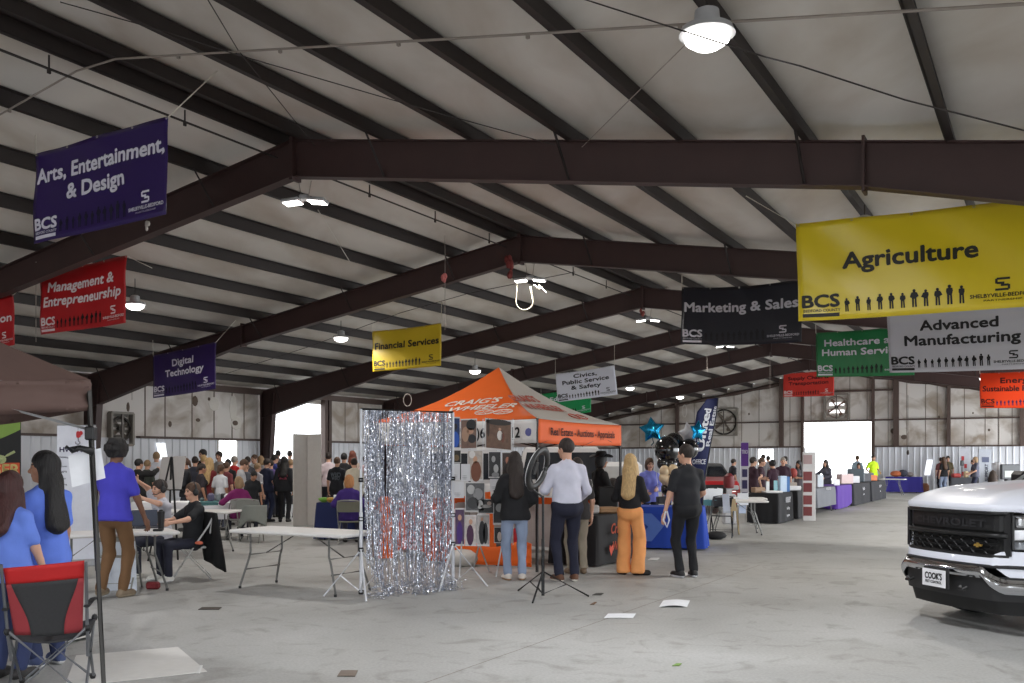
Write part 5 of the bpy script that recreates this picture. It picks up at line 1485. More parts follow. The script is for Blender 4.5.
mb = MB(); put_text(mb, "CRAIG'S", g2, -.5, .80, .2, width=.85, bold=.05, shear=.1); put_text(mb, 'WHEELER', g2, -.3, .50, .22, width=1.25, bold=.04, shear=.1)
for cx in (.35, .62):
    mb.tube([g2(cx - .1 + .15 * math.cos(a), .30 + .10 * math.sin(a)) for a in [2 * PI * k / 16 for k in range(16)]], .008, 4, closed=True)
mb.build('lettering', C((170, 58, 30), .6), tt, world=True)
va = lambda u, z: kc[0].lerp(kc[1], u / 3.05) + Pq * .035 + Vector((0, 0, z))
mb = MB(); put_text(mb, 'Real Estate - Auctions - Appraisals', va, 1.55, ze - .235, .115, width=2.35, bold=.03); mb.build('lettering', C((70, 26, 18), .7), tt, world=True)
vb = lambda u, z: kc[3].lerp(kc[0], u / 3.05) - Pp * .035 + Vector((0, 0, z))
mb = MB(); put_text(mb, '(931)684-9112', vb, 2.26, ze - .275, .155, width=1.05, bold=.03); mb.build('lettering', C((34, 30, 34), .7), tt, world=True)
mb = MB(); c_ = vb(2.93, ze - .2); mb.ball(c_, (.05, .006, .06), 10); mb.build('emblem', C((92, 92, 150), .6), tt, world=True)
for i in range(4):
    mb = MB(); mb.tube([kc[i] + Vector((0, 0, 0)), kc[i] + Vector((0, 0, ze))], .022, 4); mb.build('leg', M('dark_tent_leg', (50, 46, 46), .5, metal=.3), tt, world=True)
    a, b_ = kc[i] + Vector((0, 0, ze - .38)), kc[(i + 1) % 4] + Vector((0, 0, ze - .38)); m_ = (a + b_) / 2 + Vector((0, 0, .3))
    mb = MB(); mb.tube([a, m_, b_], .012, 4); mb.tube([a + Vector((0, 0, .3)), (a + b_) / 2, b_ + Vector((0, 0, .3))], .012, 4); mb.build('truss_bar', M('dark_tent_leg', (50, 46, 46)), tt, world=True)
for i, (u0, u1) in ((1, (0, 1)), (2, (0, 1))):
    a, b_ = kc[i], kc[(i + 1) % 4]
    mb = MB(); mb.grid(lambda u, v, a=a, b_=b_: a.lerp(b_, u) + Vector((0, 0, .05 + .78 * v)) + Vector((.01 * math.sin(u * 20), 0, 0)), 16, 3, .004); mb.build('half_wall', C((206, 198, 194), .8), tt, world=True)
    mb = MB(); mb.grid(lambda u, v, a=a, b_=b_: a.lerp(b_, u) + Vector((0, 0, .82 + .12 * v)) - Pp * .01, 16, 2, .006); mb.build('half_wall_band', ORGF, tt, world=True)
a, b_ = kc[3], kc[0]
mb = MB(); mb.grid(lambda u, v: a.lerp(b_, .30 + .62 * u) + Pp * (.25 + .06 * math.sin(9 * u)) + Vector((0, 0, .03 + .32 * v - .05 * math.sin(12 * u) * v)), 20, 4, .01); mb.build('side_skirt', ORGF, tt, world=True, smooth=True)
mb = MB(); p, q = at(487, 492, 14.2), at(493, 547, 14.2); mb.tube([p, p.lerp(q, .5), q], .05, 4, flat=.3); mb.build('orange_strap', ORGF, tt, world=True)
p = gx(385, 14.6)
mb = MB(); mb.grid(lambda u, v: (p.x - .1 + .22 * u, p.y + .1 * u, .10 + .95 * v), 4, 4, .02); mb.build('side_wall_roll', ORGF, tt, world=True)
p = gx(415, 14.6)
mb = MB(); mb.grid(lambda u, v: (p.x - .3 + .9 * u, p.y + .2, .2 + .75 * v + .03 * math.sin(8 * u)), 6, 4, .02); mb.build('side_wall_panel', M('dim_orange', (214, 84, 40), .8), tt, world=True)
# ---------------------------------------------------------------- photograph stands
gp = thing('photo_stand', 'grey tube stand strung with photograph prints in front of the orange tent', 'display stand', gx(478, 13.3), 0)
YP = 13.3
for xs, xb in ((455, 466), (480, 473), (478, 489), (503, 496)):
    mb = MB(); mb.tube([at(xs if xs > 470 else 462, 540, YP), fl(xb if xb != 466 else 459, 577 - (6 if xb in (489, 473) else 0))], .012, 6); mb.build('leg', ALU, gp, world=True)
for y in (451, 483, 513):
    mb = MB(); mb.tube([at(448, y, YP + .02), at(514, y - .5, YP + .02)], .003, 5); mb.build('hanging_line', ALU, gp, world=True)
for x in (450, 483, 513):
    mb = MB(); mb.tube([at(x, 419, YP + .02), at(x, 545, YP + .02)], .005, 6); mb.build('upright', ALU, gp, world=True)
def photo(box, label, ground, figs, tilt=0.0, Y=None, rim=True):
    x0, y0, x1, y1 = box; Y = Y or YP - .012
    a, b_, c, d = at(x0, y0, Y), at(x1, y0 + tilt, Y), at(x1, y1 + tilt, Y), at(x0, y1, Y)
    mb = MB(); mb.grid(lambda u, v: d.lerp(c, u).lerp(a.lerp(b_, u), v), 3, 3, .004)
    o = put('photo_print', label, 'photograph', mb, C((214, 212, 212) if rim else ground, .35), 'prints on the photo stand')
    f = lambda u, v, e=.004: d.lerp(c, u).lerp(a.lerp(b_, u), v) - Vector((0, e, 0))
    if rim:
        mb = MB(); mb.grid(lambda u, v: f(.04 + .92 * u, .05 + .91 * v), 2, 2); mb.build('image', M('print_%d_%d_%d' % ground, ground, .4, var=.55, scale=17), o)
    for (u, v, su, sv, rgb) in figs:
        mb = MB(); mb.add([f(u + su * math.cos(k * PI / 6), v + sv * math.sin(k * PI / 6), .006) for k in range(12)], [tuple(range(12))]); mb.build('pictured_shape', C(rgb, .4), o)
SKN = (196, 150, 124)
photo((451, 417, 460, 449), 'blue portrait print at the top corner by the silver curtain', (28, 52, 100), [(.5, .3, .4, .25, (40, 90, 190)), (.5, .7, .22, .1, (30, 30, 40))])
photo((460.5, 419, 477, 450), 'brown group print with dark hats, top row', (120, 92, 80), [(.65, .8, .3, .18, (26, 24, 26)), (.3, .5, .22, .25, (176, 140, 116)), (.7, .35, .25, .14, (34, 32, 36)), (.6, .6, .2, .1, SKN)], -.5)
photo((485, 418, 512, 449), 'largest print, couple standing in a brown field', (108, 78, 60), [(.5, .9, .48, .1, (44, 34, 28)), (.55, .48, .1, .16, (220, 214, 208)), (.55, .68, .05, .05, SKN), (.66, .42, .07, .16, (110, 60, 44)), (.12, .7, .05, .3, (60, 40, 30))], 2.5, YP - .03)
photo((452, 450, 461, 463), 'small dark print below the blue portrait', (44, 40, 34), [(.5, .4, .3, .25, (110, 90, 60))])
photo((467.5, 450, 483, 481), 'print of a person in rust against a pale wall', (188, 176, 166), [(.55, .3, .34, .34, (120, 68, 44)), (.5, .68, .14, .12, (206, 160, 130)), (.3, .85, .2, .12, (226, 222, 220))], -.5)
photo((488.5, 451, 501, 478), 'black and white print of two laughing women', (40, 40, 42), [(.4, .7, .16, .12, (170, 170, 170)), (.6, .35, .2, .16, (190, 190, 190)), (.55, .12, .3, .1, (140, 140, 142))])
photo((502, 452, 512, 476), 'dim print of a long haired woman behind the hooded visitor', (60, 46, 42), [(.55, .65, .2, .15, (190, 130, 108)), (.5, .3, .35, .2, (40, 32, 32))])
for b_, lab in (((452, 463.5, 460, 480), 'blank white leaflet pinned under the small dark print'), ((461, 464, 470, 481), 'white caption sheet beside the blank leaflet'), ((453, 481.5, 464, 498), 'white printed notice in the middle row'), ((490, 479, 501, 490), 'white caption card under the laughing women')):
    a = photo(b_, lab, (216, 216, 220), [(.4, .3, .3, .015, (130, 130, 134)), (.4, .2, .3, .015, (130, 130, 134)), (.4, .12, .25, .015, (130, 130, 134))], 0, YP - .02, False)
photo((465, 482, 485, 512), 'black and white print of a crowd holding flowers', (96, 96, 98), [(.3, .75, .2, .16, (190, 190, 190)), (.65, .6, .25, .2, (150, 150, 152)), (.4, .3, .3, .2, (60, 60, 62)), (.75, .25, .16, .15, (176, 176, 176))])
photo((478, 499, 494, 513.5), 'dark action print in the lower row', (36, 36, 38), [(.5, .5, .35, .12, (150, 148, 146)), (.7, .7, .14, .14, (180, 160, 150))])
photo((455, 508, 464.5, 546), 'print of a purple gown beside the curtain', (86, 62, 92), [(.5, .35, .3, .3, (70, 34, 120)), (.5, .75, .2, .08, SKN)])
photo((465, 515, 476.5, 546), 'print of a graduate in a plum gown', (200, 190, 186), [(.45, .35, .32, .34, (70, 30, 66)), (.5, .78, .16, .09, SKN)])
photo((477, 514, 489.5, 546), 'print of two graduates in black gowns', (176, 170, 168), [(.4, .42, .26, .38, (24, 24, 30)), (.68, .4, .2, .34, (30, 28, 34)), (.4, .84, .1, .06, SKN)])
photo((494, 527, 505, 543), 'print of clasped hands in the bottom row', (32, 28, 28), [(.5, .4, .2, .3, (206, 190, 180))])
photo((493, 482, 506, 525), 'tall dark print behind the hooded visitor', (40, 40, 42), [(.5, .4, .3, .1, (150, 150, 150)), (.4, .75, .2, .08, (170, 165, 160))], 0, YP + .01)
p = fl(463, 566); mb = MB(); mb.ball((p.x, p.y, .12), (.26, .18, .14), 12); put('white_bag', 'slumped white bag on the floor behind the silver curtain', 'bag', mb, C((200, 196, 190), .7), smooth=True)
p = fl(502, 566); mb = MB(); mb.box((p.x, p.y + .1, .17), (.22, .2, .34), None, .02); put('dark_crate', 'dark box on the floor beside the jeans of the hooded visitor', 'box', mb, C((70, 70, 74), .7))
p = fl(519, 562); mb = MB(); mb.box((p.x, p.y + .2, .32), (.2, .14, .4), None, .03); put('red_bag', 'bright red packet standing between the hooded visitor and the tent leg', 'bag', mb, C((196, 34, 44), .6))
# ---------------------------------------------------------------- ring light
rb = fl(543, 599); rl = thing('ring_light', 'round photo ring light on a black tripod beside the man in the white shirt', 'lamp', rb, 0)
mb = MB(); mb.tube([rb + Vector((0, 0, .05)), rb + Vector((0, 0, 1.2))], .014, 8); mb.tube([rb + Vector((0, 0, .04)), rb + Vector((0, 0, .7))], .019, 8); mb.build('pole', BLKP, rl, world=True)
for q in ((517, 591), (532, 604), (591, 597)):
    e = fl(*q); e = rb + (e - rb) * (.95); mb = MB(); mb.tube([rb + Vector((0, 0, .32)), e + Vector((0, 0, .012))], .012, 6); mb.build('leg', BLKP, rl, world=True)
    mb = MB(); mb.tube([rb + Vector((0, 0, .06)), rb.lerp(e, .5) + Vector((0, 0, .16))], .008, 6); mb.build('leg_strut', BLKP, rl, world=True)
rc = at(538, 469, rb.y); nrm = Vector((-.86, .42, .30)).normalized(); X_, Y_, Z_ = basis(nrm)
ring = lambda r, o: [rc + (X_ * math.cos(a) + Y_ * math.sin(a)) * r + nrm * o for a in [2 * PI * k / 32 for k in range(32)]]
mb = MB(); mb.tube(ring(.225, 0), .05, 8, closed=True, flat=.45); mb.build('ring_housing', BLKP, rl, world=True, smooth=True)
mb = MB(); mb.tube(ring(.225, .016), .036, 8, closed=True, flat=.5); mb.build('ring_diffuser', C((222, 222, 226), .5), rl, world=True, smooth=True)
mb = MB(); mb.box(rc + nrm * .03, (.08, .02, .15), Matrix((X_, nrm, Y_)).transposed(), .005); mb.build('phone_holder', BLKP, rl, world=True)
mb = MB(); mb.tube([rb + Vector((0, 0, 1.18)), rc - Y_ * .24], .016, 6); mb.build('tilt_joint', BLKP, rl, world=True)
# ---------------------------------------------------------------- black and blue vendor tables
kt = Vector((1.28, 14.35, 0)); c = kt + Pp * .915 - Pq * .38
folding_table('table under the black cloth in front of the orange tent', c, PI / 2 - PHI, 1.8, .74, .75)
ck = cloth_over('black tablecloth with orange script beside the shopper in orange trousers', c, PI / 2 - PHI, 1.83, .76, .76, (26, 24, 26), .02, seed=6)
mb = MB(); put_text(mb, "Craig's", lambda u, v: Vector((u, -.38 - .075, v)), -.25, .46, .16, bold=.03, shear=.3); put_text(mb, 'Wheeler', lambda u, v: Vector((u, -.38 - .08, v)), -.15, .2, .14, bold=.03, shear=.3); mb.build('lettering', C((206, 84, 44), .7), ck)
mb = MB(); mb.prism([(0, 0), (.07, .1), (.05, .17), (0, .13), (-.05, .17), (-.07, .1)], (-.55, -.455, .12), (1, 0, 0), (0, 0, 1), (0, -1, 0), .004); mb.build('heart_mark', C((206, 70, 40), .7), ck)
def on(c, rz, u, v): return Vector((c[0], c[1], 0)) + Matrix.Rotation(rz, 3, 'Z') @ Vector((u, v, 0))
for (x, y, Y, s, rgb, lab) in ((606, 511, 15.1, (.36, .26, .1), (150, 116, 82), 'brown basket tray on the black cloth'), (594, 510, 14.9, (.14, .14, .14), (170, 166, 164), 'silver bowl on the black cloth'), (586, 508, 14.8, (.12, .1, .18), (70, 66, 66), 'dark jar of pens on the black cloth')):
    p = gx(x, Y); mb = MB(); mb.box((p.x, p.y, .77 + s[2] / 2), s, rotm(0, 0, .4), .025); put('table_item', lab, 'container', mb, C(rgb, .6), 'things on the black cloth')
p = gx(608.5, 16.0); mb = MB(); mb.box((p.x, p.y, .97), (.34, .16, .40), rotm(0, 0, -.1), .02); mb.box((p.x, p.y + .02, .77), (.2, .2, .02)); put('monitor', 'black square screen seen from behind on the black table', 'monitor', mb, BLKP)
cb = gx(668, 17.2) + Vector((0, .3, 0))
folding_table('table under the royal blue cloth', cb, -PHI * .5, 1.34, .74, .75)
cbl = cloth_over('royal blue tablecloth with a pale folded emblem behind the man in black', cb, -PHI * .5, 1.38, .76, .76, (30, 66, 168), .03, seed=8, ripple=.03)
mb = MB(); mb.prism([(-.55, .62), (-.2, .62), (.02, .40), (-.2, .12), (-.5, .12), (-.26, .38)], (0, -.46, 0), (1, 0, 0), (0, 0, 1), (0, -1, 0), .004); mb.build('emblem', C((84, 116, 196), .8), cbl)
for (x, Y, s, rgb, lab) in ((662, 18.3, (.2, .14, .14), (34, 34, 38), 'black box on the royal blue cloth'), (668, 18.5, (.12, .1, .18), (52, 70, 140), 'blue carton on the royal blue cloth'), (645, 18.6, (.2, .12, .08), (60, 90, 170), 'low blue box at the end of the royal blue cloth')):
    p = gx(x, Y); mb = MB(); mb.box((p.x, p.y, .77 + s[2] / 2), s, rotm(0, 0, .2), .015); put('table_item', lab, 'container', mb, C(rgb, .5), 'things on the royal blue cloth')
mb = MB(); p = at(667, 520, 13.0); mb.tube([p + Vector((-.02, 0, .12)), p + Vector((-.05, 0, 0)), p + Vector((0, 0, -.1)), p + Vector((.03, 0, 0)), p + Vector((.0, 0, .12))], .012, 6); put('lanyard', 'white lanyard loop hanging from the hand of the man in black', 'lanyard', mb, C((220, 222, 230), .6))
# ---------------------------------------------------------------- balloons
BB = M('black_balloon', (14, 14, 18), .12, coat=.6, var=.02); CB = M('cream_balloon', (214, 188, 150), .25, coat=.4, var=.03)
def balloon(x, y, r, m, label, Y=19.0, group=None, sq=1.12):
    p = at(x, y, Y); o = None; mb = MB(); mb.ball((0, 0, 0), (r, r, r * sq), 20); mb.lathe([(.02, -r * sq - .02), (.012, -r * sq + .01)], (0, 0, 0), 8)
    o = tag(mb.build('balloon', m, smooth=True), label, 'balloon', group); o.location = p
    return o
BG, CG = 'black balloons in the column', 'cream balloons in the column'
balloon(667, 450, .25, BB, 'largest black balloon of the column, facing the hall', 18.7, BG)
balloon(674, 443.5, .2, BB, 'black balloon at the top of the column', 19.2, BG)
balloon(689, 449, .19, BB, 'black balloon behind the head of the man in black', 19.0, BG)
balloon(663, 463.5, .12, BB, 'small black balloon under the largest one', 18.6, BG)
balloon(671, 464, .12, BB, 'small black balloon tucked above the cream ones', 18.6, BG)
balloon(677, 459, .14, BB, 'black balloon behind the shoulder of the man in black', 18.9, BG)
for (x, y, r, lab) in ((664, 478, .10, 'lower cream balloon next to the periwinkle hoodie'), (669, 481, .10, 'lowest cream balloon of the column'), (664.5, 471, .10, 'upper cream balloon of the column'), (673, 470, .10, 'cream balloon by the shoulder of the man in black'), (675, 478, .10, 'cream balloon half hidden by the man in black')):
    balloon(x, y, r, CB, lab, 18.3, CG)
balloon(667, 489, .12, BB, 'black balloon at the foot of the cream ones', 18.5, BG)
def star(x, y, r, rgb, label, Y, rot=0.1, yaw=0.0):
    p = at(x, y, Y); mb = MB(); N = 10; vs = []; 
    out = [(r * (1 if k % 2 == 0 else .56) * math.cos(PI / 2 + rot + k * PI / 5), r * (1 if k % 2 == 0 else .56) * math.sin(PI / 2 + rot + k * PI / 5)) for k in range(N)]
    for s in (-1, 1):
        c = (0, s * r * .30, 0)
        mid = [(a * .55, s * r * .23, b_ * .55) for a, b_ in out]
        o = len(mb.v); mb.add([c] + mid + [(a, 0, b_) for a, b_ in out], [((0, 1 + k, 1 + (k + 1) % N) if s < 0 else (0, 1 + (k + 1) % N, 1 + k)) for k in range(N)] + [((1 + k, 11 + k, 11 + (k + 1) % N, 1 + (k + 1) % N) if s < 0 else (1 + (k + 1) % N, 11 + (k + 1) % N, 11 + k, 1 + k)) for k in range(N)])
    mb.tube([(0, 0, -r * .5), (.03, 0, -r * .95), (-.02, 0, -r * 1.15)], .012, 5)
    o = tag(mb.build('star_balloon', M('foil_balloon_%d_%d_%d' % rgb, rgb, .18 if rgb[2] - rgb[0] > 60 else .45, metal=.85 if rgb[2] - rgb[0] > 60 else .2, var=.1), smooth=True, angle=50), label, 'balloon', 'star foil balloons'); o.location = p; o.rotation_euler = (0, 0, yaw)
    return o
star(652, 430, .27, (40, 150, 196), 'teal foil star balloon floating free over the woman in periwinkle', 19.0)
star(698, 431, .22, (30, 140, 190), 'teal foil star balloon in front of the navy feather flag', 18.6, -.1, .5)
star(688.5, 433, .24, (186, 188, 194), 'silver grey foil star balloon behind the second teal star', 19.0, .2, -.7)
wire('balloon_string', [at(652, 444, 19), at(656, 470, 19), at(661, 512, 18.6)], .004, 'thin white string of the floating star balloon', C((214, 214, 214), .6), cat='string')
# ---------------------------------------------------------------- feather flag
YF = 19.8
ff = thing('feather_flag', 'tall navy feather flag with white lettering behind the man in black', 'flag', gx(697, YF), 0)
edgeR = [(702, 520), (703, 490), (706, 470), (711, 440), (716, 415), (718, 398)]
edgeL = [(690, 520), (690, 490), (690, 470), (692, 440), (697, 412), (707, 399)]
def interp(E, v):
    s = v * (len(E) - 1); i = min(int(s), len(E) - 2); f = s - i
    return E[i][0] + (E[i + 1][0] - E[i][0]) * f, E[i][1] + (E[i + 1][1] - E[i][1]) * f
def flag(u, v):
    a, b_ = interp(edgeL, v), interp(edgeR, v)
    return at(a[0] + (b_[0] - a[0]) * u, a[1] + (b_[1] - a[1]) * u, YF + .04 * math.sin(6 * v + 3 * u))
mb = MB(); mb.grid(flag, 8, 30, .004); mb.build('flag_cloth', C((26, 34, 84), .7), ff, world=True, smooth=True)
mb = MB(); P = [flag(1.03, k / 20) for k in range(21)] + [flag(.5, 1.0) + Vector((0, 0, .05))]; mb.tube([gx(702, YF)] + P, .012, 6); mb.build('flag_pole', C((60, 60, 64), .5), ff, world=True)
mb = MB(); mb.box(gx(702, YF) + Vector((0, 0, .02)), (.5, .5, .04), None, .01); mb.build('base_plate', BLKP, ff, world=True)
def fl_text(s, u0, v0, size, ulen, width):  # runs up the flag
    mb = MB(); put_text(mb, s, lambda x, y: flag(u0 - y / ulen, v0 + x) - Vector((0, .008, 0)), 0, 0, size, width=width, align='l', bold=.03); return mb
fl_text('United', .68, .53, .17, .42, .33).build('lettering', C((228, 230, 238), .6), ff, world=True)
fl_text('Real Estate', .97, .56, .075, .35, .34).build('lettering', C((218, 220, 230), .6), ff, world=True)
mb = MB(); put_text(mb, 'OFFICE', lambda x, y: flag(.5 + x / .28, .44 + y / 2.6) - Vector((0, .008, 0)), 0, 0, .085, width=.22, bold=.03); put_text(mb, 'DEPOT', lambda x, y: flag(.55 + x / .28, .21 + y / 2.6) - Vector((0, .008, 0)), 0, 0, .07, width=.18, bold=.03) if False else None
mb.build('lettering', C((214, 216, 226), .6), ff, world=True)
# ---------------------------------------------------------------- vehicles in the hall
def car(label, c, rz, rgb, w=1.85, h=1.85, L=4.6, hood=1.0, glass=(40, 44, 50), rear=True, beltz=None, name='car', top_rgb=None):
    """front (or rear when rear) faces -y in its own frame"""
    t = thing(name, label, 'car', (c[0], c[1], 0), rz)
    bz = beltz or h * .58
    body = M('car_paint_%d_%d_%d' % rgb, rgb, .3, coat=.6, var=.02)
    prof = [(0, .38), (.02, bz * .62), (.06, bz * .95), (.10, bz)] if rear else [(0, .36), (.03, bz * .72), (.16, bz * .9), (hood, bz)]
    a = prof[-1][0]
    top = [(a, bz), (a + (.28 if rear else .55), h - .06), (a + (.45 if rear else .75), h), (L - (1.6 if rear else .5), h), (L - (.95 if rear else .2), bz), (L - .05, bz * .85), (L, .4)]
    def sec(pts, w0, w1, zb):
        mb = MB(); n = len(pts); vs = []; fs = []
        for (y, z) in pts:
            kk = (z - zb) / max(.01, (h - zb)); ww = w0 + (w1 - w0) * max(0, kk)
            vs += [(-ww / 2 + .06, y, z), (ww / 2 - .06, y, z), (ww / 2, y, z - .08), (ww / 2, y, zb), (-ww / 2, y, zb), (-ww / 2, y, z - .08)]
        for i in range(n - 1):
            for k in range(6): fs.append((i * 6 + k, i * 6 + (k + 1) % 6, (i + 1) * 6 + (k + 1) % 6, (i + 1) * 6 + k))
        fs.append((0, 5, 4, 3, 2, 1)); e = (n - 1) * 6; fs.append((e, e + 1, e + 2, e + 3, e + 4, e + 5)); mb.add(vs, fs); return mb
    lower = prof + [(L - .05, bz), (L, bz * .9)]
    sec(lower, w, w, .3).build('body', body, t, smooth=True, angle=30)
    sec(top[:5], w - .08, w - .34, bz - .02)  .build('cabin', C(top_rgb, .7) if top_rgb else body, t, smooth=True, angle=30)
    mb = MB(); y0, z0 = top[0]; y1, z1 = top[1]
    mb.grid(lambda u, v: (((u - .5) * (w - .3 - .2 * v)), y0 + (y1 - y0) * (.12 + .76 * v) - .012, z0 + (z1 - z0) * (.12 + .76 * v)), 4, 3, .01); mb.build('rear_window' if rear else 'windshield', C(glass, .1, coat=.5), t)
    for sx in (-1, 1):
        mb = MB(); mb.grid(lambda u, v: (sx * ((w - .10 - .22 * v) / 2 + .005), top[1][0] + .1 + (top[3][0] - top[1][0] - .1) * u, bz + .08 + (h - bz - .2) * v), 4, 2, .008); mb.build('side_window', C(glass, .1, coat=.5), t)
        for y in (.75, L - .85):
            mb = MB(); R = rotm(0, PI / 2, 0); mb.lathe([(.1, -.1), (.3, -.1), (.33, -.06), (.33, .06), (.3, .1), (.1, .1)], (sx * (w / 2 - .1), y, .33), 20, R); wl_ = mb.build('wheel', C((30, 30, 32), .8), t)
            mb = MB(); mb.lathe([(.05, -.11), (.2, -.105), (.2, .105), (.05, .11)], (sx * (w / 2 - .1), y, .33), 14, R); mb.build('rim', ALU, wl_)
        mb = MB(); mb.box((sx * (w / 2 - .16), -.01 if not rear else .02, bz * (.72 if not rear else .85)), (.22 if not rear else .14, .05, .14 if not rear else .3), None, .02); mb.build('headlight' if not rear else 'tail_light', C((206, 206, 210) if not rear else (150, 30, 30), .2), t)
    mb = MB(); mb.box((0, -.04, .45), (w - .05, .12, .2), None, .04); mb.build('bumper', C((170, 172, 176), .25, metal=.8) if not rear else body, t)
    mb = MB(); mb.box((0, -.01, .62 if rear else bz * .68), (.34 if rear else w * .62, .03, .16 if rear else .26), None, .01); mb.build('number_plate' if rear else 'grille', C((210, 206, 196) if rear else (40, 38, 40), .5), t)
    return t
car('white sport utility vehicle parked tail-first behind the orange tent', gx(561, 19.8), -.06, (206, 204, 204), 1.95, 1.92, 4.8, rear=True)
car('second white vehicle half hidden behind the photo prints', gx(462, 20.2), .12, (206, 204, 204), 1.95, 1.9, 4.8, rear=True)
car('red car with dark windshield parked by the end wall beyond the feather flag', gx(709, 28.5), -.05, (178, 34, 42), 1.85, 1.5, 4.5, hood=1.25, rear=False, beltz=1.08, top_rgb=(40, 40, 44))
tw = gx(614, 26.5); mb = MB(); mb.box((tw.x, tw.y + 1, .95), (1.5, 2.4, 1.2), rotm(0, 0, -.3), .12); put('white_trailer', 'low white trailer side seen past the black hat', 'trailer', mb, C((204, 202, 200), .5))
# ---------------------------------------------------------------- right-hand row of tables
cw = gx(733, 20.5) + Vector((0, .2, 0))
folding_table('long white table with leaflets and pamphlets by the red car', cw, -.1, 1.5, .74, .74)
mb = MB(); p = gx(706, 20.2); mb.box((p.x + .12, p.y - .0, .70), (.55, .02, .12), rotm(0, 0, -.1)); mb.box((p.x + .12, p.y + .3, .748), (.55, .6, .012), rotm(0, 0, -.1)); put('table_runner', 'teal edged runner on the leaflet table', 'runner', mb, C((96, 150, 160), .8))
for k, x in enumerate((703, 707.5, 712, 717, 721)):
    p = gx(x, 20.3); mb = MB(); mb.box((p.x, p.y + .03 * k, .88), (.13, .02, .25 - .02 * (k % 2)), rotm(-.25, .08 * (k - 2), .2), .003); put('leaflet', ['first white leaflet standing at the teal end', 'second upright leaflet', 'third leaflet, leaning back', 'fourth leaflet, turned aside', 'fifth leaflet, nearest the paper bag'][k] + ' of the leaflet table', 'leaflet', mb, C((222, 224, 228), .7), 'standing leaflets')
tall = gx(744, 21.6) ; folding_table('bare white table with a bent steel leg next to the black corner cloth', tall + Vector((-.1, .3, 0)), -.12, 1.3, .7, .745)
def hang(x0, y0, x1, y1, Y, rgb, label, name='paper_bag', tilt=0):
    mb = MB(); a, b_, c, d = at(x0, y0, Y), at(x1, y0, Y - .05), at(x1 + tilt, y1, Y - .1), at(x0 + tilt, y1, Y - .1)
    mb.grid(lambda u, v: d.lerp(c, u).lerp(a.lerp(b_, u), v), 3, 3, .03); return put(name, label, 'bag' if 'bag' in name else 'sign', mb, C(rgb, .8))
hang(722, 494, 729, 513, 19.7, (206, 214, 230), 'white and blue flyer pocket hanging off the leaflet table', 'flyer_pocket', 1.5)
hang(737.5, 493, 748.5, 505, 21.6, (222, 226, 234), 'white notice sheet fixed to the front of the bare white table', 'notice_sheet')
hang(739, 505.5, 746, 513, 21.6, (186, 200, 226), 'pale blue notice under the white one', 'notice_sheet')
bf = thing('sign_frame', 'bare wooden A-frame sign on the floor before the leaflet table', 'sign', gx(733, 19.4), 0)
mb = MB(); mb.grid(lambda u, v: at(731 + 6 * u + (0.5 - u) * 3 * v, 511 - 12 * v, 19.4), 3, 3, .02); mb.build('board', C((186, 166, 130), .8), bf, world=True)
for xa, xb in ((731.5, 732.5), (736.5, 739)):
    mb = MB(); mb.tube([at(xa, 508, 19.4), fl(xb, 534.5)], .018, 4); mb.build('leg', C((186, 166, 130), .8), bf, world=True)
folding_chair('dark folding chair standing under the leaflet table', gx(722, 19.9), PI * .9, None, C((40, 42, 50), .6))
p = gx(716, 19.3); mb = MB(); mb.ball((p.x, p.y, .08), (.22, .14, .09), 12); put('black_bag', 'black bag slumped on the floor under the leaflet table', 'bag', mb, C((26, 26, 28), .8), smooth=True)
p = at(729, 482, 24); mb = MB(); mb.lathe([(.08, -.16), (.13, -.14), (.145, 0), (.13, .15), (.09, .18), (.05, .22)], p, 14); o = put('red_lantern', 'red drum lantern on the far side of the leaflet table', 'lantern', mb, C((110, 28, 34), .5), smooth=True, angle=40)
mb = MB(); mb.box((p.x, p.y, .375), (.3, .3, .75), None, .03); mb.box((p.x, p.y, .9), (.12, .12, .35)); put('display_plinth', 'pale plinth under the red drum lantern', 'plinth', mb, C((180, 180, 184), .7))
# purple narrow banner
t, fn, w_, zt, zb = pullup('narrow purple and white banner stand next to the maroon shirts', 741, 748.5, 442, 500, 24.5, 24.4, (206, 204, 214))
mb = MB(); mb.grid(lambda u, v: fn(u * w_, zt - .62 + .6 * v) - Vector((0, .004, 0)), 2, 2); mb.build('purple_head', C((96, 56, 140), .7), t, world=True)
mb = MB(); put_text(mb, 'TRIO', lambda x, y: fn(w_ / 2 + x, zt - .3 + y) - Vector((0, .008, 0)), 0, 0, .1, width=w_ * .8, bold=.03)
mb.build('lettering', C((214, 210, 226), .7), t, world=True)
mb = MB()
for k, (z, hh) in enumerate(((zt - .9, .2), (zt - 1.2, .22), (zt - 1.45, .16))): mb.grid(lambda u, v, z=z, hh=hh: fn(.03 + u * (w_ - .06), z + hh * v) - Vector((0, .004, 0)), 1, 1)
mb.build('picture_block', C((60, 56, 96), .7), t, world=True)
# row along the building axis
LT_ = 5.94
def row_table(Y0, Y1, rgb, label, hem=.02, text=None, tcol=(214, 214, 218), seed=0, hemfn=None):
    t0 = (Y0 - LT_ * S_) / C_; t1 = (Y1 - LT_ * S_) / C_; L = t1 - t0
    c = B((t0 + t1) / 2, LT_ + .38, 0)
    folding_table('table under the ' + label.split(',')[0], c, PI / 2 - PHI, max(.8, L - .04), .72, .75)
    k = cloth_over(label, c, PI / 2 - PHI, L, .76, .76, rgb, hem, 'cloths of the table row', seed=seed, ripple=.012, hemfn=hemfn)
    if text: cloth_text(k, 'y-', L, .76, text, tcol, .12, .5, .7)
    return c
r1 = row_table(23.9, 25.2, (24, 24, 28), 'black corner tablecloth with white capital lettering', text=[('KIRBY', 1.2), ('building', .6), ('systems', .6)], seed=11)
r2 = row_table(25.7, 27.4, (28, 28, 32), 'plain black tablecloth behind the post of red pictures', seed=12)
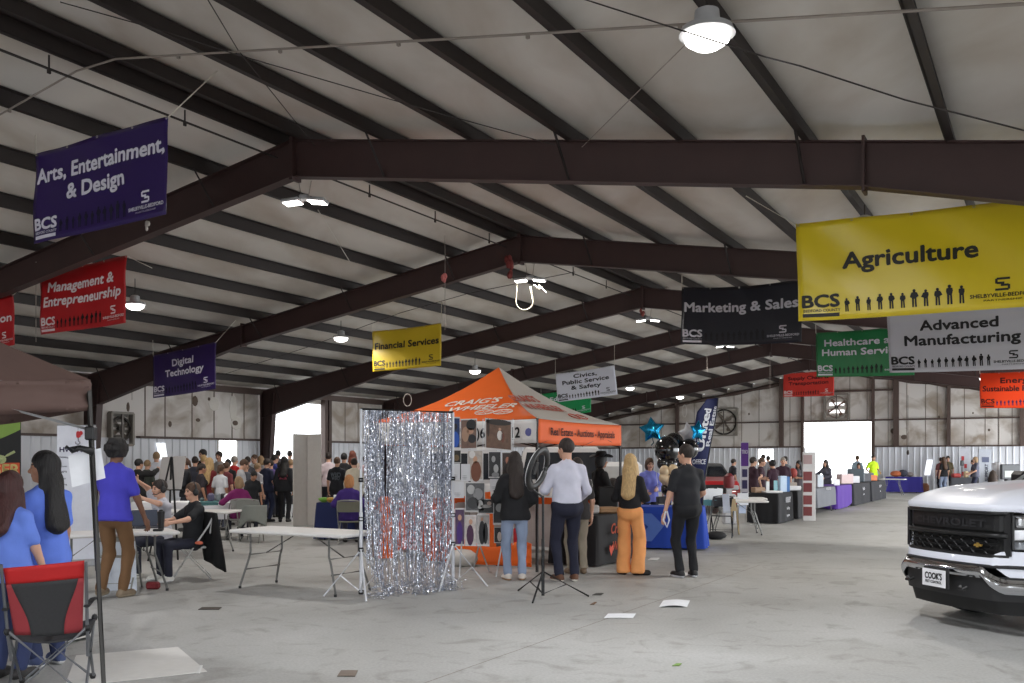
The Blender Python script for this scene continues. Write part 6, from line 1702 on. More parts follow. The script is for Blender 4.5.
r3 = row_table(27.8, 30.2, (104, 106, 112), 'grey tablecloth with faint lettering, open underneath', hem=.2, text=[('DUPONT', .8), ('', .1)], seed=13) if False else row_table(27.8, 30.2, (104, 106, 112), 'grey tablecloth with a pale line of lettering', hem=.2, text=[('WORKFORCE', .7)], seed=13)
r4 = row_table(30.5, 32.7, (78, 44, 136), 'purple tablecloth trailing towards the floor', seed=14, hem=.03, hemfn=lambda u: .12 * max(0, math.sin(u * 2 * PI * 2 + 1)))
r5 = row_table(33.0, 36.0, (30, 30, 36), 'black tablecloth in front of the seated woman, past the purple one', text=[('Health', 1.0), ('careers', .6)], seed=15)
r6 = row_table(36.3, 39.4, (34, 34, 40), 'black tablecloth farthest along the row', text=[('SECURITY', .8), ('team', .6)], seed=16)
def row_item(Y, dl, s, rgb, label, rz=0.3, z=.767, name='table_item', cat='item'):
    p = B((Y - LT_ * S_) / C_, LT_ + dl, 0); mb = MB(); mb.box((p.x, p.y, z + s[2] / 2), s, rotm(0, 0, rz), min(.012, min(s) * .3)); return put(name, label, cat, mb, C(rgb, .6), 'small things along the table row')
for a in ((24.3, .3, (.5, .34, .05), (222, 222, 222), 'stack of white forms on the black corner cloth'), (24.7, .5, (.1, .02, .28), (226, 228, 230), 'white upright card on the black corner cloth'), (24.9, .35, (.12, .02, .3), (150, 200, 210), 'pale teal card on the black corner cloth'), (24.2, .6, (.3, .2, .14), (160, 130, 104), 'brown box on the black corner cloth'),
          (25.0, .2, (.2, .12, .42), (190, 210, 232), 'tall pale blue carton in front of the smiling bald man'), (25.15, .12, (.12, .1, .4), (60, 110, 170), 'bright blue carton beside the pale one'), (26.3, .3, (.4, .3, .12), (214, 214, 216), 'white box on the plain black cloth'), (26.9, .5, (.3, .2, .2), (150, 140, 130), 'tan parcel on the plain black cloth'),
          (28.4, .3, (.16, .16, .4), (220, 222, 226), 'white cylinder box on the grey cloth'), (29.4, .3, (.22, .16, .38), (200, 206, 214), 'pale display box on the grey cloth'), (28.9, .55, (.2, .1, .3), (70, 74, 80), 'dark stand on the grey cloth'), (31.4, .2, (.22, .02, .2), (230, 230, 234), 'white card on the purple cloth'),
          (33.6, .4, (.5, .3, .34), (214, 190, 190), 'pale pink parcel heap on the black cloth of the seated woman'), (34.6, .3, (.35, .25, .25), (206, 206, 210), 'white parcel beside the pink heap'), (36.8, .4, (.5, .4, .3), (70, 70, 76), 'dark case on the farthest black cloth'), (38.4, .4, (.45, .3, .22), (200, 110, 60), 'orange tray on the farthest black cloth'), (38.9, .6, (.4, .3, .3), (90, 92, 100), 'grey bag on the farthest black cloth')):
    row_item(*a)
p = B((36.0 - LT_ * S_) / C_, LT_ + .5, 0); mb = MB(); mb.box((p.x, p.y, 1.02), (.62, .08, .5), rotm(0, 0, -.3), .02); put('display_screen', 'grey framed screen standing on the row behind the parcels', 'screen', mb, C((86, 96, 104), .3))
# post of red pictures
pb = gx(809, 25.3); zt = CH + (HY - 452) / F * 25.3
pbt = thing('picture_post', 'white square post with a ladder of red pictures at the corner of the table row', 'display', pb, -.25)
mb = MB(); mb.box((0, 0, zt / 2), (.32, .22, zt), None, .008); mb.build('post', C((216, 214, 214), .7), pbt)
for k, z in enumerate((1.62, 1.18, .88, .55, .25)):
    mb = MB(); mb.box((-.04, -.115, z), (.22, .012, .24)); mb.build('red_picture', C([(176, 150, 150), (130, 64, 66), (120, 54, 58), (132, 66, 68), (124, 60, 62)][k], .6), pbt)
# ---------------------------------------------------------------- along the end wall
cE = gx(904, 47.0); folding_table('table under the royal blue cloth along the end wall', cE, -PHI, 1.5, .74, .75); cloth_over('royal blue tablecloth on the table along the end wall', cE, -PHI, 1.6, .78, .76, (62, 56, 150), .03, seed=20)
for k, (x, s, rgb, lab) in enumerate(((896, (.6, .4, .3), (196, 110, 70), 'orange bundle on the end wall table'), (903, (.5, .4, .36), (70, 72, 84), 'dark bundle on the end wall table'), (910, (.4, .3, .24), (150, 140, 136), 'tan parcel on the end wall table'))):
    p = gx(x, 47); mb = MB(); mb.ball((p.x, p.y, .767 + s[2] / 2), (s[0] / 2, s[1] / 2, s[2] / 2), 10); put('cloth_bundle', lab, 'bundle', mb, C(rgb, .8), 'bundles on the end wall table', smooth=True)
cS = gx(893, 43.5); folding_table('small white table in front of the end wall', cS, -PHI, 1.1, .6, .74)
p = gx(923, 47.3); mb = MB(); mb.box((p.x, p.y, .22), (.55, .35, .44), None, .1); put('brown_bag', 'brown bag on the floor beside the blue table by the end wall', 'bag', mb, C((138, 92, 66), .8))
cG = gx(965, 45.0); folding_table('table under the slate cloth at the banner stands', cG, -PHI, 1.1, .7, .75); cloth_over('slate grey tablecloth between the two women by the banner stands', cG, -PHI, 1.15, .74, .76, (92, 94, 100), .03, seed=22)
for (x, s, rgb, lab) in ((956, (.4, .3, .2), (170, 60, 56), 'red bowl of goods on the slate cloth'), (966, (.2, .2, .3), (210, 190, 150), 'cream carton on the slate cloth')):
    p = gx(x, 45); mb = MB(); mb.box((p.x, p.y, .767 + s[2] / 2), s, None, .05); put('table_item', lab, 'item', mb, C(rgb, .6), 'goods on the slate cloth')
t, fn, w_, zt, zb = pullup('white banner stand with red and blue upright print, between the two women', 960, 969.5, 448, 491, 46.5, 46.3, (224, 226, 236))
mb = MB()
for k in range(4): mb.grid(lambda u, v, k=k: fn(.06 + .12 * (k % 2) + .12 * u, zt - .6 - .38 * k + .2 * v) - Vector((0, .01, 0)), 1, 1)
mb.build('red_print', C((206, 70, 76), .7), t, world=True)
t, fn, w_, zt, zb = pullup('wide white banner stand with navy upright lettering', 979, 991.5, 449, 492, 44.6, 44.3, (222, 228, 240))
mb = MB(); put_text(mb, 'SUPPORT', lambda x, y: fn(w_ * .72 - y, zt - 1.5 + x) - Vector((0, .01, 0)), 0, 0, .14, align='l', bold=.03); mb.build('lettering', C((60, 66, 100), .7), t, world=True)
mb = MB(); mb.grid(lambda u, v: fn(.12 + .3 * u, zt - .62 + .24 * v) - Vector((0, .01, 0)), 1, 1); mb.build('print_block', C((120, 128, 158), .7), t, world=True)
mb = MB(); p = gx(962, 45.0); mb.tube([(p.x, p.y, .76), (p.x, p.y, 1.35)], .02, 6); mb.box((p.x, p.y, 1.45), (.16, .1, .26), None, .03); put('microphone_stand', 'thin black stand rising from the slate cloth', 'stand', mb, BLKP)
mb = MB(); p = gx(998, 45); mb.lathe([(.3, 0), (.5, .4), (.46, .75), (.25, 1.0), (.05, 1.05)], (p.x, p.y, .45), 18); put('white_dome', 'white domed shape behind the hood of the pickup truck', 'dome', mb, C((226, 226, 230), .5), smooth=True)
mb = MB(); p = gx(1010, 44); mb.box((p.x, p.y, 1.05), (.86, .2, .7), None, .03); mb.box((p.x, p.y, .35), (.4, .3, .7)); o = put('dark_screen', 'dark flat screen above the pickup truck windshield', 'screen', mb, C((60, 62, 66), .4))
mb = MB(); mb.box((p.x - .1, p.y - .11, .95), (.4, .02, .3)); mb.build('pale_picture', C((180, 184, 180), .5), o)
mb = MB(); p = gx(993, 44); mb.ball((p.x, p.y, .55), (.2, .3, .6), 10); put('brown_armchair', 'brown rounded back of a chair at the edge of the truck hood', 'chair', mb, C((76, 64, 58), .7), smooth=True)
# daylight showing through skewed gaps in the side wall sheeting
GAP = M('daylight_gap', (250, 252, 255), .5, emit=1.3)
mb = MB(); tx = t_on_left
for (xa, xb, xc, xd, y0, y1) in ((154.5, 158.5, 161.5, 157.5, 443, 459), (160, 163.5, 166, 162, 443, 458)):
    P4 = [(xa, y0), (xb, y0), (xc, y1), (xd, y1)]
    mb.add([B(tx(x), LW - .075, z_on_left(x, y)) for x, y in P4], [(0, 1, 2, 3)])
tag(mb.build('window_2', GAP), 'slanted slit of daylight in the white ribbed wall', 'window', kind='structure')
mb = MB(); le = l_on_end
mb.add([B(T1 - .075, le(x), z_on_end(x, y)) for x, y in ((927, 460), (933, 460), (930, 475), (924.5, 475))], [(0, 1, 2, 3)])
tag(mb.build('window_3', GAP), 'slanted slit of daylight in the end wall sheeting by the banner stands', 'window', kind='structure')
# added area lights at the made-up side wall openings, brightening the far end
for (ta, tb_) in ((16, 27), (29, 40), (41, 51.5)):
    la = bpy.data.lights.new('far_end_fill', 'AREA'); la.shape = 'RECTANGLE'; la.size = tb_ - ta; la.size_y = 3.6; la.energy = 420 if ta < 20 else 900; la.color = (.93, .97, 1)
    lo = bpy.data.objects.new('far_end_fill', la); COL.objects.link(lo); lo.location = B((ta + tb_) / 2, RW + .15, 1.9)
    lo.rotation_euler = (PI / 2, 0, PI / 2 - PHI)
# ---------------------------------------------------------------- the people
H90 = PI / 2
def hcalc(Y, ytop): return CH + (HY - ytop) / F * Y
def headphones(api):
    k, H, P, hc, Rh = api['k'], api['H'], api['P'], api['hc'], api['Rh']
    mb = MB(); pts = [Vector(H(.098 * math.cos(a), -.01, .025 + .112 * math.sin(a)) * k) for a in [PI * i / 10 for i in range(11)]]; mb.tube(pts, .013, 6); o = mb.build('headphone_band', BLKP, P, smooth=True)
    for sx in (-1, 1):
        mb = MB(); mb.ball(Vector(H(sx * .098, -.005, -.005) * k), (.028, .042, .05), 10); mb.build('ear_cup', BLKP, P, smooth=True)
def microphone(api):
    headphones(api); k, H, P = api['k'], api['H'], api['P']
    mb = MB(); mb.tube([Vector(H(-.10, .01, -.03) * k), Vector(H(-.08, .09, -.075) * k), Vector(H(-.03, .125, -.075) * k)], .006, 5); mb.build('boom_microphone', BLKP, P)
def cowboy(api):
    k, H, P, Rh = api['k'], api['H'], api['P'], api['Rh']
    R = Matrix([list(r) for r in Rh]); c = Vector(H(0, -.01, .075) * k)
    mb = MB()
    def brim(u, v):
        a = 2 * PI * u; r = .085 + .10 * v; x, y = r * 1.02 * math.cos(a), r * 1.15 * math.sin(a)
        return c + R @ Vector((x, y, .05 * v * abs(math.cos(a)) ** 1.5 - .012 * v * abs(math.sin(a))))
    mb.grid(brim, 28, 4, .006); mb.lathe([(.095, -.005), (.092, .05), (.082, .095), (.05, .108), (.02, .095)], c, 18, R @ Matrix.Diagonal((1, 1.15, 1)))
    mb.build('cowboy_hat', C((24, 22, 24), .8), P, smooth=True)
def wristband(api):
    k, P, A = api['k'], api['P'], api['A']
    s0, e, w_ = A['l']; d = Vector(w_ - e).normalized(); mb = MB(); p = Vector(w_ * k) - d * .01; mb.tube([p - d * .012, p + d * .012], .034, 12); mb.build('wristband', BLKP, P)
def print_back(rgb, w_=.22, h_=.2, text=None):
    def f(api):
        k, T, P = api['k'], api['T'], api['P']
        mb = MB()
        put_text(mb, text or 'STAFF', lambda x, y: Vector(T(-x, -.155, .30 + y) * k), 0, 0, h_ * .4, width=w_, bold=.04)
        put_text(mb, text or 'STAFF', lambda x, y: Vector(T(-x, -.155, .22 + y) * k), 0, 0, h_ * .3, width=w_ * .8, bold=.04)
        mb.build('back_print', C(rgb, .7), P)
    return f
def paper(api):
    k, P, A = api['k'], api['P'], api['A']; w_ = Vector(A['r'][2] * k)
    mb = MB(); mb.box(w_ + Vector((-.08, .1, .05)), (.2, .02, .26), rotm(-.9)); mb.build('held_sheet', C((232, 232, 236), .7), P)
def glasses_(api):
    k, H, P = api['k'], api['H'], api['P']; mb = MB()
    for sx in (-1, 1):
        mb.tube([Vector(H(sx * .034 + .02 * math.cos(a), .094, .004 + .016 * math.sin(a)) * k) for a in [2 * PI * i / 10 for i in range(10)]], .003, 4, closed=True)
        mb.tube([Vector(H(sx * .056, .09, .006) * k), Vector(H(sx * .08, 0, .006) * k)], .003, 4)
    mb.build('spectacles', BLKP, P)
D = dict
def pp(x, Y, ytop, label, face, top, pants=(36, 38, 48), **k):
    h = k.pop('height', None) or hcalc(Y, ytop) * (1.0)
    return person(label, gx(x, Y), face, h, top, pants, **k)
# --- by the brown canopy
pp(9, 7.05, 475, 'person with dark reddish hair in a blue tee, back turned, under the canopy edge', -.15, (104, 134, 224), (44, 54, 92), hair='long', hcol='red', fem=True, arms=D(r=(.24, .16, .86), l=(-.25, .2, .9)), skin='light', girth=1.08, hair_len=.36)
pp(47, 7.5, 455, 'person with long black hair in a blue tee, in profile behind the camp chair', 1.0, (98, 128, 222), (40, 50, 84), hair='long', hcol='black', fem=True, arms=D(r=(.22, .10, .82), l=(-.2, .25, .95)), skin='tan', head=(.9, 0), hair_len=.24, shoes=(60, 72, 110), sole=(220, 220, 220))
pp(114, 11.15, 442, 'person in a royal blue polo and brown trousers leaning on the headphone table', -.12, (70, 66, 190), (110, 80, 52), hair='afro', hcol='black', skin='brown', arms=D(r=(.28, .18, .86), l=(-.30, .35, .98)), collar=True, shoes=(128, 112, 92), sole=(150, 136, 116), tuck=False, hem=-.08, lean=.05, legs=D(l=(-.10, -.10, .12), r=(.07, .06, .085)))
# --- headphone men
person('person in a black tee with headphones, seated in profile at the headphone table', gx(193, 12.95), H90 + .75, 1.64, (26, 28, 32), (36, 38, 54), seat=.43, hair='short', hcol='brown', arms=D(l=(-.28, .46, .84), r=(.12, .46, .84)), skin='light', extra=headphones, shoes=(220, 218, 212), sole=(230, 230, 230), head=(.05, 0), lean=-.04)
person('person in a grey tee with headphones, arm stretched towards the blue polo', gx(161.5, 13.3), H90 + .8, 1.68, (186, 186, 196), (44, 46, 60), seat=.44, hair='short', hcol='dark', arms=D(l=(-.20, .40, 1.15), r=(.12, .30, 1.38)), skin='light', extra=microphone, head=(.1, 0), shoes=(206, 204, 196))
# --- crowd by the side wall
cg = 'visitors crowding by the side wall'
pp(138, 22.0, 460, 'person in a black hooded top raising an arm, beside the easel', -.6, (22, 22, 24), hair='short', hcol='black', sleeve='hoodie', arms=D(r=(.30, .35, 1.50), l=(-.25, .15, 1.0)), group=cg)
pp(156.5, 25.5, 453, 'person with sandy hair in a white tee behind the raised black sleeve', .4, (214, 216, 226), hair='short', hcol='sandy', group=cg)
pp(186, 21.5, 459, 'person in spectacles and black with a purple lanyard, behind the easel board', 1.9, (24, 26, 32), hair='tail', hcol='brown', fem=True, sleeve='long', extra=glasses_, arms=D(r=(.1, .3, 1.05), l=(-.1, .3, 1.05)), group=cg)
pp(203.5, 27.5, 450.5, 'tall person in a black cap and black jacket behind two blonds', 2.6, (22, 22, 26), hair='cap', hcol='black', sleeve='hoodie', group=cg)
pp(203.5, 25.8, 456, 'person with pale blond hair just before the black cap', .2, (150, 146, 140), hair='short', hcol='blond', fem=True, group=cg)
pp(209, 22.3, 459, 'person with long blond hair in a maroon top and jeans', -.3, (112, 36, 40), (110, 124, 150), hair='long', hcol='blond', fem=True, arms=D(r=(.2, .28, 1.0), l=(-.15, .25, 1.05)), group=cg, hair_len=.22)
pp(201, 21.4, 464.5, 'small person in a dark vest with a pink patch, next to the blond in maroon', -.9, (40, 34, 40), hair='tail', hcol='dark', fem=True, skin='tan', group=cg)
pp(219.5, 28.0, 452.5, 'person in a dark cap and pale tee facing the hall, before the bright window', PI - .2, (186, 180, 176), hair='cap', hcol='dark', group=cg)
pp(220.5, 21.8, 465.5, 'small child in a white tee with grey shoulders', -.4, (206, 208, 214), (70, 74, 90), hair='tail', hcol='brown', group=cg, skin='tan')
pp(228, 25.0, 460, 'person with black hair in black between the white tee and the red top', .2, (30, 30, 34), hair='short', hcol='black', group=cg)
pp(234, 26.2, 457, 'person with grey hair in a bright red top', -.3, (196, 44, 48), hair='short', hcol='grey', group=cg)
pp(241, 21.8, 460, 'child in a pale grey tee looking down at a white sheet', -1.1, (178, 178, 182), (80, 84, 96), hair='short', hcol='brown', arms=D(r=(.1, .28, 1.05), l=(-.08, .3, 1.05)), extra=paper, head=(0, -.3), group=cg)
pp(247.5, 27.0, 457.5, 'person with dark hair in charcoal behind the boy with the sheet', .1, (76, 78, 86), hair='short', hcol='dark', group=cg)
pp(252, 21.3, 470.5, 'small child in a black tee bending over the white cloth', -2.6, (26, 28, 32), hair='short', hcol='black', skin='tan', head=(0, -.4), lean=.2, group=cg)
pp(255, 28.3, 455.5, 'person with light brown hair and a white shirt near the wall column', 2.7, (220, 218, 220), hair='short', hcol='brown', group=cg)
pp(261, 27.2, 457, 'person with sandy hair in grey at the wall column', .5, (120, 118, 122), hair='bob', hcol='sandy', fem=True, group=cg)
pp(257, 24.0, 464, 'child in a light tee in front of the wall column', -.6, (168, 166, 172), hair='short', hcol='sandy', group=cg)
pp(266.5, 24.8, 459.5, 'person in a navy tee and jeans with a hand at the hip', -.5, (34, 40, 66), (46, 54, 84), hair='short', hcol='dark', girth=1.12, arms=D(r=(.27, .12, .90), l=(-.26, .1, .95)), shoes=(30, 30, 34), group=cg)
pp(274, 28.0, 455.5, 'person in a blue tee with folded arms before the bright doorway', -.8, (64, 76, 150), hair='short', hcol='dark', arms=D(r=(-.05, .28, 1.2), l=(.05, .28, 1.2)), group=cg)
pp(278, 34.0, 451, 'faint figure in grey standing in the bright doorway', .1, (120, 118, 126), hair='short', hcol='dark', group=cg)
pp(289.5, 34.5, 451.5, 'second faint figure in the bright doorway, next to the tall panels', -.1, (128, 124, 130), hair='short', hcol='dark', group=cg)
pp(284, 24.7, 457.5, 'person with long black hair in a black hoodie with pink print on the back', .05, (30, 32, 38), (24, 24, 30), hair='long', hcol='black', sleeve='hoodie', fem=True, extra=print_back((206, 96, 120), .24, .2, 'ALOHA'), hair_len=.34, group=cg)
pp(291, 26.5, 460, 'person in grey peeking out behind the long black hair', -.2, (110, 108, 112), hair='short', hcol='sandy', group=cg)
pp(271, 26.6, 461, 'child in violet between the navy tee and the black hoodie', .4, (86, 70, 120), hair='short', hcol='dark', group=cg)
for k, (x, Y, yt, top, hc_, sk, lab) in enumerate(((195, 24.5, 457.5, (60, 62, 74), 'dark', 'light', 'person in slate grey between the spectacles and the black cap'), (226, 23.4, 463, (120, 60, 66), 'brown', 'light', 'child in dusty rose behind the white tee'), (246, 24.3, 463.5, (96, 100, 110), 'brown', 'light', 'child in grey whose head shows above the boy with the sheet'), (147, 24.5, 461, (60, 66, 60), 'sandy', 'light', 'person in dark olive half hidden by the blue polo'), (280, 26.8, 463, (40, 44, 60), 'dark', 'tan', 'small visitor in dark blue between the doorway figures'))):
    pp(x, Y, yt, lab, [.2, -.4, .1, -.2, .3][k], top, hair='short', hcol=hc_, skin=sk, group=cg)
pp(239, 18.95, 482, 'seated person with greying hair in a magenta top, seen from behind', .5, (124, 28, 96), (40, 40, 50), height=1.54, seat=.45, hair='bob', hcol='sandy', sleeve='long', fem=True, arms=D(l=(-.35, .3, .85), r=(.25, .3, .8)))
# --- past the tall panels
pr = 'visitors beyond the tall panels'
pp(328.5, 27.0, 453.5, 'person with short dark hair in a pale pink shirt beside the tall panels', .2, (206, 190, 196), hair='short', hcol='dark', group=pr)
pp(337, 24.5, 458, 'person with cropped hair in a black tee with a printed back', -.05, (30, 32, 40), hair='short', hcol='brown', girth=1.1, extra=print_back((110, 118, 130), .26, .3, 'CREW'), group=pr)
pp(344, 26.0, 454, 'person with black hair in a black top behind the printed tee', .1, (26, 26, 30), hair='short', hcol='black', group=pr)
pp(352.5, 26.5, 452, 'person with long auburn hair in cream', .2, (186, 170, 158), hair='long', hcol='auburn', fem=True, group=pr)
pp(355, 23.0, 459, 'person in a cream knit bending beside the curtain pole', .4, (206, 198, 180), hair='bun', hcol='dark', fem=True, sleeve='hoodie', lean=.15, group=pr)
pp(366, 25.0, 456, 'person in pale pink behind the edge of the silver curtain', -.2, (214, 180, 186), hair='short', hcol='dark', group=pr)
pp(349, 18.3, 475, 'seated person with strawberry hair in a purple top, seen from behind', .05, (62, 38, 118), (40, 40, 60), height=1.62, seat=.45, hair='bob', hcol='straw', sleeve='long', fem=True, girth=1.1, arms=D(l=(-.25, .3, .82), r=(.25, .3, .82)))
# --- by the photo stand and the orange tent
pp(515, 12.8, 454, 'person with long dark hair in a black hooded top and light jeans', .12, (24, 24, 28), (138, 152, 178), hair='long', hcol='dark', sleeve='hoodie', fem=True, arms=D(l=(-.16, .30, 1.12), r=(.20, .24, 1.02)), shoes=(206, 198, 190), sole=(170, 130, 96), hair_len=.27, girth=1.04)
pp(567, 12.65, 440.5, 'person in a white long sleeved shirt and navy trousers beside the ring light', .25, (204, 204, 220), (24, 26, 46), hair='short', hcol='dark', sleeve='long', girth=1.14, arms=D(l=(-.18, .34, 1.10), r=(.24, .26, 1.0)), head=(.5, 0), tuck=True, collar=True, shoes=(90, 56, 36), sole=(220, 214, 206))
pp(577.5, 13.5, 459.5, 'person in khaki trousers mostly hidden behind the white shirt', .2, (60, 56, 56), (150, 140, 124), hair='short', hcol='dark', shoes=(120, 100, 80))
pp(600, 16.6, 455, 'person in a black cowboy hat and black clothes inside the orange tent', -1.2, (20, 20, 22), (20, 20, 24), hair='bob', hcol='black', sleeve='long', skin='tan', extra=cowboy, arms=D(r=(.2, .3, 1.0), l=(-.2, .28, 1.0)))
pp(613.5, 18.2, 476, 'person with dark hair sitting low beyond the black screen', .6, (40, 36, 40), height=1.6, seat=.40, hair='bob', hcol='dark', fem=True, skin='tan')
pp(630, 13.4, 456, 'person with long blond hair, black top and wide orange trousers', -.35, (20, 20, 24), (232, 158, 96), hair='long', hcol='blond', sleeve='long', fem=True, wide=True, arms=D(l=(-.12, .26, 1.12), r=(.14, .30, 1.08)), shoes=(26, 22, 22), hair_len=.25, tuck=True, legs=D(l=(-.10, 0, .085, -.6), r=(.12, -.02, .085, 1.2)))
pp(687, 13.1, 446.5, 'person in a black polo and black trousers with a black wristband', .25, (34, 35, 40), (20, 21, 26), hair='short', hcol='dark', girth=1.12, arms=D(l=(-.33, .02, .80), r=(.22, .28, 1.0)), head=(.65, 0), extra=wristband, collar=True, shoes=(24, 24, 28), sole=(206, 206, 212), tuck=True)
pp(649.5, 19.3, 459.5, 'person in a periwinkle hoodie facing the hall behind the royal blue cloth', PI + .1, (116, 122, 200), (24, 26, 34), hair='bob', hcol='brown', fem=True, sleeve='hoodie', arms=D(l=(-.1, .3, 1.1), r=(.15, .28, 1.05)))
pp(733, 34.6, 461.5, 'person in dark clothes standing past the far end of the red car', -1.3, (50, 50, 58), hair='short', hcol='dark', height=1.62)
# --- maroon shirts
mg = 'helpers in maroon polo shirts'
pp(752.5, 26.2, 458, 'person with dark hair in a maroon polo, arms folded, nearest the purple banner', -1.3, (52, 26, 40), (30, 30, 36), hair='short', hcol='dark', arms=D(r=(-.05, .3, 1.2), l=(.1, .28, 1.15)), girth=1.1, group=mg)
pp(761, 27.2, 458.5, 'person in a maroon polo talking, second from the purple banner', -1.9, (54, 28, 42), hair='short', hcol='brown', group=mg)
pp(773, 28.2, 461, 'person with black hair in a maroon polo turned away', .4, (52, 26, 42), hair='curly', hcol='black', group=mg, arms=D(r=(.3, .25, .95)))
pp(783, 29.2, 458, 'bald smiling person in a maroon polo facing the hall', PI - .15, (50, 26, 42), hair='crop', hcol='grey', girth=1.1, group=mg)
for (x, Y, yt, lab, top) in ((763.5, 41, 455, 'dim figure in grey seen against the bright window', (110, 108, 110)), (768.5, 42, 456.5, 'second dim figure against the bright window', (96, 94, 96)), (785.5, 33, 457, 'dim figure behind the bald smiling helper', (90, 92, 96))):
    pp(x, Y, yt, lab, .3, top, hair='short', hcol='dark')
pp(799, 31.0, 461.5, 'person with long black hair holding something red, beside the post of red pictures', 2.3, (110, 108, 114), hair='long', hcol='black', fem=True, skin='tan', sleeve='short', arms=D(l=(-.15, .3, 1.15), r=(.15, .3, 1.15)))
mb = MB(); mb.ball(at(793, 473, 29.6), (.14, .1, .16), 10); put('red_pouch', 'red pouch held by the long black haired visitor', 'pouch', mb, C((150, 56, 50), .7), smooth=True)
pp(827, 34.2, 460.5, 'person with long dark hair in a grey jacket reaching over the grey cloth', 2.2, (84, 84, 96), hair='long', hcol='dark', fem=True, sleeve='long', arms=D(r=(.42, .35, 1.15), l=(-.1, .3, 1.05)), lean=.1)
pp(857.5, 44.5, 456, 'person in pale blue standing outside the roller door', -.2, (150, 168, 186), (120, 124, 140), hair='short', hcol='brown')
pp(873, 43.5, 455.5, 'person in a high visibility yellow tee at the roller door', PI + .2, (206, 250, 40), (70, 72, 84), hair='short', hcol='dark', girth=1.1, arms=D(r=(.25, .15, 1.0), l=(-.25, .15, 1.0)))
pp(859, 40.0, 463.5, 'person with dark hair in a red vest behind the pink parcels', 2.6, (170, 60, 64), (50, 50, 60), hair='bob', hcol='dark', fem=True, sleeve='long', height=1.45)
# --- by the end wall
pp(944, 44.6, 457.5, 'person with long brown hair in a black top and light jeans, back turned', .1, (26, 26, 30), (140, 152, 176), hair='long', hcol='brown', fem=True)
pp(941, 46.6, 458, 'person hidden behind the black top, head showing beside hers', -.3, (120, 70, 70), hair='short', hcol='dark')
pp(948, 46.3, 456.5, 'person with a black cap between the black top and the slate cloth', 2.7, (96, 84, 60), hair='cap', hcol='black')
pp(976, 43.4, 457.5, 'person with greying blond hair in a grey tee at the slate cloth', 1.4, (92, 94, 110), (40, 44, 66), hair='bob', hcol='sandy', fem=True, girth=1.1, arms=D(r=(.2, .3, 1.0), l=(-.2, .3, 1.0)))
pp(973.5, 46.4, 460, 'small figure in navy between the banner stands', 1.0, (50, 54, 90), hair='short', hcol='dark')
# ---------------------------------------------------------------- white pickup truck
TA = math.radians(74); TE = Vector((math.cos(TA), -math.sin(TA), 0)); TBk = Vector((math.sin(TA), math.cos(TA), 0)); TC = Vector((4.175, 9.2, 0))
tk = thing('pickup_truck', 'white pickup truck with black grille and chrome bumper at the edge of the hall', 'truck', TC, 0)
def wide_(e):
    a = abs(e); s = -1 if e < 0 else 1
    return s * (a * .88 if a < .75 else .66 + (a - .75) * .29 / .22 if a < .97 else a - .02)
def TP(e, b, z): return TC + TE * wide_(e) + TBk * b + Vector((0, 0, z))
WP = M('white_truck_paint', (222, 225, 236), .42, coat=.25, var=.01, scale=1); CHR = M('truck_chrome', (206, 208, 212), .12, metal=1.0, var=.02); GB = M('grille_black', (20, 20, 22), .42, var=.1); DK = M('truck_dark_trim', (30, 30, 32), .6)
HWD = .97
def bow(e):
    a = abs(e); return .075 * (a / .7) ** 2 + max(0, a - .64) ** 2 / (max(0, a - .64) + .08) * 1.25
def tb(mb, name, mat, smooth=True, parent=None, angle=35): return mb.build(name, mat, parent or tk, smooth=smooth, world=True, angle=angle)
# hood
def hood(u, v):
    e = (u - .5) * 2 * .93; b0 = bow(e) - .01; b = b0 + (1.52 - b0) * v
    d = b - b0
    z = 1.20 + .11 * (1 - math.exp(-d / .16)) + .075 * min(1, d / 1.3)
    z -= .13 * max(0, (abs(e) - .60) / .33) ** 2
    z += .022 * math.exp(-((abs(e) - .52) / .08) ** 2) * min(1, d / .4)
    return TP(e, b, z)
mb = MB(); mb.grid(hood, 36, 24, .02); tb(mb, 'hood', WP)
mb = MB(); mb.grid(lambda u, v: TP((u - .5) * 2 * .86, bow((u - .5) * 2 * .86) - .012 - .012 * math.sin(PI * v), 1.145 + .06 * v), 30, 4, .02); tb(mb, 'hood_lip', WP)
# grille
gr = thing('grille', None, None, (0, 0, 0)); gr.parent = tk; gr.location = (0, 0, 0)
def gz(e): a = abs(e); return (.735 + .0 * a + (max(0, a - .60) / .12) * .10, 1.105)
mb = MB(); mb.grid(lambda u, v: TP((u - .5) * 2 * .74, bow((u - .5) * 2 * .74) + .05, .72 + .43 * v), 20, 6, .02); mb.build('grille_backing', M('grille_void', (8, 8, 9), .7), gr, world=True)
for z, hh, o in ((1.13, .045, .0), (.925, .045, -.01), (.735, .03, .0)):
    mb = MB(); mb.grid(lambda u, v: TP((u - .5) * 2 * .745, bow((u - .5) * 2 * .745) + o - .012 * math.sin(PI * v), z - hh / 2 + hh * v), 26, 4, .03); mb.build('grille_bar', GB, gr, world=True, smooth=True)
mb = MB(); mb.grid(lambda u, v: TP((u - .5) * 2 * .72, bow((u - .5) * 2 * .72) + .03, .965 + .14 * v), 26, 2, .02); mb.build('name_bar', GB, gr, world=True)
mb = MB(); put_text(mb, 'CHEVROLET', lambda x, y: TP(x, bow(x) + .018, .995 + y), 0, 0, .068, width=1.06, bold=.05); mb.build('grille_lettering', C((40, 40, 43), .4), gr, world=True)
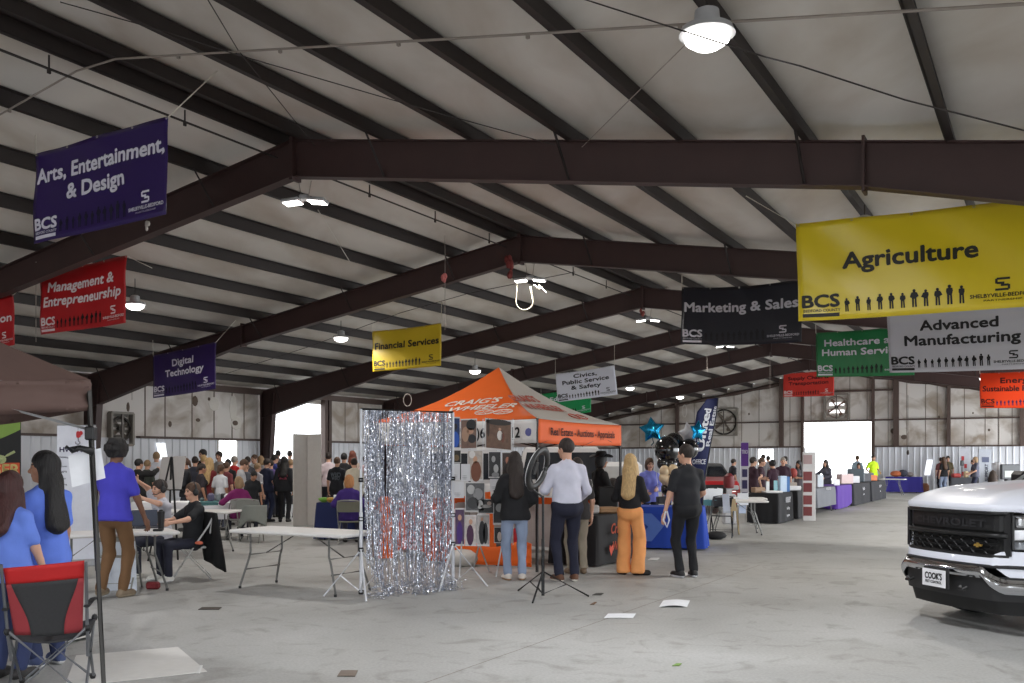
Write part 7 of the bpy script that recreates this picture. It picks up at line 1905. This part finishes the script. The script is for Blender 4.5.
for r_i in range(3):
    for k in range(9):
        e = -.60 + .15 * k + (.075 if r_i % 2 else 0)
        if abs(e) > .66: continue
        z = .77 + .05 * r_i; mb = MB()
        P = [TP(e + dx, bow(e + dx) + .02, z + dz) for dx, dz in ((-.075, 0), (-.045, .022), (.045, .022), (.075, 0), (.045, -.022), (-.045, -.022))]
        mb.tube(P, .008, 4, closed=True); mb.build('mesh_cell', GB, gr, world=True)
for sx in (-1, 1):
    mb = MB(); mb.grid(lambda u, v: TP(sx * (.70 + .06 * u), bow(.72) - .005 + .02 * u, .74 + .39 * v), 2, 3, .02); mb.build('grille_side', GB, gr, world=True)
mb = MB(); ec = .475; bw = [(x * .72, y * .72) for x, y in [(-.065, -.012), (-.065 + .012, .016), (-.022, .016), (-.016, .03), (.026, .03), (.02, .016), (.075, .016), (.063, -.012), (.018, -.012), (.012, -.028), (-.03, -.028), (-.024, -.012)]]
mb.prism(bw, TP(ec, bow(ec) - .01, .828), TE, (0, 0, 1), -TBk, .012); mb.build('gold_emblem', C((196, 160, 84), .3, metal=.7), gr, world=True)
# white surround under grille and fenders
def surr(u, v):
    e = (u - .5) * 2 * HWD; a = abs(e)
    z1 = .735 if a < .60 else (.735 + (a - .60) / .1 * .05 if a < .70 else .785 + .0)
    z0 = .645 if a < .66 else (.645 - (a - .66) / .10 * .11 if a < .76 else .535)
    return TP(e, bow(e) - .02 + .03 * v * v, z0 + (z1 - z0) * v)
mb = MB(); mb.grid(surr, 48, 5, .02); tb(mb, 'front_fascia', WP)
# headlights
for sx in (-1, 1):
    hl = thing('headlight', None, None, (0, 0, 0)); hl.parent = tk
    def hs(u, v, sx=sx):
        e = sx * (.755 + .20 * u); return TP(e, bow(e) + .0, .80 + .31 * v + .02 * u)
    mb = MB(); mb.grid(hs, 8, 6, .03); mb.build('lamp_recess', M('lamp_black', (20, 20, 22), .3, coat=.5), hl, world=True)
    for k, (za, zb_) in enumerate(((1.0, 1.10), (.89, .98), (.80, .87))):
        mb = MB(); mb.grid(lambda u, v, sx=sx: TP(sx * (.77 + .18 * u), bow(.77 + .18 * u) - .014, za + (zb_ - za) * v + .015 * u), 6, 4, .015)
        mb.build('lamp_lens', [CHR, M('drl_white', (236, 238, 244), .2, coat=.6), M('lamp_grey', (150, 154, 160), .15, metal=.6)][k], hl, world=True, smooth=True)
# chrome bumper with dropped ends
def bum(u, v):
    e = (u - .5) * 2 * (HWD + .01); a = abs(e)
    drop = 0 if a < .58 else min(1, (a - .58) / .16)
    z1 = .64 - .105 * drop; z0 = .535 - .135 * drop
    return TP(e, bow(e) - .07 - .035 * math.sin(PI * v) + (.0 if a < .9 else (a - .9) * .8), z0 + (z1 - z0) * v)
mb = MB(); mb.grid(bum, 60, 8, .025); tb(mb, 'chrome_bumper', CHR, angle=80)
mb = MB(); mb.grid(lambda u, v: TP((u - .5) * 2 * .92, bow((u - .5) * 2 * .92) - .045 + .03 * v, .64 + .02 * v), 30, 2, .015); tb(mb, 'bumper_step', DK)
# black lower valance with tow hooks, air dam
mb = MB(); mb.grid(lambda u, v: TP((u - .5) * 2 * .93, bow((u - .5) * 2 * .93) - .01 - .03 * v, .33 + .22 * v), 36, 5, .03); tb(mb, 'lower_valance', DK)
mb = MB(); mb.grid(lambda u, v: TP((u - .5) * 2 * .80, bow((u - .5) * 2 * .8) + .07 - .05 * v, .20 + .15 * v), 30, 3, .03); tb(mb, 'air_dam', M('air_dam_black', (18, 18, 19), .7))
for e in (-.52, .34):
    mb = MB(); mb.tube([TP(e - .05, bow(e) - .05, .43), TP(e - .03, bow(e) - .085, .41), TP(e + .03, bow(e) - .085, .41), TP(e + .05, bow(e) - .05, .43)], .016, 6); tb(mb, 'tow_hook', M('hook_dark', (14, 14, 15), .4))
# plate
pl = thing('front_plate', None, None, (0, 0, 0)); pl.parent = tk
ep = .05
mb = MB(); mb.box(TP(ep, bow(ep) - .125, .49), (.34, .02, .19), Matrix((TE, TBk, (0, 0, 1))).transposed(), .006); mb.build('plate_holder', DK, pl, world=True)
mb = MB(); mb.box(TP(ep - .02, bow(ep) - .14, .485), (.315, .008, .165), Matrix((TE, TBk, (0, 0, 1))).transposed(), .003); mb.build('plate', C((228, 228, 232), .35), pl, world=True)
mb = MB(); put_text(mb, "COOK'S", lambda x, y: TP(ep - .02 + x, bow(ep) - .147, .485 + y), 0, -.01, .062, width=.26, bold=.05); put_text(mb, 'PEST CONTROL', lambda x, y: TP(ep - .02 + x, bow(ep) - .147, .445 + y), 0, -.01, .026, width=.25, bold=.05); mb.build('plate_lettering', C((30, 30, 34), .5), pl, world=True)
# fenders, doors, cab, bed
for sx in (-1, 1):
    def fen(u, v, sx=sx):
        b = .44 + u * (1.75 - .44); zt = 1.17 + .04 * u; 
        wr = 0.0; d = abs(b - .98); za = .36
        if d < .52: za = max(za, math.sqrt(max(0, .52 ** 2 - d * d)) + .42)
        z = za + (zt - za) * v
        return TP(sx * (HWD + .035 * math.exp(-((d - .55) / .2) ** 2) + .0 - .04 * v * v), b, z)
    mb = MB(); mb.grid(fen, 30, 6, .03); tb(mb, 'front_fender', WP)
    mb = MB(); mb.grid(lambda u, v: TP(sx * (HWD - .03 * (1 - u)), bow(HWD) - .03 + .12 * u, .55 + .57 * v) if False else TP(sx * (.955 + .02 * u), .36 + .10 * u, .56 + .24 * v), 3, 4, .02); tb(mb, 'fender_corner', WP)
    mb = MB(); mb.grid(lambda u, v: TP(sx * (HWD - .04 * v * v), 1.76 + 2.0 * u, .42 + .78 * v), 8, 6, .03); tb(mb, 'door', WP)
    mb = MB(); mb.grid(lambda u, v: TP(sx * (HWD - .02 - .2 * v), 2.05 + 1.65 * u - .0 * v + (.45 * v if u < .01 else 0), 1.24 + .52 * v), 6, 3, .01); tb(mb, 'side_window', M('truck_glass', (26, 30, 34), .08, coat=.8))
    mb = MB(); mb.grid(lambda u, v: TP(sx * HWD, 3.8 + 1.9 * u, .5 + .75 * v), 6, 3, .03); tb(mb, 'bed_side', WP)
    for b in (.98, 4.65):
        R = Matrix((TBk, Vector((0, 0, 1)), TE)).transposed()
        mb = MB(); mb.lathe([(.2, -.13), (.36, -.13), (.40, -.09), (.40, .09), (.36, .13), (.2, .13)], TP(sx * .80, b, .40), 28, R); wh = tb(mb, 'wheel', M('tyre_rubber', (22, 22, 23), .85))
        mb = MB(); mb.lathe([(.03, -.10), (.2, -.12), (.26, -.13), (.26, .13), (.2, .12), (.03, .10)], TP(sx * .80, b, .40), 20, R); tb(mb, 'rim', M('truck_rim', (120, 122, 126), .35, metal=.8), parent=wh)
    mb = MB(); mb.box(TP(sx * (HWD + .16), 1.98, 1.36), (.22, .12, .26), Matrix((TE, TBk, (0, 0, 1))).transposed(), .04); tb(mb, 'door_mirror', DK)
    mb = MB(); mb.tube([TP(sx * .88, 1.45, 1.27), TP(sx * .80, 1.95, 1.60), TP(sx * .72, 2.35, 1.82)], .05, 6); tb(mb, 'windshield_pillar', M('pillar_grey', (98, 106, 108), .4))
mb = MB(); mb.grid(lambda u, v: TP((u - .5) * 2 * (.84 - .14 * v), 1.5 + .82 * v - .06 * math.sin(PI * u), 1.27 + .54 * v), 10, 5, .012); tb(mb, 'windshield', M('truck_glass', (26, 30, 34), .08, coat=.8))
mb = MB(); mb.grid(lambda u, v: TP((u - .5) * 2 * .74, 2.3 + 1.5 * v, 1.82 + .06 * math.sin(PI * v)), 8, 6, .04); tb(mb, 'cab_roof', WP)
mb = MB(); mb.grid(lambda u, v: TP((u - .5) * 2 * .86, 1.42 + .12 * v, 1.30 + .0 * v), 8, 2, .02); tb(mb, 'cowl', DK)
mb = MB(); mb.tube([TP(-.6, 1.5, 1.315), TP(-.1, 1.52, 1.33)], .012, 5); tb(mb, 'wiper', BLKP)
mb = MB(); mb.box(TP(0, 2.6, .5), (1.5, 4.6, .3), Matrix((TE, TBk, (0, 0, 1))).transposed(), .05); tb(mb, 'chassis', DK)
mb = MB(); mb.box(TP(0, .9, .75), (1.3, 1.1, .6), Matrix((TE, TBk, (0, 0, 1))).transposed(), .05); tb(mb, 'engine_bay', M('grille_void', (8, 8, 9)))
mb = MB(); mb.box(TP(0, 5.72, .85), (1.9, .06, .7), Matrix((TE, TBk, (0, 0, 1))).transposed(), .02); tb(mb, 'tailgate', WP)
mb = MB(); mb.box(TP(0, 3.8, 1.45), (1.5, .05, .7), Matrix((TE, TBk, (0, 0, 1))).transposed(), .02); tb(mb, 'cab_back', WP)
